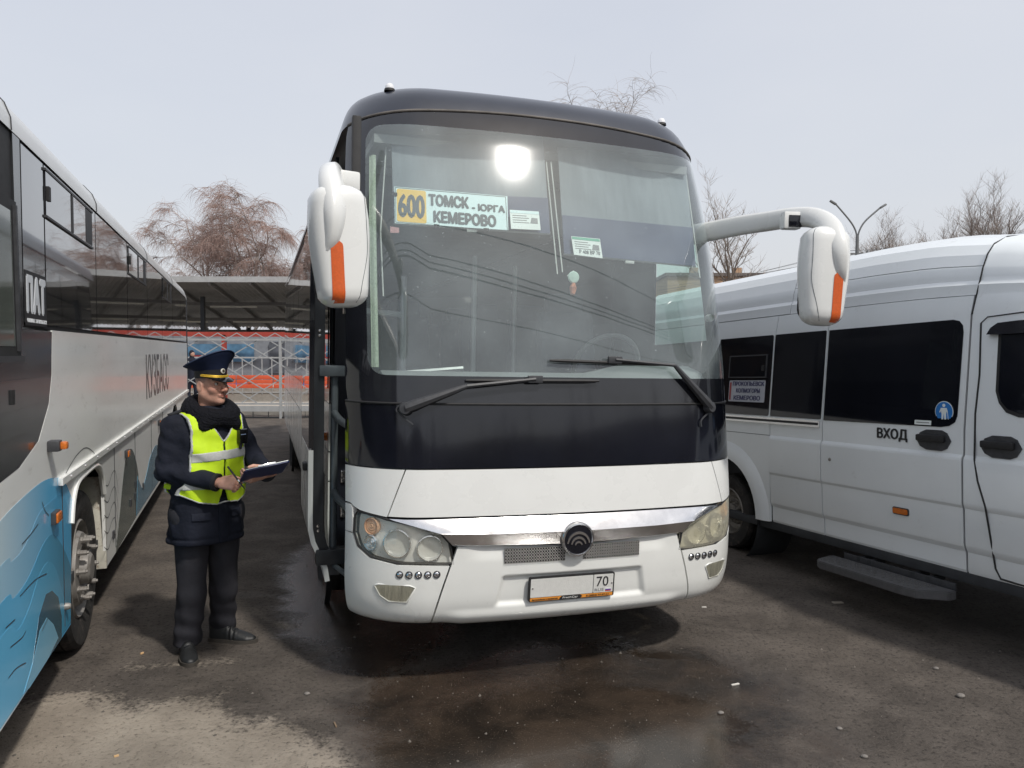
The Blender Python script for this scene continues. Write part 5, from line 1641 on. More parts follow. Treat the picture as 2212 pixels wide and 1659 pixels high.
# route card in the rear window
M_VINK = mat('navy_print', (0.04, 0.04, 0.12), 0.5, var=0.1)
ca = v_sheet('route_card', rpoly(2.285, 2.80, 1.476, 1.668, 0.012), mat('greyed_card', (0.48, 0.50, 0.55), 0.4), 0.004, 0.007)
M_VS = Matrix(((0, 0, -1, 0), (-1, 0, 0, 0), (0, 1, 0, 0), (0, 0, 0, 1)))       # reading left to right = towards the front
for body, s, w, z, h in (('ПРОКОПЬЕВСК', 2.745, 0.45, 1.620, 0.036), ('КОЛМОГОРЫ', 2.69, 0.34, 1.558, 0.036), ('КЕМЕРОВО', 2.72, 0.38, 1.492, 0.038)):
    lettering('lettering', body, h, w, Matrix.Translation((vin(z) - 0.0082, s, z)) @ Matrix.Rotation(0.094, 4, 'Y') @ Matrix(((0, 0, -1, 0), (-1, 0, 0, 0), (0, 1, 0, 0), (0, 0, 0, 1))), M_VINK, ca, bold=0.002)
v_sheet('card_stripe', [(2.765, 1.49), (2.79, 1.49), (2.79, 1.65), (2.765, 1.65)], mat('dull_red_print', (0.35, 0.06, 0.06), 0.5), 0.006, 0.0085, ca)
# door lettering, sign, handles, reflector, lock
lettering('lettering', 'ВХОД', 0.066, 0.265, Matrix.Translation((vin(1.25) - 0.0035, 1.028, 1.262)) @ Matrix(((0, 0, -1, 0), (-1, 0, 0, 0), (0, 1, 0, 0), (0, 0, 0, 1))), M_INK, van, bold=0.004)
M_BLUE = mat('sign_blue', (0.02, 0.20, 0.58), 0.4, var=0.05)
MS = Matrix.Translation((vin(1.46) - 0.0045, 0.481, 1.465)) @ Matrix(((0, 0, -1, 0), (-1, 0, 0, 0), (0, 1, 0, 0), (0, 0, 0, 1)))
sg = MB().lathe([(0.0675, 0.0), (0.0675, 0.002), (0.0005, 0.0021)], MS, 30).build('sticker', M_CARD, van, None)
MB().lathe([(0.063, 0.0), (0.063, 0.0032), (0.0005, 0.0033)], MS, 30).build('sticker_face', M_BLUE, sg, None)
fig = MB()
fig.lathe([(0.011, 0.003), (0.011, 0.0045), (0.0005, 0.0046)], MS @ Matrix.Translation((0, 0.040, 0)), 14)
fig.prism([(-0.018, -0.012), (0.018, -0.012), (0.022, 0.024), (-0.022, 0.024)], 0.003, 0.0046, MS)
fig.prism([(-0.018, -0.050), (-0.006, -0.050), (-0.001, -0.012), (-0.016, -0.012)], 0.003, 0.0046, MS)
fig.prism([(0.004, -0.050), (0.016, -0.050), (0.016, -0.012), (0.001, -0.012)], 0.003, 0.0046, MS)
fig.prism([(0.022, 0.022), (0.030, -0.004), (0.024, -0.006), (0.017, 0.014)], 0.003, 0.0047, MS)
fig.prism([(-0.034, -0.004), (-0.022, 0.022), (-0.017, 0.014), (-0.028, -0.008)], 0.003, 0.0047, MS)
fig.prism([(0.026, -0.005), (0.029, -0.005), (0.034, -0.050), (0.031, -0.050)], 0.003, 0.0046, MS)
fig.build('sticker_figure', M_CARD, sg, None)
v_sheet('label_sticker', rpoly(0.575, 0.705, 1.372, 1.402, 0.004), M_CARD, 0.004, 0.006)
v_sheet('print_line', [(0.59, 1.385), (0.69, 1.385), (0.69, 1.390), (0.59, 1.390)], M_INKGREY, 0.005, 0.007)
def handle(s, z, L=0.265):
    h = v_sheet('door_handle', [(s - L / 2, z), (s - L / 2 + 0.03, z - 0.05), (s - L / 2 + 0.07, z - 0.067), (s + L / 2 - 0.08, z - 0.066), (s + L / 2 - 0.03, z - 0.045), (s + L / 2, z), (s + L / 2 - 0.03, z + 0.045), (s + L / 2 - 0.08, z + 0.066), (s - L / 2 + 0.07, z + 0.067), (s - L / 2 + 0.03, z + 0.05)], M_PLASTIC, 0.0, 0.008)
    MB().box((vin(z) - 0.022, s + 0.01, z + 0.012), (0.03, L * 0.80, 0.045), bev=0.012).build('handle_grip', M_RUBBER, h)
    return h
handle(0.556, 1.277)
handle(0.085, 1.268)
rf_ = v_sheet('side_reflector', rpoly(0.75, 0.885, 0.745, 0.795, 0.012), M_PLASTIC, 0.0, 0.008)
v_sheet('amber_lens', rpoly(0.757, 0.878, 0.752, 0.788, 0.010), M_AMBER, 0.004, 0.014, rf_)
MB().lathe([(0.013, 0), (0.012, 0.006), (0.001, 0.008)], Matrix.Translation((vin(1.05), 1.475, 1.063)) @ Matrix.Rotation(-pi / 2, 4, 'Y'), 12).build('door_lock', M_RIM, van)
# cab door: seam, window, wind deflector
def v_line(name, pts, r=0.004, m=M_RUBBER):
    return MB().tube([Vector((vin(z) + vnar(s) - 0.001, s, z)) for s, z in pts], r, 5).build(name, m, van)
v_line('door_seam', [(0.262, 2.02), (0.250, 1.70), (0.262, 1.46), (0.249, 1.18), (0.225, 1.05), (0.175, 0.90), (0.15, 0.70), (0.138, 0.53), (0.105, 0.475), (0.0, 0.47), (-0.9, 0.47)], 0.006)
v_line('door_seam', [(0.262, 2.02), (0.22, 2.055), (0.0, 2.065), (-0.35, 2.06)], 0.004)
MB().tube([Vector((vin(z) - 0.001, s, vz(s, z) + 0.002)) for s, z in [(0.33, 2.08), (0.322, 2.25), (0.318, 2.42), (0.316, 2.52), (0.315, 2.60), (0.315, 2.66), (0.315, 2.70)]], 0.005, 5).build('roof_seam', M_RUBBER, van)
cw = v_sheet('cab_window', [(0.135, 1.60), (0.11, 1.53), (0.06, 1.475), (-0.02, 1.45), (-0.82, 1.44), (-0.60, 1.90), (-0.40, 2.0), (0.14, 2.0)], M_RUBBER, 0.0, 0.004)
v_sheet('window_glass', [(0.115, 1.60), (0.095, 1.54), (0.05, 1.495), (-0.02, 1.475), (-0.78, 1.465), (-0.58, 1.89), (-0.40, 1.98), (0.118, 1.98)], M_VANGL, 0.002, 0.0065, cw)
df = v_sheet('wind_deflector', [(0.20, 1.945), (0.175, 1.985), (0.13, 2.012), (0.0, 2.018), (-0.42, 2.016), (-0.45, 1.94), (0.12, 1.942)], mat('smoked_plastic', (0.02, 0.02, 0.025), 0.12, coat=0.5), 0.004, 0.030)
# sills and underbody
MB().box((0.06, 1.3, 0.425), (0.07, 5.0, 0.07), bev=0.01).build('sill', M_DARK, van)
MB().box((1.02, 1.4, 0.42), (1.8, 6.0, 0.06)).build('underbody', M_DARK, van)
rows = [[Vector((2.04 - vin(z), s, z)) for s in np.linspace(0.33, 4.6, 4)] for z in VZ]
vs, fs = grid_patch(rows, 0.02)
mesh('side_panel', vs, fs, M_VANW, van, 12)
rows = [[Vector((x, s, vtop(s) + 0.010 - 0.05 * abs((x - 1.02) / 0.8) ** 3)) for x in np.linspace(0.26, 1.78, 12)] for s in np.linspace(-1.46, -0.58, 8)]
vs, fs = grid_patch(rows)
mesh('windscreen', vs, fs, M_VANGL, van, 60)
for x in (0.0, 2.04):
    sg = -1 if x < 1 else 1
    MB().lathe([(0.42, 0.0), (0.42, 0.012 * sg), (0.01, 0.013 * sg)], Matrix.Translation((x - sg * (vnar(-1.35) - 0.016), -1.35, 0.42)) @ Matrix.Rotation(pi / 2, 4, 'Y'), 30).build('arch_liner', M_DARK, van)
    MB().box((x - sg * 0.42, -2.12, 0.86), (0.36, 0.10, 0.20), bev=0.03).build('headlight', M_HOUS, van)
MB().box((1.02, 4.58, 1.5), (1.9, 0.05, 2.1)).build('rear_door', M_VANW, van)
MB().box((1.02, 2.4, 1.4), (1.7, 4.2, 1.6)).build('cabin_core', M_DARK, van)
v_sheet('bumper', [(-2.1, 0.40), (-1.8, 0.40), (-1.8, 0.78), (-2.1, 0.80)], M_PLASTIC, -0.2, 0.01)
# fixed side step
st = MB()
def stp(s, x, z): return Vector((x, s, z))
prof = [(1.45, -0.06), (1.40, -0.21), (1.34, -0.245), (0.60, -0.245), (0.50, -0.225), (0.38, -0.08), (0.38, -0.01), (1.45, -0.01)]
vs = [stp(s, x, 0.335) for s, x in prof] + [stp(s, x, 0.278) for s, x in prof]
n = len(prof)
fs = [tuple(range(n)), tuple(range(2 * n - 1, n - 1, -1))] + [(i, n + i, n + (i + 1) % n, (i + 1) % n) for i in range(n)]
stp_o = mesh('side_step', vs, fs, mat('step_plastic', (0.085, 0.085, 0.088), 0.6, var=0.2, vscale=20), van)
b_ = bmesh.new(); b_.from_mesh(stp_o.data); bmesh.ops.bevel(b_, geom=[e for e in b_.edges], offset=0.006, segments=2, affect='EDGES'); bmesh.ops.recalc_face_normals(b_, faces=b_.faces); b_.to_mesh(stp_o.data); b_.free()
tr = MB()
for i in range(26):
    for j in range(5):
        s, x = 0.52 + i * 0.034, -0.055 - j * 0.034
        a = (i + j) % 2
        tr.box((x, s, 0.3385), (0.020, 0.006, 0.005), Matrix.Rotation(radians(45 if a else -45), 3, 'Z'))
tr.build('tread_ribs', mat('tread_grey', (0.12, 0.118, 0.115), 0.7, var=0.3, vscale=30), stp_o, None)
MB().box((0.0, 0.87, 0.352), (0.016, 0.95, 0.05), bev=0.004).build('step_lip', M_PLASTIC, stp_o)
for s in (0.60, 0.72, 1.10, 1.20):
    MB().box((0.06, s, 0.36), (0.14, 0.03, 0.03)).build('step_bracket', M_DARK, stp_o)
# ================================================================ behind the buses: gate, canopy, stands, trees, lamp, building
M_GALV = mat('pale_gate_steel', (0.40, 0.41, 0.41), 0.5, metal=0.2, var=0.12, vscale=4)
GY = 21.0
gate = empty('lattice_gate', (-7.5, GY, 0), label='pale grey steel lattice gate with zigzag crest across the yard', cat='gate')
def gb(name, a, b, w, d, m=M_GALV, parent=None):
    """Flat bar between two (x, z) points in the gate's plane."""
    ax, az = a
    bx, bz = b
    L = sqrt((bx - ax) ** 2 + (bz - az) ** 2)
    ang = atan2(bz - az, bx - ax)
    o = MB().box((0, 0, 0), (L, d, w)).build(name, m, parent or gate)
    o.location = ((ax + bx) / 2, random.uniform(-0.004, 0.004), (az + bz) / 2)
    o.rotation_euler = (0, -ang, 0)
    return o
X0, X1 = -6.5, 10.0
gb('rail', (X0, 2.15), (X1, 2.15), 0.055, 0.05)
gb('rail', (X0, 0.40), (X1, 0.40), 0.05, 0.05)
gb('kick_plate', (X0, 0.265), (X1, 0.265), 0.15, 0.03)
gb('rail', (X0, 0.03), (X1, 0.03), 0.04, 0.04, M_STEELD)
k = 0
per, sl = 0.80, 0.60
x = X0 - 3.0
while x < X1:
    for sgn in (1, -1):
        a, b = (x, 0.425), (x + 1.70 / sl, 2.125)
        if sgn < 0: a, b = (x, 2.125), (x + 1.70 / sl, 0.425)
        ax, az, bx, bz = *a, *b
        if ax < X0:
            az += (bz - az) * (X0 - ax) / (bx - ax); ax = X0
        if bx > X1:
            bz = az + (bz - az) * (X1 - ax) / (bx - ax); bx = X1
        if bx - ax > 0.1:
            o = gb('lattice_bar', (ax, az), (bx, bz), 0.028, 0.012)
            o.location.y = 0.012 * sgn
    x += per
x = X0
while x < X1 - 0.2:                       # zigzag crest
    gb('crest_bar', (x, 2.18), (x + 0.26, 2.33), 0.022, 0.012)
    gb('crest_bar', (x + 0.26, 2.33), (x + 0.52, 2.18), 0.022, 0.012)
    x += 0.52
for x in (-6.4, -4.2, -1.5, 1.18, 3.9, 6.6, 9.9):
    gb('post', (x, 0.0), (x, 2.20), 0.065, 0.06)
x = X0 + 0.2
while x < X1:
    gb('foot_bar', (x, 0.04), (x, 0.19), 0.018, 0.02, M_STEELD)
    x += 0.42

# pale paving under the canopy
tag(mesh('pavement', [(-40, 22.2, 0.12), (30, 22.2, 0.12), (30, 42, 0.12), (-40, 42, 0.12), (-40, 22.2, -0.05), (30, 22.2, -0.05)], [(0, 1, 2, 3), (4, 5, 1, 0)],
         mat('pale_paving', (0.40, 0.37, 0.32), 0.9, var=0.15, vscale=1.2)), kind='structure')
# corrugated canopy
M_CORR = mat('corrugated_sheet', (0.24, 0.235, 0.23), 0.55, metal=0.2, var=0.18, vscale=2)
can = empty('canopy', (-7, 31, 0), label='long corrugated platform canopy behind the gate', cat='canopy')
M_CANST = mat('canopy_steel', (0.16, 0.155, 0.15), 0.6, var=0.15)
CA0, CA1 = (-3.6, 4.36), (3.6, 2.92)       # near edge high, far edge low: (y, z)
def cany(v): return CA0[0] + (CA1[0] - CA0[0]) * v
def canz(v): return CA0[1] + (CA1[1] - CA0[1]) * v
W0, W1 = -11.0, 12.0
bay = 1.45
n = int((W1 - W0) / bay)
for i in range(n):                        # one sheet per bay and row
    for j in range(3):
        vs, fs = [], []
        m = 36
        for q in range(m + 1):
            x = W0 + bay * (i + q / m)
            dz = 0.028 * sin(q / m * 2 * pi * 9)
            for v in (j / 3, (j + 1) / 3 + 0.01):
                vs.append((x, cany(v), canz(v) + dz + 0.012 * j))
        for q in range(m):
            a = 2 * q
            fs.append((a, a + 2, a + 3, a + 1))
        mesh('roof_sheet', vs, fs, M_CORR, can, 60)
for i in range(n + 1):
    x = W0 + bay * i
    MB().add([(x - 0.035, CA0[0], CA0[1] - 0.05), (x + 0.035, CA0[0], CA0[1] - 0.05), (x + 0.035, CA1[0], CA1[1] - 0.05), (x - 0.035, CA1[0], CA1[1] - 0.05),
              (x - 0.035, CA0[0], CA0[1] - 0.16), (x + 0.035, CA0[0], CA0[1] - 0.16), (x + 0.035, CA1[0], CA1[1] - 0.16), (x - 0.035, CA1[0], CA1[1] - 0.16)],
             [(0, 1, 2, 3), (7, 6, 5, 4), (0, 4, 5, 1), (1, 5, 6, 2), (2, 6, 7, 3), (3, 7, 4, 0)]).build('rafter', M_CANST, can)
for v in (0.34, 0.68, 0.98):
    MB().box(((W0 + W1) / 2, cany(v), canz(v) - 0.20), (W1 - W0, 0.10, 0.12)).build('purlin', M_CANST, can)
MB().box(((W0 + W1) / 2, CA0[0] - 0.04, CA0[1] + 0.02), (W1 - W0, 0.06, 0.20)).build('fascia', mat('pale_fascia', (0.38, 0.385, 0.385), 0.5), can)
M_TUBE = mat('lamp_tube_white', (0.62, 0.60, 0.52), 0.4)
for v in (0.36, 0.70):
    x = W0 + 0.5
    while x < W1 - 1:
        MB().box((x + 0.9, cany(v) - 0.06, canz(v) - 0.28), (1.8, 0.07, 0.06)).build('strip_light', M_TUBE, can)
        x += 2.9
for x in np.arange(W0 + 0.5, W1, 5.8):
    MB().box((x, CA1[0] - 0.3, 1.45), (0.14, 0.14, 2.9)).build('column', M_STEELD, can)
    MB().box((x, CA0[0] + 1.8, 1.95), (0.14, 0.14, 3.9)).build('column', M_STEELD, can)

# red market stand with benches behind the gate
M_RED = mat('red_paint', (0.33, 0.045, 0.03), 0.6, var=0.12)
M_ORNG = mat('orange_red_board', (0.56, 0.085, 0.03), 0.6, var=0.12, vscale=3)
st = empty('market_stand', (-9.0, 26.5, 0), label='red framed waiting stand with posters and orange bench boards behind the gate', cat='stand')
MB().box((2.5, 0, 2.42), (16, 0.12, 0.16)).build('beam', M_RED, st)
for x in (-4.0, -0.9, 2.15, 5.2, 8.3):
    MB().box((x, 0, 1.2), (0.14, 0.12, 2.4)).build('post', M_RED, st)
for k in range(12):
    for j in range(3):
        MB().box((-4.7 + 1.25 * k, -0.5, 0.66 + 0.15 * j), (1.22, 0.03, 0.135), bev=0.008).build('bench_board', M_ORNG, st)
MB().box((2.2, 0.25, 0.3), (14.5, 0.3, 0.6)).build('plinth', mat('stand_concrete', (0.30, 0.28, 0.25), 0.9), st)
MB().box((2.2, 0.6, 1.55), (14.6, 0.06, 1.6)).build('back_wall', mat('glass_wall_grey', (0.26, 0.28, 0.31), 0.25, var=0.35, vscale=1.3), st)
po = MB().box((-1.6, 0.5, 1.78), (3.1, 0.05, 0.62)).build('poster', mat('poster_blue', (0.09, 0.20, 0.32), 0.5, var=0.4, vscale=2.5), st)
MB().box((-1.5, 0.47, 1.66), (1.5, 0.02, 0.08)).build('poster_stripe', mat('poster_red', (0.5, 0.05, 0.05), 0.5), po)
for k, (x, c) in enumerate(((0.9, (0.10, 0.11, 0.13)), (1.75, (0.35, 0.36, 0.40)), (2.9, (0.33, 0.33, 0.36)), (3.9, (0.12, 0.13, 0.16)), (5.0, (0.30, 0.30, 0.33)))):
    MB().box((x, 0.5, 1.62), (0.8, 0.05, 1.1)).build('poster', mat('poster_%d' % k, c, 0.4, var=0.4, vscale=4), st)
for k in range(40):
    MB().box((-4.4 + 0.34 * k, 0.1, 1.0), (0.03, 0.03, 1.3)).build('railing_bar', M_GALV, st)
MB().box((2.2, 0.1, 1.62), (13.6, 0.04, 0.05)).build('railing', M_GALV, st)
MB().box((2.2, 0.1, 0.42), (13.6, 0.04, 0.05)).build('railing', M_GALV, st)
# blue kiosks beyond
for (px, wd, lb) in ((430, 2.2, 'blue kiosk far behind the gate, left of the round white lamp'), (505, 1.8, 'bright blue kiosk far behind the gate, right of the round white lamp')):
    p = on_depth(px, 720, 40.0)
    kk = empty('kiosk', (p.x, 40, 0), label=lb, cat='kiosk')
    MB().box((0, 0, 1.4), (wd, 2.0, 2.8), bev=0.03).build('kiosk_body', mat('kiosk_blue', (0.05, 0.16, 0.42), 0.5, var=0.2), kk)
    MB().box((0, -1.02, 1.6), (wd * 0.7, 0.04, 1.0)).build('kiosk_window', M_BAND, kk)
    MB().box((0, 0, 2.86), (wd + 0.3, 2.3, 0.10)).build('kiosk_roof', mat('kiosk_roof_pale', (0.45, 0.47, 0.5), 0.5), kk)

# ---------------------------------------------------------------- trees
M_BARK = mat('birch_bark', (0.42, 0.38, 0.35), 0.9, var=0.6, vscale=3, stretch=(1, 1, 3))
M_TWIG = mat('reddish_twigs', (0.31, 0.215, 0.185), 0.9, var=0.35, vscale=0.6)  # lightened twig brown: distance haze put into the colour
M_BARKD = mat('dark_bark', (0.17, 0.14, 0.12), 0.9, var=0.35, vscale=3)
M_TWIGD = mat('brown_twigs', (0.33, 0.28, 0.25), 0.9, var=0.3, vscale=0.6)  # paled the same way, hazy air painted into the brown
def tree(name, loc, height, spread, seed, label, group, droop=0.0, dens=1.0, twigr=0.012, mats=None, up=0.6, levels=4, cat='tree', lean=0.0):
    """Bare tree: forked trunk and limbs as one tapered mesh, fine twigs as the crown."""
    rnd = random.Random(seed)
    root = empty(name, loc, label=label, cat=cat, group=group)
    wood, tw = MB(), MB()
    def twig(p, d, L, dr, r):
        pts = [p]
        d = d.normalized()
        n = 5 if dr > 0.3 else 3
        for k in range(n):
            d = (d + Vector((rnd.gauss(0, 0.16), rnd.gauss(0, 0.16), rnd.gauss(0, 0.1) - dr * 0.42))).normalized()
            p = p + d * (L / n)
            pts.append(p)
        tw.tube(pts, [r * (1 - 0.75 * i / n) for i in range(n + 1)], 3, cap=False)
    def branch(p, d, L, r, lev):
        n = 5
        pts, rs = [p], [r]
        r1 = r * (0.55 if lev else 0.35)
        d = d.normalized()
        for k in range(n):
            wob = 0.10 + 0.05 * lev
            bend = up * 0.10 * (1 if lev < 3 else 0.2) - droop * 0.10 * max(0, lev - 1)
            d = (d + Vector((rnd.gauss(0, wob), rnd.gauss(0, wob), rnd.gauss(0, wob * 0.6) + bend))).normalized()
            p = p + d * (L / n)
            pts.append(p)
            rs.append(r + (r1 - r) * (k + 1) / n)
        wood.tube(pts, rs, 6 if lev < 2 else 4, cap=False)
        if lev < levels:
            m = rnd.randint(4, 6) if lev else rnd.randint(8, 10)
            for q in range(m):
                k = rnd.uniform(0.30 if lev == 0 else 0.2, 1.0)
                i = min(n - 1, int(k * n))
                b = pts[i].lerp(pts[i + 1], k * n - i)
                ax = rnd.uniform(0, 2 * pi)
                side = Vector((cos(ax), sin(ax), rnd.uniform(-0.1, 0.5)))
                dd = (pts[i + 1] - pts[i]).normalized() * (0.55 + 0.3 * up) + side * spread
                branch(b, dd, L * rnd.uniform(0.42, 0.66) * (1.15 - 0.45 * k if lev == 0 else 1), rs[i] * rnd.uniform(0.42, 0.6), lev + 1)
        if lev >= levels - 1:
            for q in range(int(rnd.randint(5, 8) * dens)):
                k = rnd.uniform(0.1, 1.0)
                i = min(n - 1, int(k * n))
                b = pts[i].lerp(pts[i + 1], k * n - i)
                ax = rnd.uniform(0, 2 * pi)
                dd = (pts[i + 1] - pts[i]).normalized() * 0.7 + Vector((cos(ax), sin(ax), rnd.uniform(-0.2, 0.6))) * 0.8
                twig(b, dd, height * rnd.uniform(0.05, 0.10) * (1 + 0.5 * droop), droop, twigr * rnd.uniform(0.7, 1.2))
    branch(Vector((0, 0, 0)), Vector((lean, 0, 1)), height * 0.80, height * 0.019, 0)
    bk, tg = mats or (M_BARK, M_TWIG)
    wood.build('trunk', bk, root, 60)
    tw.build('crown', tg, root, None)
    return root
GB = 'birches behind the canopy'
tree('birch_tree', (-18.2, 45, 0), 9.3, 0.80, 21, 'bare drooping birch above the bus roof, left of the three birches', GB, droop=0.9, dens=3.6, twigr=0.0075, levels=3)
tree('birch_tree', (-15.2, 44, 0), 9.9, 0.78, 4, 'tallest bare drooping birch, middle of the three behind the canopy', GB, droop=0.9, dens=3.8, twigr=0.0075, levels=3)
tree('birch_tree', (-12.3, 46, 0), 9.2, 0.70, 9, 'bare drooping birch close to the coach mirror, right of the three birches', GB, droop=0.9, dens=3.6, twigr=0.0075, levels=3)
tree('birch_tree', (4.1, 34, 0), 10.2, 0.26, 15, 'bare tree whose top shows above the coach roof', 'bare trees', droop=0.6, dens=1.8, twigr=0.0065, levels=3, mats=(M_BARKD, M_TWIGD))
tree('maple_tree', (11.9, 40, 0), 8.5, 0.48, 33, 'thin bare tree right of the coach behind the mirror arm', 'bare trees', droop=-0.2, dens=0.6, twigr=0.009, levels=3, mats=(M_BARKD, M_TWIGD))
pop = tree('poplar_tree', (0, 72, 0), 15.5, 0.42, 44, 'pruned bare poplar above the van roof', 'poplars beyond the van', droop=-0.3, dens=1.6, twigr=0.010, levels=3, mats=(M_BARKD, M_TWIGD), up=1.0)
places = [(1930, 12.2, 0.76, 'low bare poplar above the van, nearest to the street lamp'), (1990, 13.6, 0.84, 'bare poplar above the van, second from the street lamp'),
          (2050, 14.2, 0.88, 'bare poplar above the van, third from the street lamp'), (2110, 14.0, 0.87, 'bare poplar above the van, fourth from the street lamp'),
          (2185, 17.0, 0.98, 'tallest bare poplar at the right edge above the van roof')]
for i, (px, h, s, lb) in enumerate(places):
    o = pop if i == 0 else copy_tree(pop)
    o.location = ((px - CX) / F * 72, 72 + (i % 2) * 5, 0)
    o.rotation_euler = (0, 0, i * 1.9)
    o.scale = (s, s, s)
    o['label'] = lb
    o['group'] = 'poplars beyond the van'

# street lamp with two arms
sl_ = empty('street_lamp', ((1846 - CX) / F * 45, 45, 0), label='grey double arm street lamp standing behind the van', cat='street lamp')
M_LAMP = mat('lamp_post_grey', (0.16, 0.165, 0.17), 0.5, metal=0.3)
pole = MB().tube([(0, 0, 0), (0, 0, 4.5), (0, 0, 8.6)], [0.16, 0.13, 0.09], 10).build('pole', M_LAMP, sl_)
for sg, top in ((-1, 10.55), (1, 10.35)):
    MB().tube(spline([(0, 0, 8.3), (sg * 0.10, 0, 8.9), (sg * 0.45, 0, 9.5), (sg * 1.28, 0, top - 0.1)], 6), 0.05, 8).build('arm', M_LAMP, sl_)
    MB().box((sg * 1.45, 0, top), (0.42, 0.18, 0.12), Euler((0, radians(-32 * sg), 0)).to_matrix(), bev=0.04).build('lamp_head', M_LAMP, sl_)
MB().box((0, 0, 7.6), (2.2, 0.08, 0.10)).build('cross_arm', M_LAMP, sl_)
for x in (-1.0, -0.6, 0.6, 1.0):
    MB().lathe([(0.05, 0), (0.05, 0.12), (0.03, 0.16)], Matrix.Translation((x, 0, 7.65)), 8).build('insulator', M_LAMP, sl_)
# wires strung from the lamp
def wire(name, a, b, sag, r, label, group):
    a, b = Vector(a), Vector(b)
    pts = [a.lerp(b, k / 24) - Vector((0, 0, sag * 4 * (k / 24) * (1 - k / 24))) for k in range(25)]
    o = MB().tube(pts, r, 4).build(name, mat('wire_black', (0.025, 0.025, 0.027), 0.6), None, 180)
    return tag(o, label, 'wire', group)
lx = (1846 - CX) / F * 45
for k, dx in enumerate((-1.0, -0.6, 0.6, 1.0)):
    wire('overhead_wire', (lx + dx, 45, 7.75), (lx + dx + 34, 62, 14.0 + 0.5 * k), 0.7, 0.009, 'thin dark wire running right from the street lamp above the van', 'wires right of the street lamp')
    wire('overhead_wire', (lx + dx, 45, 7.75), (lx + dx - 16, 62, 5.5 + 0.4 * k), 0.5, 0.009, 'thin dark wire running left from the street lamp towards the bare tree', 'wires left of the street lamp')
# apartment block behind the thin tree
bl = empty('apartment_block', (17.2, 62, 0), label='pale orange brick building with grey roof behind the thin tree', cat='building')
M_BRICK = mat('pale_brick', (0.42, 0.27, 0.17), 0.9, var=0.15, vscale=6)
MB().box((0, 3, 4.0), (9.5, 6, 8.0)).build('wall', M_BRICK, bl)
MB().box((0, 3, 8.1), (9.9, 6.4, 0.25)).build('roof', mat('roof_felt', (0.14, 0.12, 0.11), 0.9), bl)
for x in (-2.2, 1.4):
    MB().box((x, 2, 8.5), (0.6, 0.6, 0.7)).build('chimney', M_BRICK, bl)
for j in range(2):
    for i in range(5):
        w = MB().box((-3.6 + 1.8 * i, -0.02, 2.2 + 3.0 * j), (1.1, 0.08, 1.4)).build('window', M_BAND, bl)
        MB().box((-3.6 + 1.8 * i, -0.06, 1.46 + 3.0 * j), (1.2, 0.12, 0.08)).build('sill', M_GALV, w)

# ---------------------------------------------------------------- what stands behind the camera and shows in the glass
for k, (ya, yb, z) in enumerate(((-1.5, -1.1, 8.2), (-2.4, -2.7, 8.0), (-3.4, -3.4, 8.4), (-4.3, -6.2, 8.0), (-2.0, -2.1, 7.2))):
    wire('power_line', (-22, ya, z + 0.4), (26, yb, z + 0.4), 0.7, 0.030, 'overhead cable whose reflection curves across the coach windscreen', 'cables mirrored in the windscreen')
for x, y, lb in ((-22, -3, 'wooden utility pole carrying the mirrored cables, left end'), (26, -3.4, 'wooden utility pole carrying the mirrored cables, right end')):
    up_ = empty('utility_pole', (x, y, 0), label=lb, cat='pole')
    MB().tube([(0, 0, 0), (0, 0, 9.4)], [0.15, 0.10], 10).build('post', M_BARKD, up_)
    MB().box((0, 0, 8.5), (0.12, 5.5, 0.12)).build('cross_arm', M_BARKD, up_)
hv, hf = [], []
rnd = random.Random(8)
N = 80
for i in range(N + 1):
    a = radians(182 + 176 * i / N)
    R = 70
    for r, h in ((R, 0.0), (R + 4, 9 + 4 * mnoise.noise((i * 0.17, 3, 0)) + 2.5 * mnoise.noise((i * 0.7, 9, 0))), (R + 40, 19 + 6 * mnoise.noise((i * 0.11, 5, 0)))):
        hv.append((r * cos(a), r * sin(a), h))
for i in range(N):
    for j in range(2):
        q = i * 3 + j
        hf.append((q, q + 3, q + 4, q + 1))
tag(mesh('hill', hv, hf, mat('far_hill', (0.055, 0.052, 0.045), 0.95, var=0.4, vscale=0.15), None, 60), kind='structure')
tw = MB()
for k in range(300):
    a = radians(rnd.uniform(184, 356))
    r = rnd.uniform(45, 68)
    x, y, h = r * cos(a), r * sin(a), rnd.uniform(7, 14)
    tw.tube([(x, y, 0), (x + rnd.uniform(-.4, .4), y, h * 0.6), (x, y, h)], [0.25, 0.16, 0.03], 5, cap=False)
    for q in range(12):
        z = rnd.uniform(0.3, 0.95) * h
        b = rnd.uniform(0, 6.28)
        l = rnd.uniform(1.0, 2.6) * (1.15 - z / h)
        tw.tube([(x, y, z), (x + l * cos(b), y + l * sin(b), z + l * 0.9)], [0.07, 0.015], 3, cap=False)
tag(tw.build('far_wood', M_BARKD, None, None), 'bare far wood mirrored in the dark lower glass of the coach', 'wood', kind='stuff')
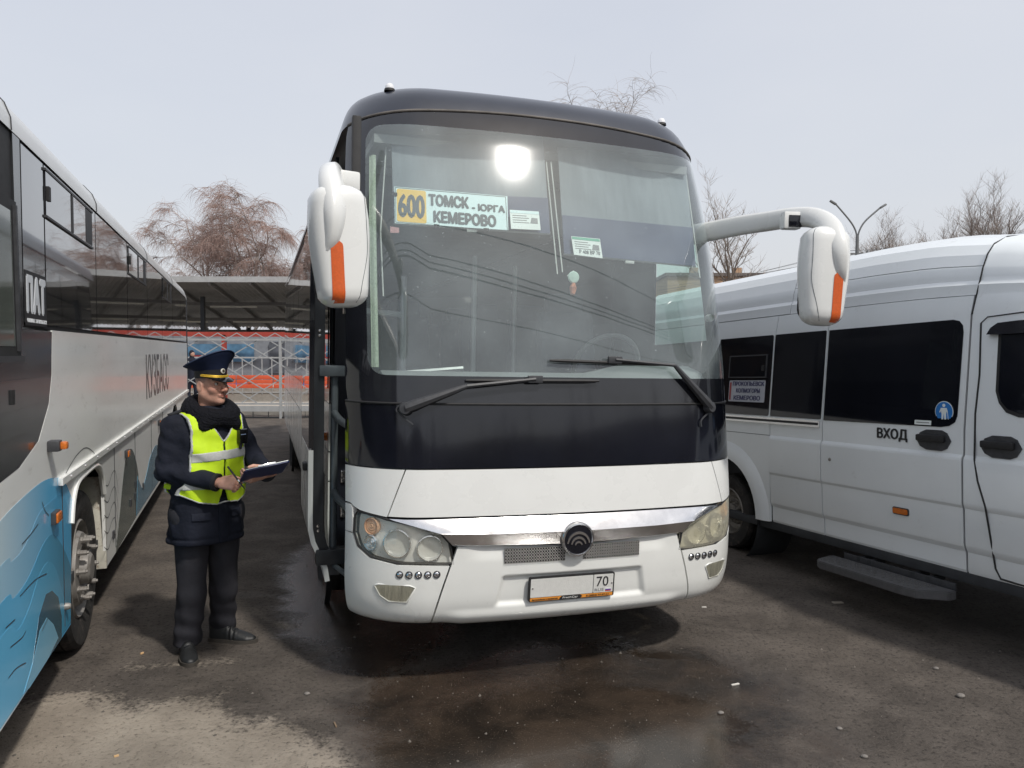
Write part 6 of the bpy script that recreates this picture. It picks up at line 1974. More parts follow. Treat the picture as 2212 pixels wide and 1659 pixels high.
# ================================================================ the inspector
def snet(fn, lo, hi, h):
    """Surface of fn(x, y, z) = 0 as a quad mesh (naive surface nets)."""
    ax = [np.arange(lo[i], hi[i] + h, h) for i in range(3)]
    X, Y, Z = np.meshgrid(*ax, indexing='ij')
    D = fn(X, Y, Z)
    S = D < 0
    n = [len(a) - 1 for a in ax]
    acc = np.zeros((*n, 3))
    cnt = np.zeros(n)
    def sl(a, o): return a[o[0]:o[0] + n[0], o[1]:o[1] + n[1], o[2]:o[2] + n[2]]
    for axis in range(3):
        for u in (0, 1):
            for v in (0, 1):
                o0 = [0, 0, 0]
                oth = [k for k in range(3) if k != axis]
                o0[oth[0]], o0[oth[1]] = u, v
                o1 = list(o0)
                o1[axis] = 1
                d0, d1 = sl(D, o0), sl(D, o1)
                m = (d0 < 0) != (d1 < 0)
                t = np.where(m, d0 / np.where(m, d0 - d1, 1), 0)
                for k in range(3):
                    acc[..., k] += np.where(m, o0[k] + (t if k == axis else 0), 0)
                cnt += m
    act = cnt > 0
    idx = -np.ones(n, int)
    idx[act] = np.arange(act.sum())
    I, J, K = np.nonzero(act)
    base = np.stack([I, J, K], 1).astype(float)
    pos = base + acc[act] / cnt[act][:, None]
    V = pos * h + np.array([a[0] for a in ax])
    Fs = []
    for axis in range(3):
        a, b = S, None
        s0 = [slice(None)] * 3
        s1 = [slice(None)] * 3
        s0[axis], s1[axis] = slice(0, -1), slice(1, None)
        ch = S[tuple(s0)] != S[tuple(s1)]
        ii = np.argwhere(ch)
        o1, o2 = (axis + 1) % 3, (axis + 2) % 3
        ok = (ii[:, o1] > 0) & (ii[:, o2] > 0) & (ii[:, o1] < n[o1]) & (ii[:, o2] < n[o2])
        ii = ii[ok]
        if not len(ii): continue
        def cid(d1, d2):
            q = ii.copy()
            q[:, o1] += d1
            q[:, o2] += d2
            return idx[q[:, 0], q[:, 1], q[:, 2]]
        q = np.stack([cid(-1, -1), cid(0, -1), cid(0, 0), cid(-1, 0)], 1)
        inside = S[ii[:, 0], ii[:, 1], ii[:, 2]]
        q[~inside] = q[~inside][:, ::-1]
        Fs.append(q)
    Fq = np.concatenate(Fs)
    Fq = Fq[(Fq >= 0).all(1)]
    return V, Fq

def np_mesh(name, V, Fq, m, parent=None, smooth=True):
    me = bpy.data.meshes.new(name)
    me.from_pydata(V.tolist(), [], Fq.tolist())
    me.update()
    if smooth: me.shade_smooth()
    return link(name, me, m, parent)

def smin(a, b, k):
    h = np.clip(0.5 + 0.5 * (b - a) / k, 0, 1)
    return b + (a - b) * h - k * h * (1 - h)
def smax(a, b, k): return -smin(-a, -b, k)
def cap_sd(X, Y, Z, a, b, ra, rb):
    a, b = np.array(a, float), np.array(b, float)
    ba = b - a
    t = np.clip(((X - a[0]) * ba[0] + (Y - a[1]) * ba[1] + (Z - a[2]) * ba[2]) / max(1e-9, (ba ** 2).sum()), 0, 1)
    return np.sqrt((X - a[0] - ba[0] * t) ** 2 + (Y - a[1] - ba[1] * t) ** 2 + (Z - a[2] - ba[2] * t) ** 2) - (ra + (rb - ra) * t)
def ell_sd(X, Y, Z, c, r):
    q = np.sqrt(((X - c[0]) / r[0]) ** 2 + ((Y - c[1]) / r[1]) ** 2 + ((Z - c[2]) / r[2]) ** 2)
    return (q - 1) * min(r)
def wob(X, Y, Z, s, ph=0.0):
    """Smooth pseudo-noise for folds."""
    return (np.sin(X * s * 1.7 + Z * s * 0.9 + ph) * np.sin(Y * s * 1.3 - Z * s * 1.1 + 1.7 * ph) + 0.6 * np.sin(Z * s * 2.3 + X * s * 1.1 - Y * s * 0.7 + 2.3 * ph)) / 1.6

PR = Vector((-1.85, 4.62, 0.0))                       # where he stands
def J(px, py, Y):
    p = on_depth(px, py, Y) - PR
    return np.array((p.x, p.y, p.z))
FA = radians(47)
fw = np.array((sin(FA), -cos(FA), 0.0))               # chest direction
lt = np.array((cos(FA), sin(FA), 0.0))                # his left
HA = radians(62)
hf_ = np.array((sin(HA), -cos(HA), 0.0))              # face direction
hl_ = np.array((cos(HA), sin(HA), 0.0))

M_SKIN = mat('weathered_skin', (0.58, 0.325, 0.24), 0.5, var=0.12, vscale=30, spec=0.4, bump=0.12, bscale=220)
M_COAT = mat('navy_coat_cloth', (0.0125, 0.015, 0.025), 0.8, var=0.2, vscale=9, bump=0.45, bscale=34, spec=0.22)
M_TROU = mat('charcoal_trousers', (0.034, 0.034, 0.041), 0.8, var=0.15, vscale=10, bump=0.2, bscale=30, spec=0.25)
M_FUR = mat('black_fur', (0.004, 0.0045, 0.008), 0.85, var=0.4, vscale=60, spec=0.25, bump=0.8, bscale=130)
M_VEST = mat('hi_vis_yellow', (0.56, 0.80, 0.015), 0.7, var=0.06, vscale=10, bump=0.12, bscale=50, emis=None)
M_REFL = mat('reflective_grey', (0.46, 0.47, 0.46), 0.45, var=0.1, vscale=60)
M_SHOE = mat('black_leather', (0.014, 0.015, 0.016), 0.52, var=0.25, vscale=18, bump=0.2, bscale=60)
M_SOLE = mat('shoe_sole', (0.055, 0.048, 0.040), 0.8, var=0.2, vscale=20)
M_CAP = mat('navy_cap_cloth', (0.009, 0.015, 0.040), 0.8, var=0.12, vscale=20, spec=0.2)
M_CAPB = mat('black_cap_band', (0.007, 0.008, 0.012), 0.7, var=0.2, vscale=30)
M_GOLD = mat('gold_braid', (0.78, 0.52, 0.06), 0.4, metal=0.4, var=0.2, vscale=200)

# joints, taken from the photograph at the depths his feet imply
shR, shL = -0.185 * lt + np.array((0.0, 0, 1.395)), 0.185 * lt + np.array((0.0, 0, 1.395))
elR, wrR = J(361, 1018, 4.46), J(468, 1042, 4.40)
elL, wrL = J(543, 985, 4.74), J(577, 1022, 4.50)
ankR, ankL = J(403, 1392, 4.60), J(481, 1366, 4.86)
ankR[2], ankL[2] = 0.085, 0.085
kneeR, kneeL = J(414, 1280, 4.56), J(482, 1272, 4.76)
hipR, hipL = -0.085 * lt + np.array((0.0, 0.0, 0.80)), 0.085 * lt + np.array((0.02, 0.0, 0.80))
headC = J(458, 832, 4.60)

def local(X, Y, Z, c, ax, ay):
    """Coordinates in an upright frame: along ax, along ay, up."""
    dx, dy, dz = X - c[0], Y - c[1], Z - c[2]
    return dx * ax[0] + dy * ax[1], dx * ay[0] + dy * ay[1], dz

def head_sd(X, Y, Z):
    u, v, w = local(X, Y, Z, headC, hl_, hf_)          # u = his left, v = forwards, w = up
    au = np.abs(u)
    d = ell_sd(u, v, w, (0, -0.012, 0.040), (0.076, 0.095, 0.095))
    d = smin(d, ell_sd(u, v, w, (0, 0.030, -0.035), (0.060, 0.058, 0.078)), 0.03)
    d = smin(d, cap_sd(au, v, w, (0.030, 0.030, -0.082), (0.058, -0.015, -0.050), 0.022, 0.020), 0.03)
    d = smin(d, ell_sd(u, v, w, (0, 0.066, -0.094), (0.026, 0.022, 0.020)), 0.022)
    d = smin(d, ell_sd(au, v, w, (0.040, 0.058, -0.022), (0.024, 0.024, 0.024)), 0.022)
    d = smin(d, cap_sd(au, v, w, (0.006, 0.083, 0.030), (0.046, 0.070, 0.030), 0.012, 0.010), 0.014)
    d = smax(d, -ell_sd(au, v, w, (0.032, 0.096, 0.010), (0.020, 0.018, 0.013)), 0.010)
    d = smin(d, cap_sd(u, v, w, (0, 0.086, 0.022), (0, 0.113, -0.024), 0.0085, 0.0135), 0.010)
    d = smin(d, ell_sd(au, v, w, (0.013, 0.100, -0.029), (0.0095, 0.012, 0.009)), 0.006)
    d = smin(d, cap_sd(au, v, w, (0, 0.091, -0.054), (0.020, 0.083, -0.057), 0.0085, 0.005), 0.006)
    d = smin(d, cap_sd(au, v, w, (0, 0.088, -0.066), (0.017, 0.082, -0.064), 0.0085, 0.005), 0.005)
    d = smax(d, -cap_sd(au, v, w, (0, 0.101, -0.0590), (0.027, 0.086, -0.0655), 0.0022, 0.002), 0.003)
    d = smax(d, -cap_sd(au, v, w, (0.022, 0.100, -0.030), (0.036, 0.082, -0.064), 0.0028, 0.0028), 0.008)
    ear = ell_sd(au, v + 0.25 * (au - 0.07), w, (0.080, -0.012, -0.006), (0.010, 0.021, 0.034))
    ear = smax(ear, -ell_sd(au, v, w, (0.090, -0.006, -0.002), (0.007, 0.011, 0.018)), 0.006)
    d = smin(d, ear, 0.008)
    d = smin(d, cap_sd(u, v, w, (0, -0.022, -0.05), (0, -0.045, -0.21), 0.060, 0.066), 0.03)
    return d

def hand_parts(wr, d, n, s, curl, grip=0.0):
    """Joint chains of a hand: d along the hand, n out of its back, s towards the thumb side."""
    d, n, s = [np.array(q) / np.linalg.norm(q) for q in (d, n, s)]
    out = [(wr - d * 0.05, wr + d * 0.01, 0.031, 0.027)]
    palm0 = wr + d * 0.012
    segs = []
    for k, (off, L) in enumerate(((0.030, 0.074), (0.010, 0.080), (-0.010, 0.075), (-0.029, 0.060))):
        base = wr + d * 0.088 + s * off
        segs.append(('p', wr + d * 0.02 + s * off * 0.75, base, 0.0155, 0.0125))
        c, p, dd = 0.0, base, d
        for j, f in enumerate((0.46, 0.30, 0.24)):
            c += curl[j] * (1 + 0.10 * k)
            dd = d * cos(c) - n * sin(c)
            q = p + dd * L * f
            segs.append(('f', p, q, 0.0098 - 0.0010 * j, 0.0092 - 0.0012 * j))
            p = q
    t0 = wr + d * 0.030 + s * 0.030
    t1 = t0 + (d * 0.5 + s * 0.65 - n * 0.55) * 0.038
    t2 = t1 + (d * 0.85 + s * 0.05 - n * 0.50) * 0.034
    t3 = t2 + (d * 0.90 - s * 0.25 - n * 0.15) * 0.026
    segs += [('p', wr + d * 0.015 + s * 0.012, t0, 0.018, 0.015), ('t', t0, t1, 0.0135, 0.0115), ('t', t1, t2, 0.0112, 0.0102), ('t', t2, t3, 0.0100, 0.0080)]
    return out, segs
def hand_sd(X, Y, Z, parts):
    arm, segs = parts
    d = cap_sd(X, Y, Z, *arm[0][:2], *arm[0][2:])
    for k, a, b, ra, rb in segs:
        if k == 'p': d = smin(d, cap_sd(X, Y, Z, a, b, ra, rb), 0.012)
    fin = {}
    chain = None
    f = None
    for k, a, b, ra, rb in segs:
        if k != 'p':
            c = cap_sd(X, Y, Z, a, b, ra, rb)
            f = c if f is None else np.minimum(f, c)
    return smin(d, f, 0.005)
UPZ = np.array((0, 0, 1.0))
dR = np.array((0.95, -0.18, -0.04)); nR = np.array((-0.05, -0.80, 0.60)); sR = np.cross(dR, nR); sR = sR if sR[2] > 0 else -sR
hR = hand_parts(wrR + dR * 0.018, dR, nR, sR, (0.75, 0.95, 0.5))
dL = np.array((-0.05, -0.92, -0.25)); nL = np.array((0.80, -0.10, -0.55)); sL = np.cross(dL, nL); sL = sL if sL[2] > 0 else -sL
dL = np.array((-0.55, -0.75, -0.12))
hL = hand_parts(wrL + dL * 0.012, dL, nL, sL, (0.55, 0.75, 0.5))

Vh, Fh = snet(head_sd, headC - np.array((0.16, 0.16, 0.235)), headC + np.array((0.16, 0.16, 0.16)), 0.0036)
def bb(parts, pad=0.03):
    P = np.array([p for seg in parts[1] for p in seg[1:3]] + [parts[0][0][0], parts[0][0][1]])
    return P.min(0) - pad, P.max(0) + pad
allV, allF, off = [Vh], [Fh], len(Vh)
for hp in (hR, hL):
    lo, hi = bb(hp)
    v_, f_ = snet(lambda X, Y, Z: hand_sd(X, Y, Z, hp), lo, hi, 0.0030)
    allV.append(v_); allF.append(f_ + off); off += len(v_)
def core_sd(X, Y, Z):                                   # the body under the clothes
    d = cap_sd(X, Y, Z, (0, 0, 0.85), (headC[0] * 0.6, headC[1] * 0.6, 1.38), 0.13, 0.11)
    for a, b, ra, rb in ((hipR, kneeR, 0.075, 0.055), (kneeR, ankR, 0.052, 0.04), (hipL, kneeL, 0.075, 0.055), (kneeL, ankL, 0.052, 0.04),
                         (shR, elR, 0.05, 0.042), (elR, wrR, 0.040, 0.026), (shL, elL, 0.05, 0.042), (elL, wrL, 0.040, 0.026)):
        d = smin(d, cap_sd(X, Y, Z, a, b, ra, rb), 0.04)
    return d
v_, f_ = snet(core_sd, np.array((-0.5, -0.5, 0.02)), np.array((0.6, 0.5, 1.50)), 0.02)
allV.append(v_); allF.append(f_ + off)
person = np_mesh('person', np.concatenate(allV), np.concatenate(allF), M_SKIN)
person.location = PR
tag(person, 'man in navy coat, peaked cap and yellow reflective vest holding a clipboard', 'person')
# skin tints of his own: lips, stubble, grey temples, flushed cheeks
ca_ = person.data.color_attributes.new('tint', 'FLOAT_COLOR', 'POINT')
co = np.empty(len(person.data.vertices) * 3)
person.data.vertices.foreach_get('co', co)
co = co.reshape(-1, 3)
u, v, w = local(co[:, 0], co[:, 1], co[:, 2], headC, hl_, hf_)
tint = np.ones((len(co), 4))
def blend(mask, c):
    global tint
    tint[:, :3] = tint[:, :3] * (1 - mask[:, None]) + tint[:, :3] * np.array(c) * mask[:, None]
g = lambda c, r: np.exp(-(((np.abs(u) - c[0]) / r[0]) ** 2 + ((v - c[1]) / r[1]) ** 2 + ((w - c[2]) / r[2]) ** 2))
blend(np.clip(g((0, 0.09, -0.060), (0.022, 0.02, 0.009)) * 1.2, 0, 1), (0.80, 0.52, 0.52))
blend(np.clip(g((0.045, 0.065, -0.02), (0.03, 0.03, 0.03)) * 0.7, 0, 1), (1.04, 0.82, 0.80))
blend(np.clip(g((0, 0.11, -0.022), (0.02, 0.025, 0.02)) * 0.8, 0, 1), (1.06, 0.78, 0.74))
blend(np.clip(g((0.03, 0.078, 0.033), (0.020, 0.02, 0.006)) * 0.9, 0, 1), (0.45, 0.45, 0.48))
blend((1 / (1 + np.exp(-(w - 0.018) * 160))) * (1 / (1 + np.exp((v - 0.030) * 130))) * (w > -0.2) * (np.abs(u) < 0.12), (0.36, 0.42, 0.50))
blend(0.35 * (1 / (1 + np.exp((w + 0.045) * 150))) * (v > 0.0) * (w > -0.13) * (np.abs(u) < 0.1), (0.80, 0.82, 0.86))
ca_.data.foreach_set('color', tint.astype(np.float32).ravel())
nt = M_SKIN.node_tree
at = nt.nodes.new('ShaderNodeVertexColor'); at.layer_name = 'tint'
mx = nt.nodes.new('ShaderNodeMix'); mx.data_type = 'RGBA'; mx.blend_type = 'MULTIPLY'; mx.inputs[0].default_value = 1.0
bs = nt.nodes['Principled BSDF']
src = bs.inputs['Base Color'].links[0].from_socket
nt.links.new(src, mx.inputs[6]); nt.links.new(at.outputs['Color'], mx.inputs[7]); nt.links.new(mx.outputs[2], bs.inputs['Base Color'])
bs.inputs['Subsurface Weight'].default_value = 0.12
bs.inputs['Subsurface Radius'].default_value = (0.012, 0.005, 0.003)
def hp(u, v, w): return Vector(tuple(headC + hl_ * u + hf_ * v + np.array((0, 0, w))))
for sg in (-1, 1):
    e = MB().lathe([(0.0005, 0.012), (0.005, 0.0112), (0.009, 0.008), (0.0118, 0.002), (0.0118, -0.003)], Matrix.Translation(hp(sg * 0.032, 0.073, 0.010)) @ Vector(tuple(hf_)).to_track_quat('Z', 'Y').to_matrix().to_4x4(), 14)
    eo = e.build('eye', mat('eye_white', (0.55, 0.50, 0.46), 0.15, var=0.05), person, 60)
    MB().lathe([(0.0045, 0.0113), (0.0005, 0.0125)], Matrix.Translation(hp(sg * 0.032, 0.073, 0.010)) @ Vector(tuple(hf_)).to_track_quat('Z', 'Y').to_matrix().to_4x4(), 12).build('iris', mat('iris_dark', (0.03, 0.03, 0.035), 0.1), eo)

# --- coat
AZ = [0.60, 0.69, 0.72, 0.90, 1.00, 1.15, 1.27, 1.37, 1.43, 1.475, 1.52]
AA = [0.222, 0.222, 0.220, 0.206, 0.204, 0.210, 0.212, 0.204, 0.178, 0.122, 0.07]
AB = [0.178, 0.178, 0.176, 0.168, 0.172, 0.172, 0.160, 0.140, 0.120, 0.095, 0.06]
def torso_sd(X, Y, Z):
    a = np.interp(Z, AZ, AA)
    b = np.interp(Z, AZ, AB)
    cx = np.interp(Z, [0.6, 1.0, 1.5], [0.0, 0.0, headC[0] * 0.55])
    cy = np.interp(Z, [0.6, 1.0, 1.5], [0.0, 0.0, headC[1] * 0.55])
    u = (X - cx) * lt[0] + (Y - cy) * lt[1]
    v = (X - cx) * fw[0] + (Y - cy) * fw[1]
    q = (np.abs(u / a) ** 2.3 + np.abs(v / b) ** 2.3) ** (1 / 2.3)
    return (q - 1) * np.minimum(a, b)
def arms_sd(X, Y, Z):
    d = None
    for sh, el, wr, ph in ((shR, elR, wrR, 0.0), (shL, elL, wrL, 2.0)):
        a = smin(cap_sd(X, Y, Z, sh - np.array((0, 0, 0.012)), el, 0.073, 0.062), cap_sd(X, Y, Z, el, wr, 0.061, 0.047), 0.02)
        # creases gather at the elbow and run across the sleeve
        r = np.sqrt((X - el[0]) ** 2 + (Y - el[1]) ** 2 + (Z - el[2]) ** 2)
        a = a + 0.009 * wob(X, Y, Z, 38, ph) * np.exp(-(r / 0.17) ** 2) + 0.005 * wob(X, Y, Z, 27, ph + 1)
        w_ = (wr - el) / np.linalg.norm(wr - el)
        cut = (X - wr[0]) * w_[0] + (Y - wr[1]) * w_[1] + (Z - wr[2]) * w_[2] - 0.006
        a = np.maximum(a, cut)
        d = a if d is None else np.minimum(d, a)
    return d
def coat_sd(X, Y, Z):
    t = torso_sd(X, Y, Z)
    t = t + 0.006 * wob(X, Y, Z, 19, 0.6) + 0.004 * wob(X, Y, Z * 0.5, 30, 1.2) * np.clip((1.0 - Z) / 0.3, 0, 1)
    # stitched hem and drawn waist
    t = t + 0.007 * np.exp(-((Z - 0.725) / 0.006) ** 2) + 0.010 * np.exp(-((Z - 0.965) / 0.02) ** 2)
    t = smax(t, 0.685 - Z, 0.018)
    d = smin(t, arms_sd(X, Y, Z), 0.030)
    return smax(d, Z - 1.50, 0.02)
Vc, Fc = snet(coat_sd, np.array((-0.36, -0.42, 0.66)), np.array((0.50, 0.38, 1.53)), 0.0078)
coat = np_mesh('coat', Vc, Fc, M_COAT, person)
def surf_pt(u_, z, extra=0.0, side=1):
    """Point on the front of the torso at lateral offset u_."""
    a, b = np.interp(z, AZ, AA), np.interp(z, AZ, AB)
    k = np.interp(z, [0.6, 1.0, 1.5], [0, 0, 0.55])
    v = b * max(0.0, 1 - abs(u_ / a) ** 2.3) ** (1 / 2.3) * side
    return headC * np.array((k, k, 0)) + lt * u_ + fw * (v + extra * side) + np.array((0, 0, z))
# placket flap and pocket welts below the vest
for u_, z0, z1 in ((0.022, 0.70, 0.96), ):
    rows = [[Vector(tuple(surf_pt(u_ + du, z, e))) for du, e in ((-0.028, 0.004), (-0.026, 0.010), (0.024, 0.012), (0.030, 0.004))] for z in np.linspace(z0, z1, 12)]
    vs, fs = grid_patch(rows)
    mesh('placket', vs, fs, M_COAT, coat, 60)
for ua, ub, z in ((-0.15, -0.05, 0.865), (0.075, 0.15, 0.865)):
    rows = [[Vector(tuple(surf_pt(u_, z + dz, e))) for u_ in np.linspace(ua, ub, 8)] for dz, e in ((-0.028, 0.003), (-0.026, 0.011), (0.012, 0.011), (0.016, 0.003))]
    vs, fs = grid_patch(rows)
    mesh('pocket_flap', vs, fs, M_COAT, coat, 60)
# --- reflective vest: a shell over the coat
def vest_region(X, Y, Z, edge=0.0):
    k = np.interp(Z, [0.6, 1.0, 1.5], [0, 0, 0.55])
    u = (X - headC[0] * k) * lt[0] + (Y - headC[1] * k) * lt[1]
    v = (X - headC[0] * k) * fw[0] + (Y - headC[1] * k) * fw[1]
    au = np.abs(u)
    side = np.interp(Z, [0.86, 0.95, 1.03, 1.08, 1.25, 1.36, 1.43, 1.5], [0.16, 0.225, 0.20, 0.172, 0.162, 0.158, 0.166, 0.18])
    r = au - side + edge
    hem = np.interp(u, [-0.20, -0.12, -0.02, 0.03, 0.12, 0.2], [0.99, 0.945, 0.925, 0.935, 0.925, 0.96])
    r = np.maximum(r, hem - Z + edge)
    neck = np.interp(Z, [1.275, 1.30, 1.42, 1.5], [-0.02, 0.006, 0.088, 0.12])
    vn = np.where(v > 0, neck - np.abs(u - 0.02), np.interp(Z, [1.40, 1.5], [-0.05, 0.09]) - au)
    r = np.maximum(r, vn + edge)
    return r
def vest_sd(X, Y, Z):
    t = torso_sd(X, Y, Z) + 0.003 * wob(X, Y, Z, 15, 0.6)
    t = t - 0.020 + 0.005 * wob(X, Y, Z, 24, 3.0) + 0.004 * wob(X, Y, Z * 0.4, 44, 1.0)
    sh = np.maximum(t, -(t + 0.013))
    # the front edge is open: a narrow slit
    k = np.interp(Z, [0.6, 1.0, 1.5], [0, 0, 0.55])
    u = (X - headC[0] * k) * lt[0] + (Y - headC[1] * k) * lt[1]
    v = (X - headC[0] * k) * fw[0] + (Y - headC[1] * k) * fw[1]
    slit = np.where(v > 0, 0.0045 + 0.03 * np.clip((1.02 - Z) / 0.1, 0, 1) - np.abs(u - 0.022), -1)
    return np.maximum(np.maximum(sh, vest_region(X, Y, Z)), slit)
Vv, Fv = snet(vest_sd, np.array((-0.30, -0.30, 0.86)), np.array((0.32, 0.30, 1.51)), 0.0056)
vest = np_mesh('vest', Vv, Fv, M_VEST, person)
def band_sd(z0, z1, tilt):
    def f(X, Y, Z):
        t = torso_sd(X, Y, Z) + 0.003 * wob(X, Y, Z, 15, 0.6)
        t = t - 0.0225 + 0.005 * wob(X, Y, Z, 24, 3.0) + 0.004 * wob(X, Y, Z * 0.4, 44, 1.0)
        sh = np.maximum(t, -(t + 0.010))
        zz = Z - tilt * (X * lt[0] + Y * lt[1])
        return np.maximum(np.maximum(sh, np.maximum(z0 - zz, zz - z1)), vest_region(X, Y, Z, 0.004))
    return f
for z0, z1, tl in ((1.185, 1.240, 0.05), (1.020, 1.070, 0.0)):
    vb, fb = snet(band_sd(z0, z1, tl), np.array((-0.30, -0.30, z0 - 0.05)), np.array((0.32, 0.30, z1 + 0.05)), 0.0050)
    np_mesh('reflective_band', vb, fb, M_REFL, vest)
# grey piping along armholes and neck
def pipe_sd(X, Y, Z):
    t = torso_sd(X, Y, Z) + 0.003 * wob(X, Y, Z, 15, 0.6) - 0.0215 + 0.005 * wob(X, Y, Z, 24, 3.0) + 0.004 * wob(X, Y, Z * 0.4, 44, 1.0)
    sh = np.maximum(t, -(t + 0.012))
    r = vest_region(X, Y, Z)
    return np.maximum(sh, np.abs(r + 0.002) - 0.005)
vb, fb = snet(pipe_sd, np.array((-0.30, -0.30, 0.86)), np.array((0.32, 0.30, 1.50)), 0.0052)
np_mesh('piping', vb, fb, M_REFL, vest)
# side strap
p = J(370, 1052, 4.50)
MB().box(Vector(tuple(p)), (0.085, 0.02, 0.030), Euler((0, 0.15, FA - 0.9)).to_matrix(), bev=0.006).build('side_strap', M_VEST, vest)
# --- fur collar
nk = headC + np.array((-0.02 * hf_[0], -0.02 * hf_[1], -0.145))
def collar_sd(X, Y, Z):
    d = None
    pts = []
    for k in range(-11, 12):
        a = radians(180 * k / 11 * 0.90)
        back = 0.5 + 0.5 * cos(a)                       # 1 behind the neck, 0 at the front ends
        r = 0.094 + 0.018 * (1 - back)
        q = nk + (-fw) * cos(a) * r * 1.05 + lt * sin(a) * r * 1.08
        q = q + np.array((0, 0, 0.040 * back - 0.050 * (1 - back)))
        pts.append((q, 0.055 - 0.006 * back))
    for (a, ra), (b, rb) in zip(pts, pts[1:]):
        c = cap_sd(X, Y, Z, a, b, ra, rb)
        d = c if d is None else smin(d, c, 0.01)
    for sg in (-1, 1):                                   # lapel ends lying on the chest
        a = pts[0 if sg < 0 else -1][0]
        b = a + lt * sg * 0.055 + fw * 0.006 + np.array((0, 0, -0.040))
        d = smin(d, cap_sd(X, Y, Z, a, b, 0.050, 0.040), 0.03)
    n = 0.0025 * wob(X, Y, Z, 170, 0.3) + 0.0025 * wob(X, Y, Z, 260, 1.3) + 0.002 * wob(X, Y, Z, 60, 2.0)
    return d + n
vb, fb = snet(collar_sd, nk - np.array((0.24, 0.24, 0.18)), nk + np.array((0.24, 0.24, 0.13)), 0.0045)
np_mesh('fur_collar', vb, fb, M_FUR, coat)
# fur cuffs / dark wrist bands
for el, wr in ((elR, wrR), (elL, wrL)):
    w_ = Vector(tuple((wr - el) / np.linalg.norm(wr - el)))
    MB().lathe([(0.044, -0.02), (0.052, -0.012), (0.053, 0.008), (0.046, 0.012), (0.034, 0.008)], Matrix.Translation(Vector(tuple(wr))) @ w_.to_track_quat('Z', 'Y').to_matrix().to_4x4(), 20).build('cuff', M_CAPB, coat)
# epaulette, name tape, body camera
ep = Vector(tuple(shR + 0.025 * lt + np.array((0.0, 0.0, 0.071))))
MB().box(ep, (0.11, 0.045, 0.012), Euler((0, -0.30, FA)).to_matrix(), bev=0.003).build('epaulette', M_CAPB, coat)
q = Vector(tuple(surf_pt(0.105, 1.405, 0.024)))
MB().box(q, (0.045, 0.006, 0.018), Euler((0.3, 0, FA)).to_matrix(), bev=0.002).build('name_tape', mat('name_tape_blue', (0.10, 0.13, 0.25), 0.7), coat)
q = Vector(tuple(surf_pt(0.135, 1.315, 0.045)))
cm = MB().box(q, (0.058, 0.032, 0.088), Euler((0.05, 0, FA + 0.2)).to_matrix(), bev=0.007).build('body_camera', mat('camera_black', (0.010, 0.010, 0.011), 0.25, coat=0.3), person)
MB().box(q + Vector((0.012, -0.016, 0.012)), (0.034, 0.004, 0.004), Euler((0.05, 0, FA + 0.2)).to_matrix()).build('camera_stripe', mat('pale_blue_print', (0.3, 0.4, 0.6), 0.4), cm)
MB().tube([q + Vector((-0.005, -0.005, -0.044)), q + Vector((-0.012, -0.008, -0.075))], 0.009, 8).build('camera_clip', M_RUBBER, cm)
# --- trousers
def trou_sd(X, Y, Z):
    d = None
    for hip, kn, an, ph in ((hipR, kneeR, ankR, 0.0), (hipL, kneeL, ankL, 2.2)):
        a = cap_sd(X, Y, Z, hip, kn, 0.104, 0.079)
        lo = an + np.array((0, 0, -0.06))
        b = cap_sd(X, Y, Z, kn, lo, 0.079, 0.082)
        q = smin(a, b, 0.03)
        fold = np.exp(-((Z - 0.16) / 0.10) ** 2)
        q = q + 0.0055 * fold * np.sin(Z * 55 + 14 * (X * 0.8 + Y) + ph) + 0.005 * wob(X, Y, Z * 0.15, 36, ph)
        # pressed crease towards the toe
        d = q if d is None else smin(d, q, 0.016)
    d = smin(d, cap_sd(X, Y, Z, hipR + np.array((0, 0, 0.05)), hipL + np.array((0, 0, 0.05)), 0.13, 0.13), 0.05)
    return smax(smax(d, 0.052 - Z, 0.006), Z - 0.90, 0.01)
vb, fb = snet(trou_sd, np.array((-0.36, -0.40, 0.03)), np.array((0.36, 0.46, 0.92)), 0.0075)
np_mesh('trousers', vb, fb, M_TROU, person)
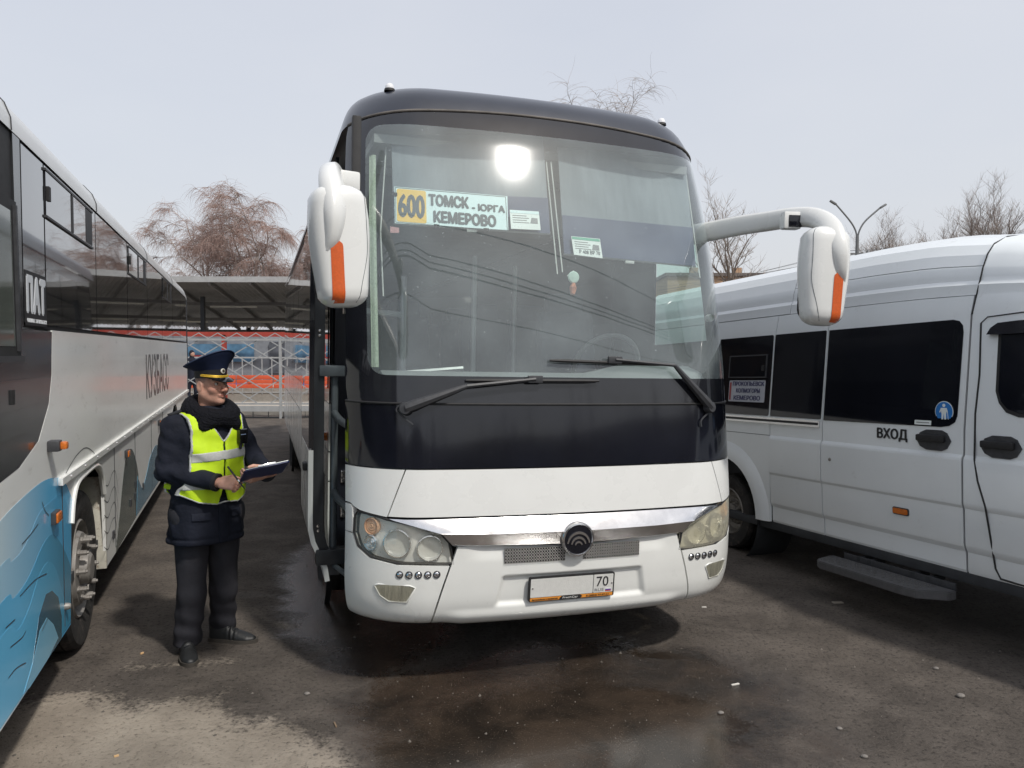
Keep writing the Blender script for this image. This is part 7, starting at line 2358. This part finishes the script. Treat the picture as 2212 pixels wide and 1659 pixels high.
# --- shoes
def shoe(heel, toe):
    heel, toe = np.array(heel), np.array(toe)
    dv = (toe - heel) / np.linalg.norm(toe - heel)
    sv = np.array((-dv[1], dv[0], 0))
    L = np.linalg.norm(toe - heel)
    def f(X, Y, Z):
        a = (X - heel[0]) * dv[0] + (Y - heel[1]) * dv[1]
        b = (X - heel[0]) * sv[0] + (Y - heel[1]) * sv[1]
        hw = np.interp(a, [-0.01, 0.02, 0.08, 0.12, 0.19, 0.25, L - 0.005, L + 0.01], [0.02, 0.035, 0.038, 0.040, 0.050, 0.046, 0.022, 0.006])
        top = np.interp(a, [-0.02, 0.0, 0.05, 0.11, 0.17, 0.23, L - 0.01, L + 0.01], [0.08, 0.105, 0.115, 0.105, 0.078, 0.058, 0.040, 0.020])
        q = np.sqrt((b / hw) ** 2 + (np.maximum(Z - 0.02, 0) / (top - 0.02)) ** 2.0) - 1
        d = q * 0.035
        d = smax(d, np.maximum(-a - 0.004, a - L), 0.012)
        d = d + 0.0025 * np.exp(-((a - 0.15) / 0.03) ** 2) * np.sin(a * 210 + b * 30)
        return smax(d, 0.016 - Z, 0.004)
    lo = np.minimum(heel, toe) - 0.07
    hi = np.maximum(heel, toe) + 0.07
    lo[2], hi[2] = 0.0, 0.14
    v_, f_ = snet(f, lo, hi, 0.0045)
    s = np_mesh('shoe', v_, f_, M_SHOE, person)
    prof = [(-0.012, 0.02), (0.0, 0.034), (0.06, 0.042), (0.12, 0.044), (0.19, 0.056), (0.25, 0.051), (L - 0.005, 0.028), (L + 0.012, 0.008)]
    poly = [(a, -b) for a, b in prof] + [(a, b) for a, b in prof[::-1]]
    Mx = Matrix(((dv[0], sv[0], 0, heel[0]), (dv[1], sv[1], 0, heel[1]), (0, 0, 1, 0), (0, 0, 0, 1)))
    MB().prism(poly, 0.0, 0.022, Mx).build('sole', M_SOLE, s, 60)
    for k in range(3):
        a = 0.125 + 0.018 * k
        z = float(np.interp(a, [0.05, 0.11, 0.17, 0.23], [0.115, 0.105, 0.078, 0.058])) + 0.001
        MB().tube([Mx @ Vector((a, -0.022, z - 0.008)), Mx @ Vector((a + 0.004, 0, z)), Mx @ Vector((a, 0.022, z - 0.008))], 0.0026, 5).build('lace', M_CAPB, s)
def gpt(px, py):
    p = on_z(px, py) - PR
    return np.array((p.x, p.y, 0.0))
tR = gpt(412, 1441); aR = ankR * np.array((1, 1, 0))
dR_ = (tR - aR) / np.linalg.norm(tR - aR)
shoe(tR - dR_ * 0.295, tR)
tL = gpt(552, 1387)
shoe(tL + np.array((-0.292, 0.035, 0)), tL)
# --- peaked cap, built in the head's frame
def HPm(u, v, w): return hp(u, v, w)
cap = None
N = 40
def ring(fn): return [HPm(*fn(2 * pi * k / N)) for k in range(N)]
tiltz = lambda v: 0.30 * v                                # crown rises to the front
loops = []
loops.append(ring(lambda a: (0.082 * sin(a), -0.010 + 0.100 * cos(a), 0.044 + 0.05 * 0.1 * cos(a))))
loops.append(ring(lambda a: (0.084 * sin(a), -0.010 + 0.102 * cos(a), 0.090 + 0.008 * cos(a))))
def rows_mesh(name, loops, m, parent, smooth=50, close=True):
    vs = [p for r in loops for p in r]
    fs = []
    for j in range(len(loops) - 1):
        for k in range(N):
            a, b = j * N + k, j * N + (k + 1) % N
            fs.append((a, b, b + N, a + N))
    if close: fs.append(tuple(range((len(loops) - 1) * N, len(loops) * N)))
    o = mesh(name, vs, fs, m, parent, smooth)
    b_ = bmesh.new(); b_.from_mesh(o.data); bmesh.ops.recalc_face_normals(b_, faces=b_.faces); b_.to_mesh(o.data); b_.free()
    return o
cap = rows_mesh('cap', loops, M_CAPB, person, close=False)
def crown(k, r, z, dip=0.0):
    """Crown loop: r scales the plate, z its height, leaning up to the front."""
    return ring(lambda a: (0.134 * r * sin(a), -0.022 + 0.150 * r * cos(a), z + (0.052 * cos(a) * r + 0.020 * r * cos(a) ** 2) * k))
rows_mesh('cap_crown', [ring(lambda a: (0.0845 * sin(a), -0.010 + 0.1025 * cos(a), 0.088 + 0.008 * cos(a))),
                        crown(0.55, 0.80, 0.108), crown(0.85, 0.95, 0.124), crown(1.0, 1.0, 0.134), crown(1.0, 1.0, 0.140), crown(0.97, 0.96, 0.145), crown(0.85, 0.7, 0.150), crown(0.6, 0.4, 0.152), crown(0.3, 0.1, 0.154)], M_CAP, cap, 50)
MB().tube([HPm(0.1355 * sin(a), -0.022 + 0.1515 * cos(a), 0.137 + 0.052 * cos(a) + 0.020 * cos(a) ** 2) for a in np.linspace(0, 2 * pi, 41)], 0.0035, 6, cap=False).build('crown_piping', mat('cap_piping', (0.03, 0.05, 0.11), 0.7), cap, 180)
vis = []
for j, (ext, drop) in enumerate(((0.0, 0.0), (0.35, -0.008), (0.75, -0.022), (1.0, -0.034))):
    row = []
    for a in np.linspace(-1.12, 1.12, 22):
        e = ext * 0.055 * max(0.0, cos(a * 1.36)) ** 0.7
        row.append(HPm((0.084 + e * 0.55) * sin(a), -0.010 + 0.1015 * cos(a) + e, 0.050 + drop * cos(a * 1.2) + 0.003))
    vis.append(row)
vs, fs = grid_patch(vis, 0.004)
mesh('visor', vs, fs, mat('patent_visor', (0.006, 0.006, 0.007), 0.12, coat=0.7, var=0.1), cap, 60)
MB().tube([HPm(0.0875 * sin(a), -0.010 + 0.1065 * cos(a), 0.0625 - 0.006 * cos(a * 1.4)) for a in np.linspace(-1.35, 1.35, 30)], 0.0042, 6).build('gold_cord', M_GOLD, cap, 180)
MB().tube([HPm(0.088 * sin(a), -0.010 + 0.107 * cos(a), 0.0545 - 0.006 * cos(a * 1.4)) for a in np.linspace(-1.30, 1.30, 30)], 0.0042, 6).build('gold_cord', M_GOLD, cap, 180)
for a in (-1.36, 1.36):
    MB().lathe([(0.008, -0.002), (0.007, 0.004), (0.0005, 0.006)], Matrix.Translation(HPm(0.0865 * sin(a), -0.010 + 0.1045 * cos(a), 0.060)) @ Vector(tuple(hl_ * sin(a) + hf_ * cos(a))).to_track_quat('Z', 'Y').to_matrix().to_4x4(), 12).build('cap_button', M_GOLD, cap)
Mk = Matrix.Translation(HPm(0, 0.0935, 0.086)) @ Vector(tuple(hf_ + np.array((0, 0, 0.10)))).to_track_quat('Z', 'Y').to_matrix().to_4x4()
MB().lathe([(0.015, -0.002), (0.0145, 0.003), (0.010, 0.005)], Mk, 18).build('cockade', mat('cockade_white', (0.72, 0.70, 0.62), 0.4), cap)
MB().lathe([(0.010, 0.004), (0.005, 0.0065), (0.0005, 0.007)], Mk, 14).build('cockade_centre', mat('cockade_dark', (0.06, 0.05, 0.03), 0.4), cap)
# --- clipboard and pen, held in his hands
cA, cB, cC, cD = [Vector(tuple(J(*q))) + PR for q in ((521, 1041, 4.42), (548, 1012, 4.22), (622, 993, 4.32), (590, 1028, 4.52))]
e1 = (cC - cB).normalized(); 
ctr = (cA + cB + cC + cD) / 4
e1 = ((cC - cB) + (cD - cA)).normalized()
e2 = ((cB - cA) + (cC - cD)); e2 = (e2 - e1 * e2.dot(e1)).normalized()
nn = e1.cross(e2)
if nn.z < 0: nn = -nn
Mcl = Matrix(((e1.x, e2.x, nn.x, ctr.x), (e1.y, e2.y, nn.y, ctr.y), (e1.z, e2.z, nn.z, ctr.z), (0, 0, 0, 1)))
cb = MB().prism(rrect(-0.125, 0.125, -0.11, 0.11, 0.012), -0.003, 0.003, Matrix()).build('clipboard', mat('clipboard_blue', (0.012, 0.025, 0.12), 0.35, coat=0.2, var=0.1))
cb.matrix_world = Mcl
tag(cb, 'dark blue clipboard held in front of the inspector', 'clipboard')
MB().prism(rrect(-0.12, 0.12, -0.10, 0.114, 0.004), 0.0035, 0.007, Matrix()).build('paper_sheet', M_CARD, cb)
MB().box((0.0, 0.098, 0.010), (0.10, 0.03, 0.010), bev=0.003).build('clip', M_CHROME, cb)
pa, pb = J(492, 1008, 4.36), J(529, 1057, 4.30)
pen = MB().tube([Vector(tuple(pa)), Vector(tuple(pa + (pb - pa) * 0.75)), Vector(tuple(pb))], [0.0048, 0.0052, 0.0018], 8).build('pen', mat('pen_black', (0.015, 0.018, 0.03), 0.25, coat=0.3), None, 60)
pen.location = PR
tag(pen, 'dark pen held in the inspector\'s right hand', 'pen')
MB().tube([Vector(tuple(pa + (pb - pa) * 0.60)), Vector(tuple(pa + (pb - pa) * 0.68))], 0.0056, 8).build('pen_ring', M_CHROME, pen)

# --- a passer-by far behind the gate
def walker_sd(X, Y, Z):
    d = cap_sd(X, Y, Z, (0, 0, 0.85), (0, 0, 1.38), 0.17, 0.15)
    for sg in (-1, 1):
        d = smin(d, cap_sd(X, Y, Z, (0.09 * sg, 0, 0.85), (0.10 * sg, -0.06 * sg, 0.46), 0.095, 0.07), 0.04)
        d = smin(d, cap_sd(X, Y, Z, (0.10 * sg, -0.06 * sg, 0.46), (0.10 * sg, 0.05 * sg, 0.08), 0.068, 0.05), 0.02)
        d = smin(d, cap_sd(X, Y, Z, (0.10 * sg, 0.05 * sg, 0.05), (0.11 * sg, -0.14 + 0.05 * sg, 0.04), 0.045, 0.038), 0.02)
        d = smin(d, cap_sd(X, Y, Z, (0.19 * sg, 0, 1.40), (0.25 * sg, 0.02, 1.12), 0.065, 0.055), 0.04)
        d = smin(d, cap_sd(X, Y, Z, (0.25 * sg, 0.02, 1.12), (0.22 * sg, -0.10, 0.88), 0.052, 0.04), 0.02)
    d = smin(d, cap_sd(X, Y, Z, (0, 0, 1.42), (0, -0.01, 1.56), 0.07, 0.06), 0.03)
    d = smin(d, ell_sd(X, Y, Z, (0, -0.01, 1.64), (0.078, 0.095, 0.115)), 0.03)
    return smax(d, 0.002 - Z, 0.01)
vb, fb = snet(walker_sd, np.array((-0.4, -0.3, -0.02)), np.array((0.4, 0.3, 1.80)), 0.022)
wk = np_mesh('person', vb, fb, M_COAT)
p = on_depth(414, 761, 24.0)
wk.location = (p.x, 24.0, 0.12)
wk.rotation_euler = (0, 0, 0.9)
tag(wk, 'dark clothed passer-by far behind the lattice gate, left of the inspector', 'person')
vb, fb = snet(lambda X, Y, Z: ell_sd(X, Y, Z, (0, -0.035, 1.625), (0.07, 0.076, 0.095)), np.array((-0.12, -0.14, 1.5)), np.array((0.12, 0.1, 1.75)), 0.012)
np_mesh('face', vb, fb, mat('far_skin', (0.45, 0.26, 0.19), 0.6), wk)
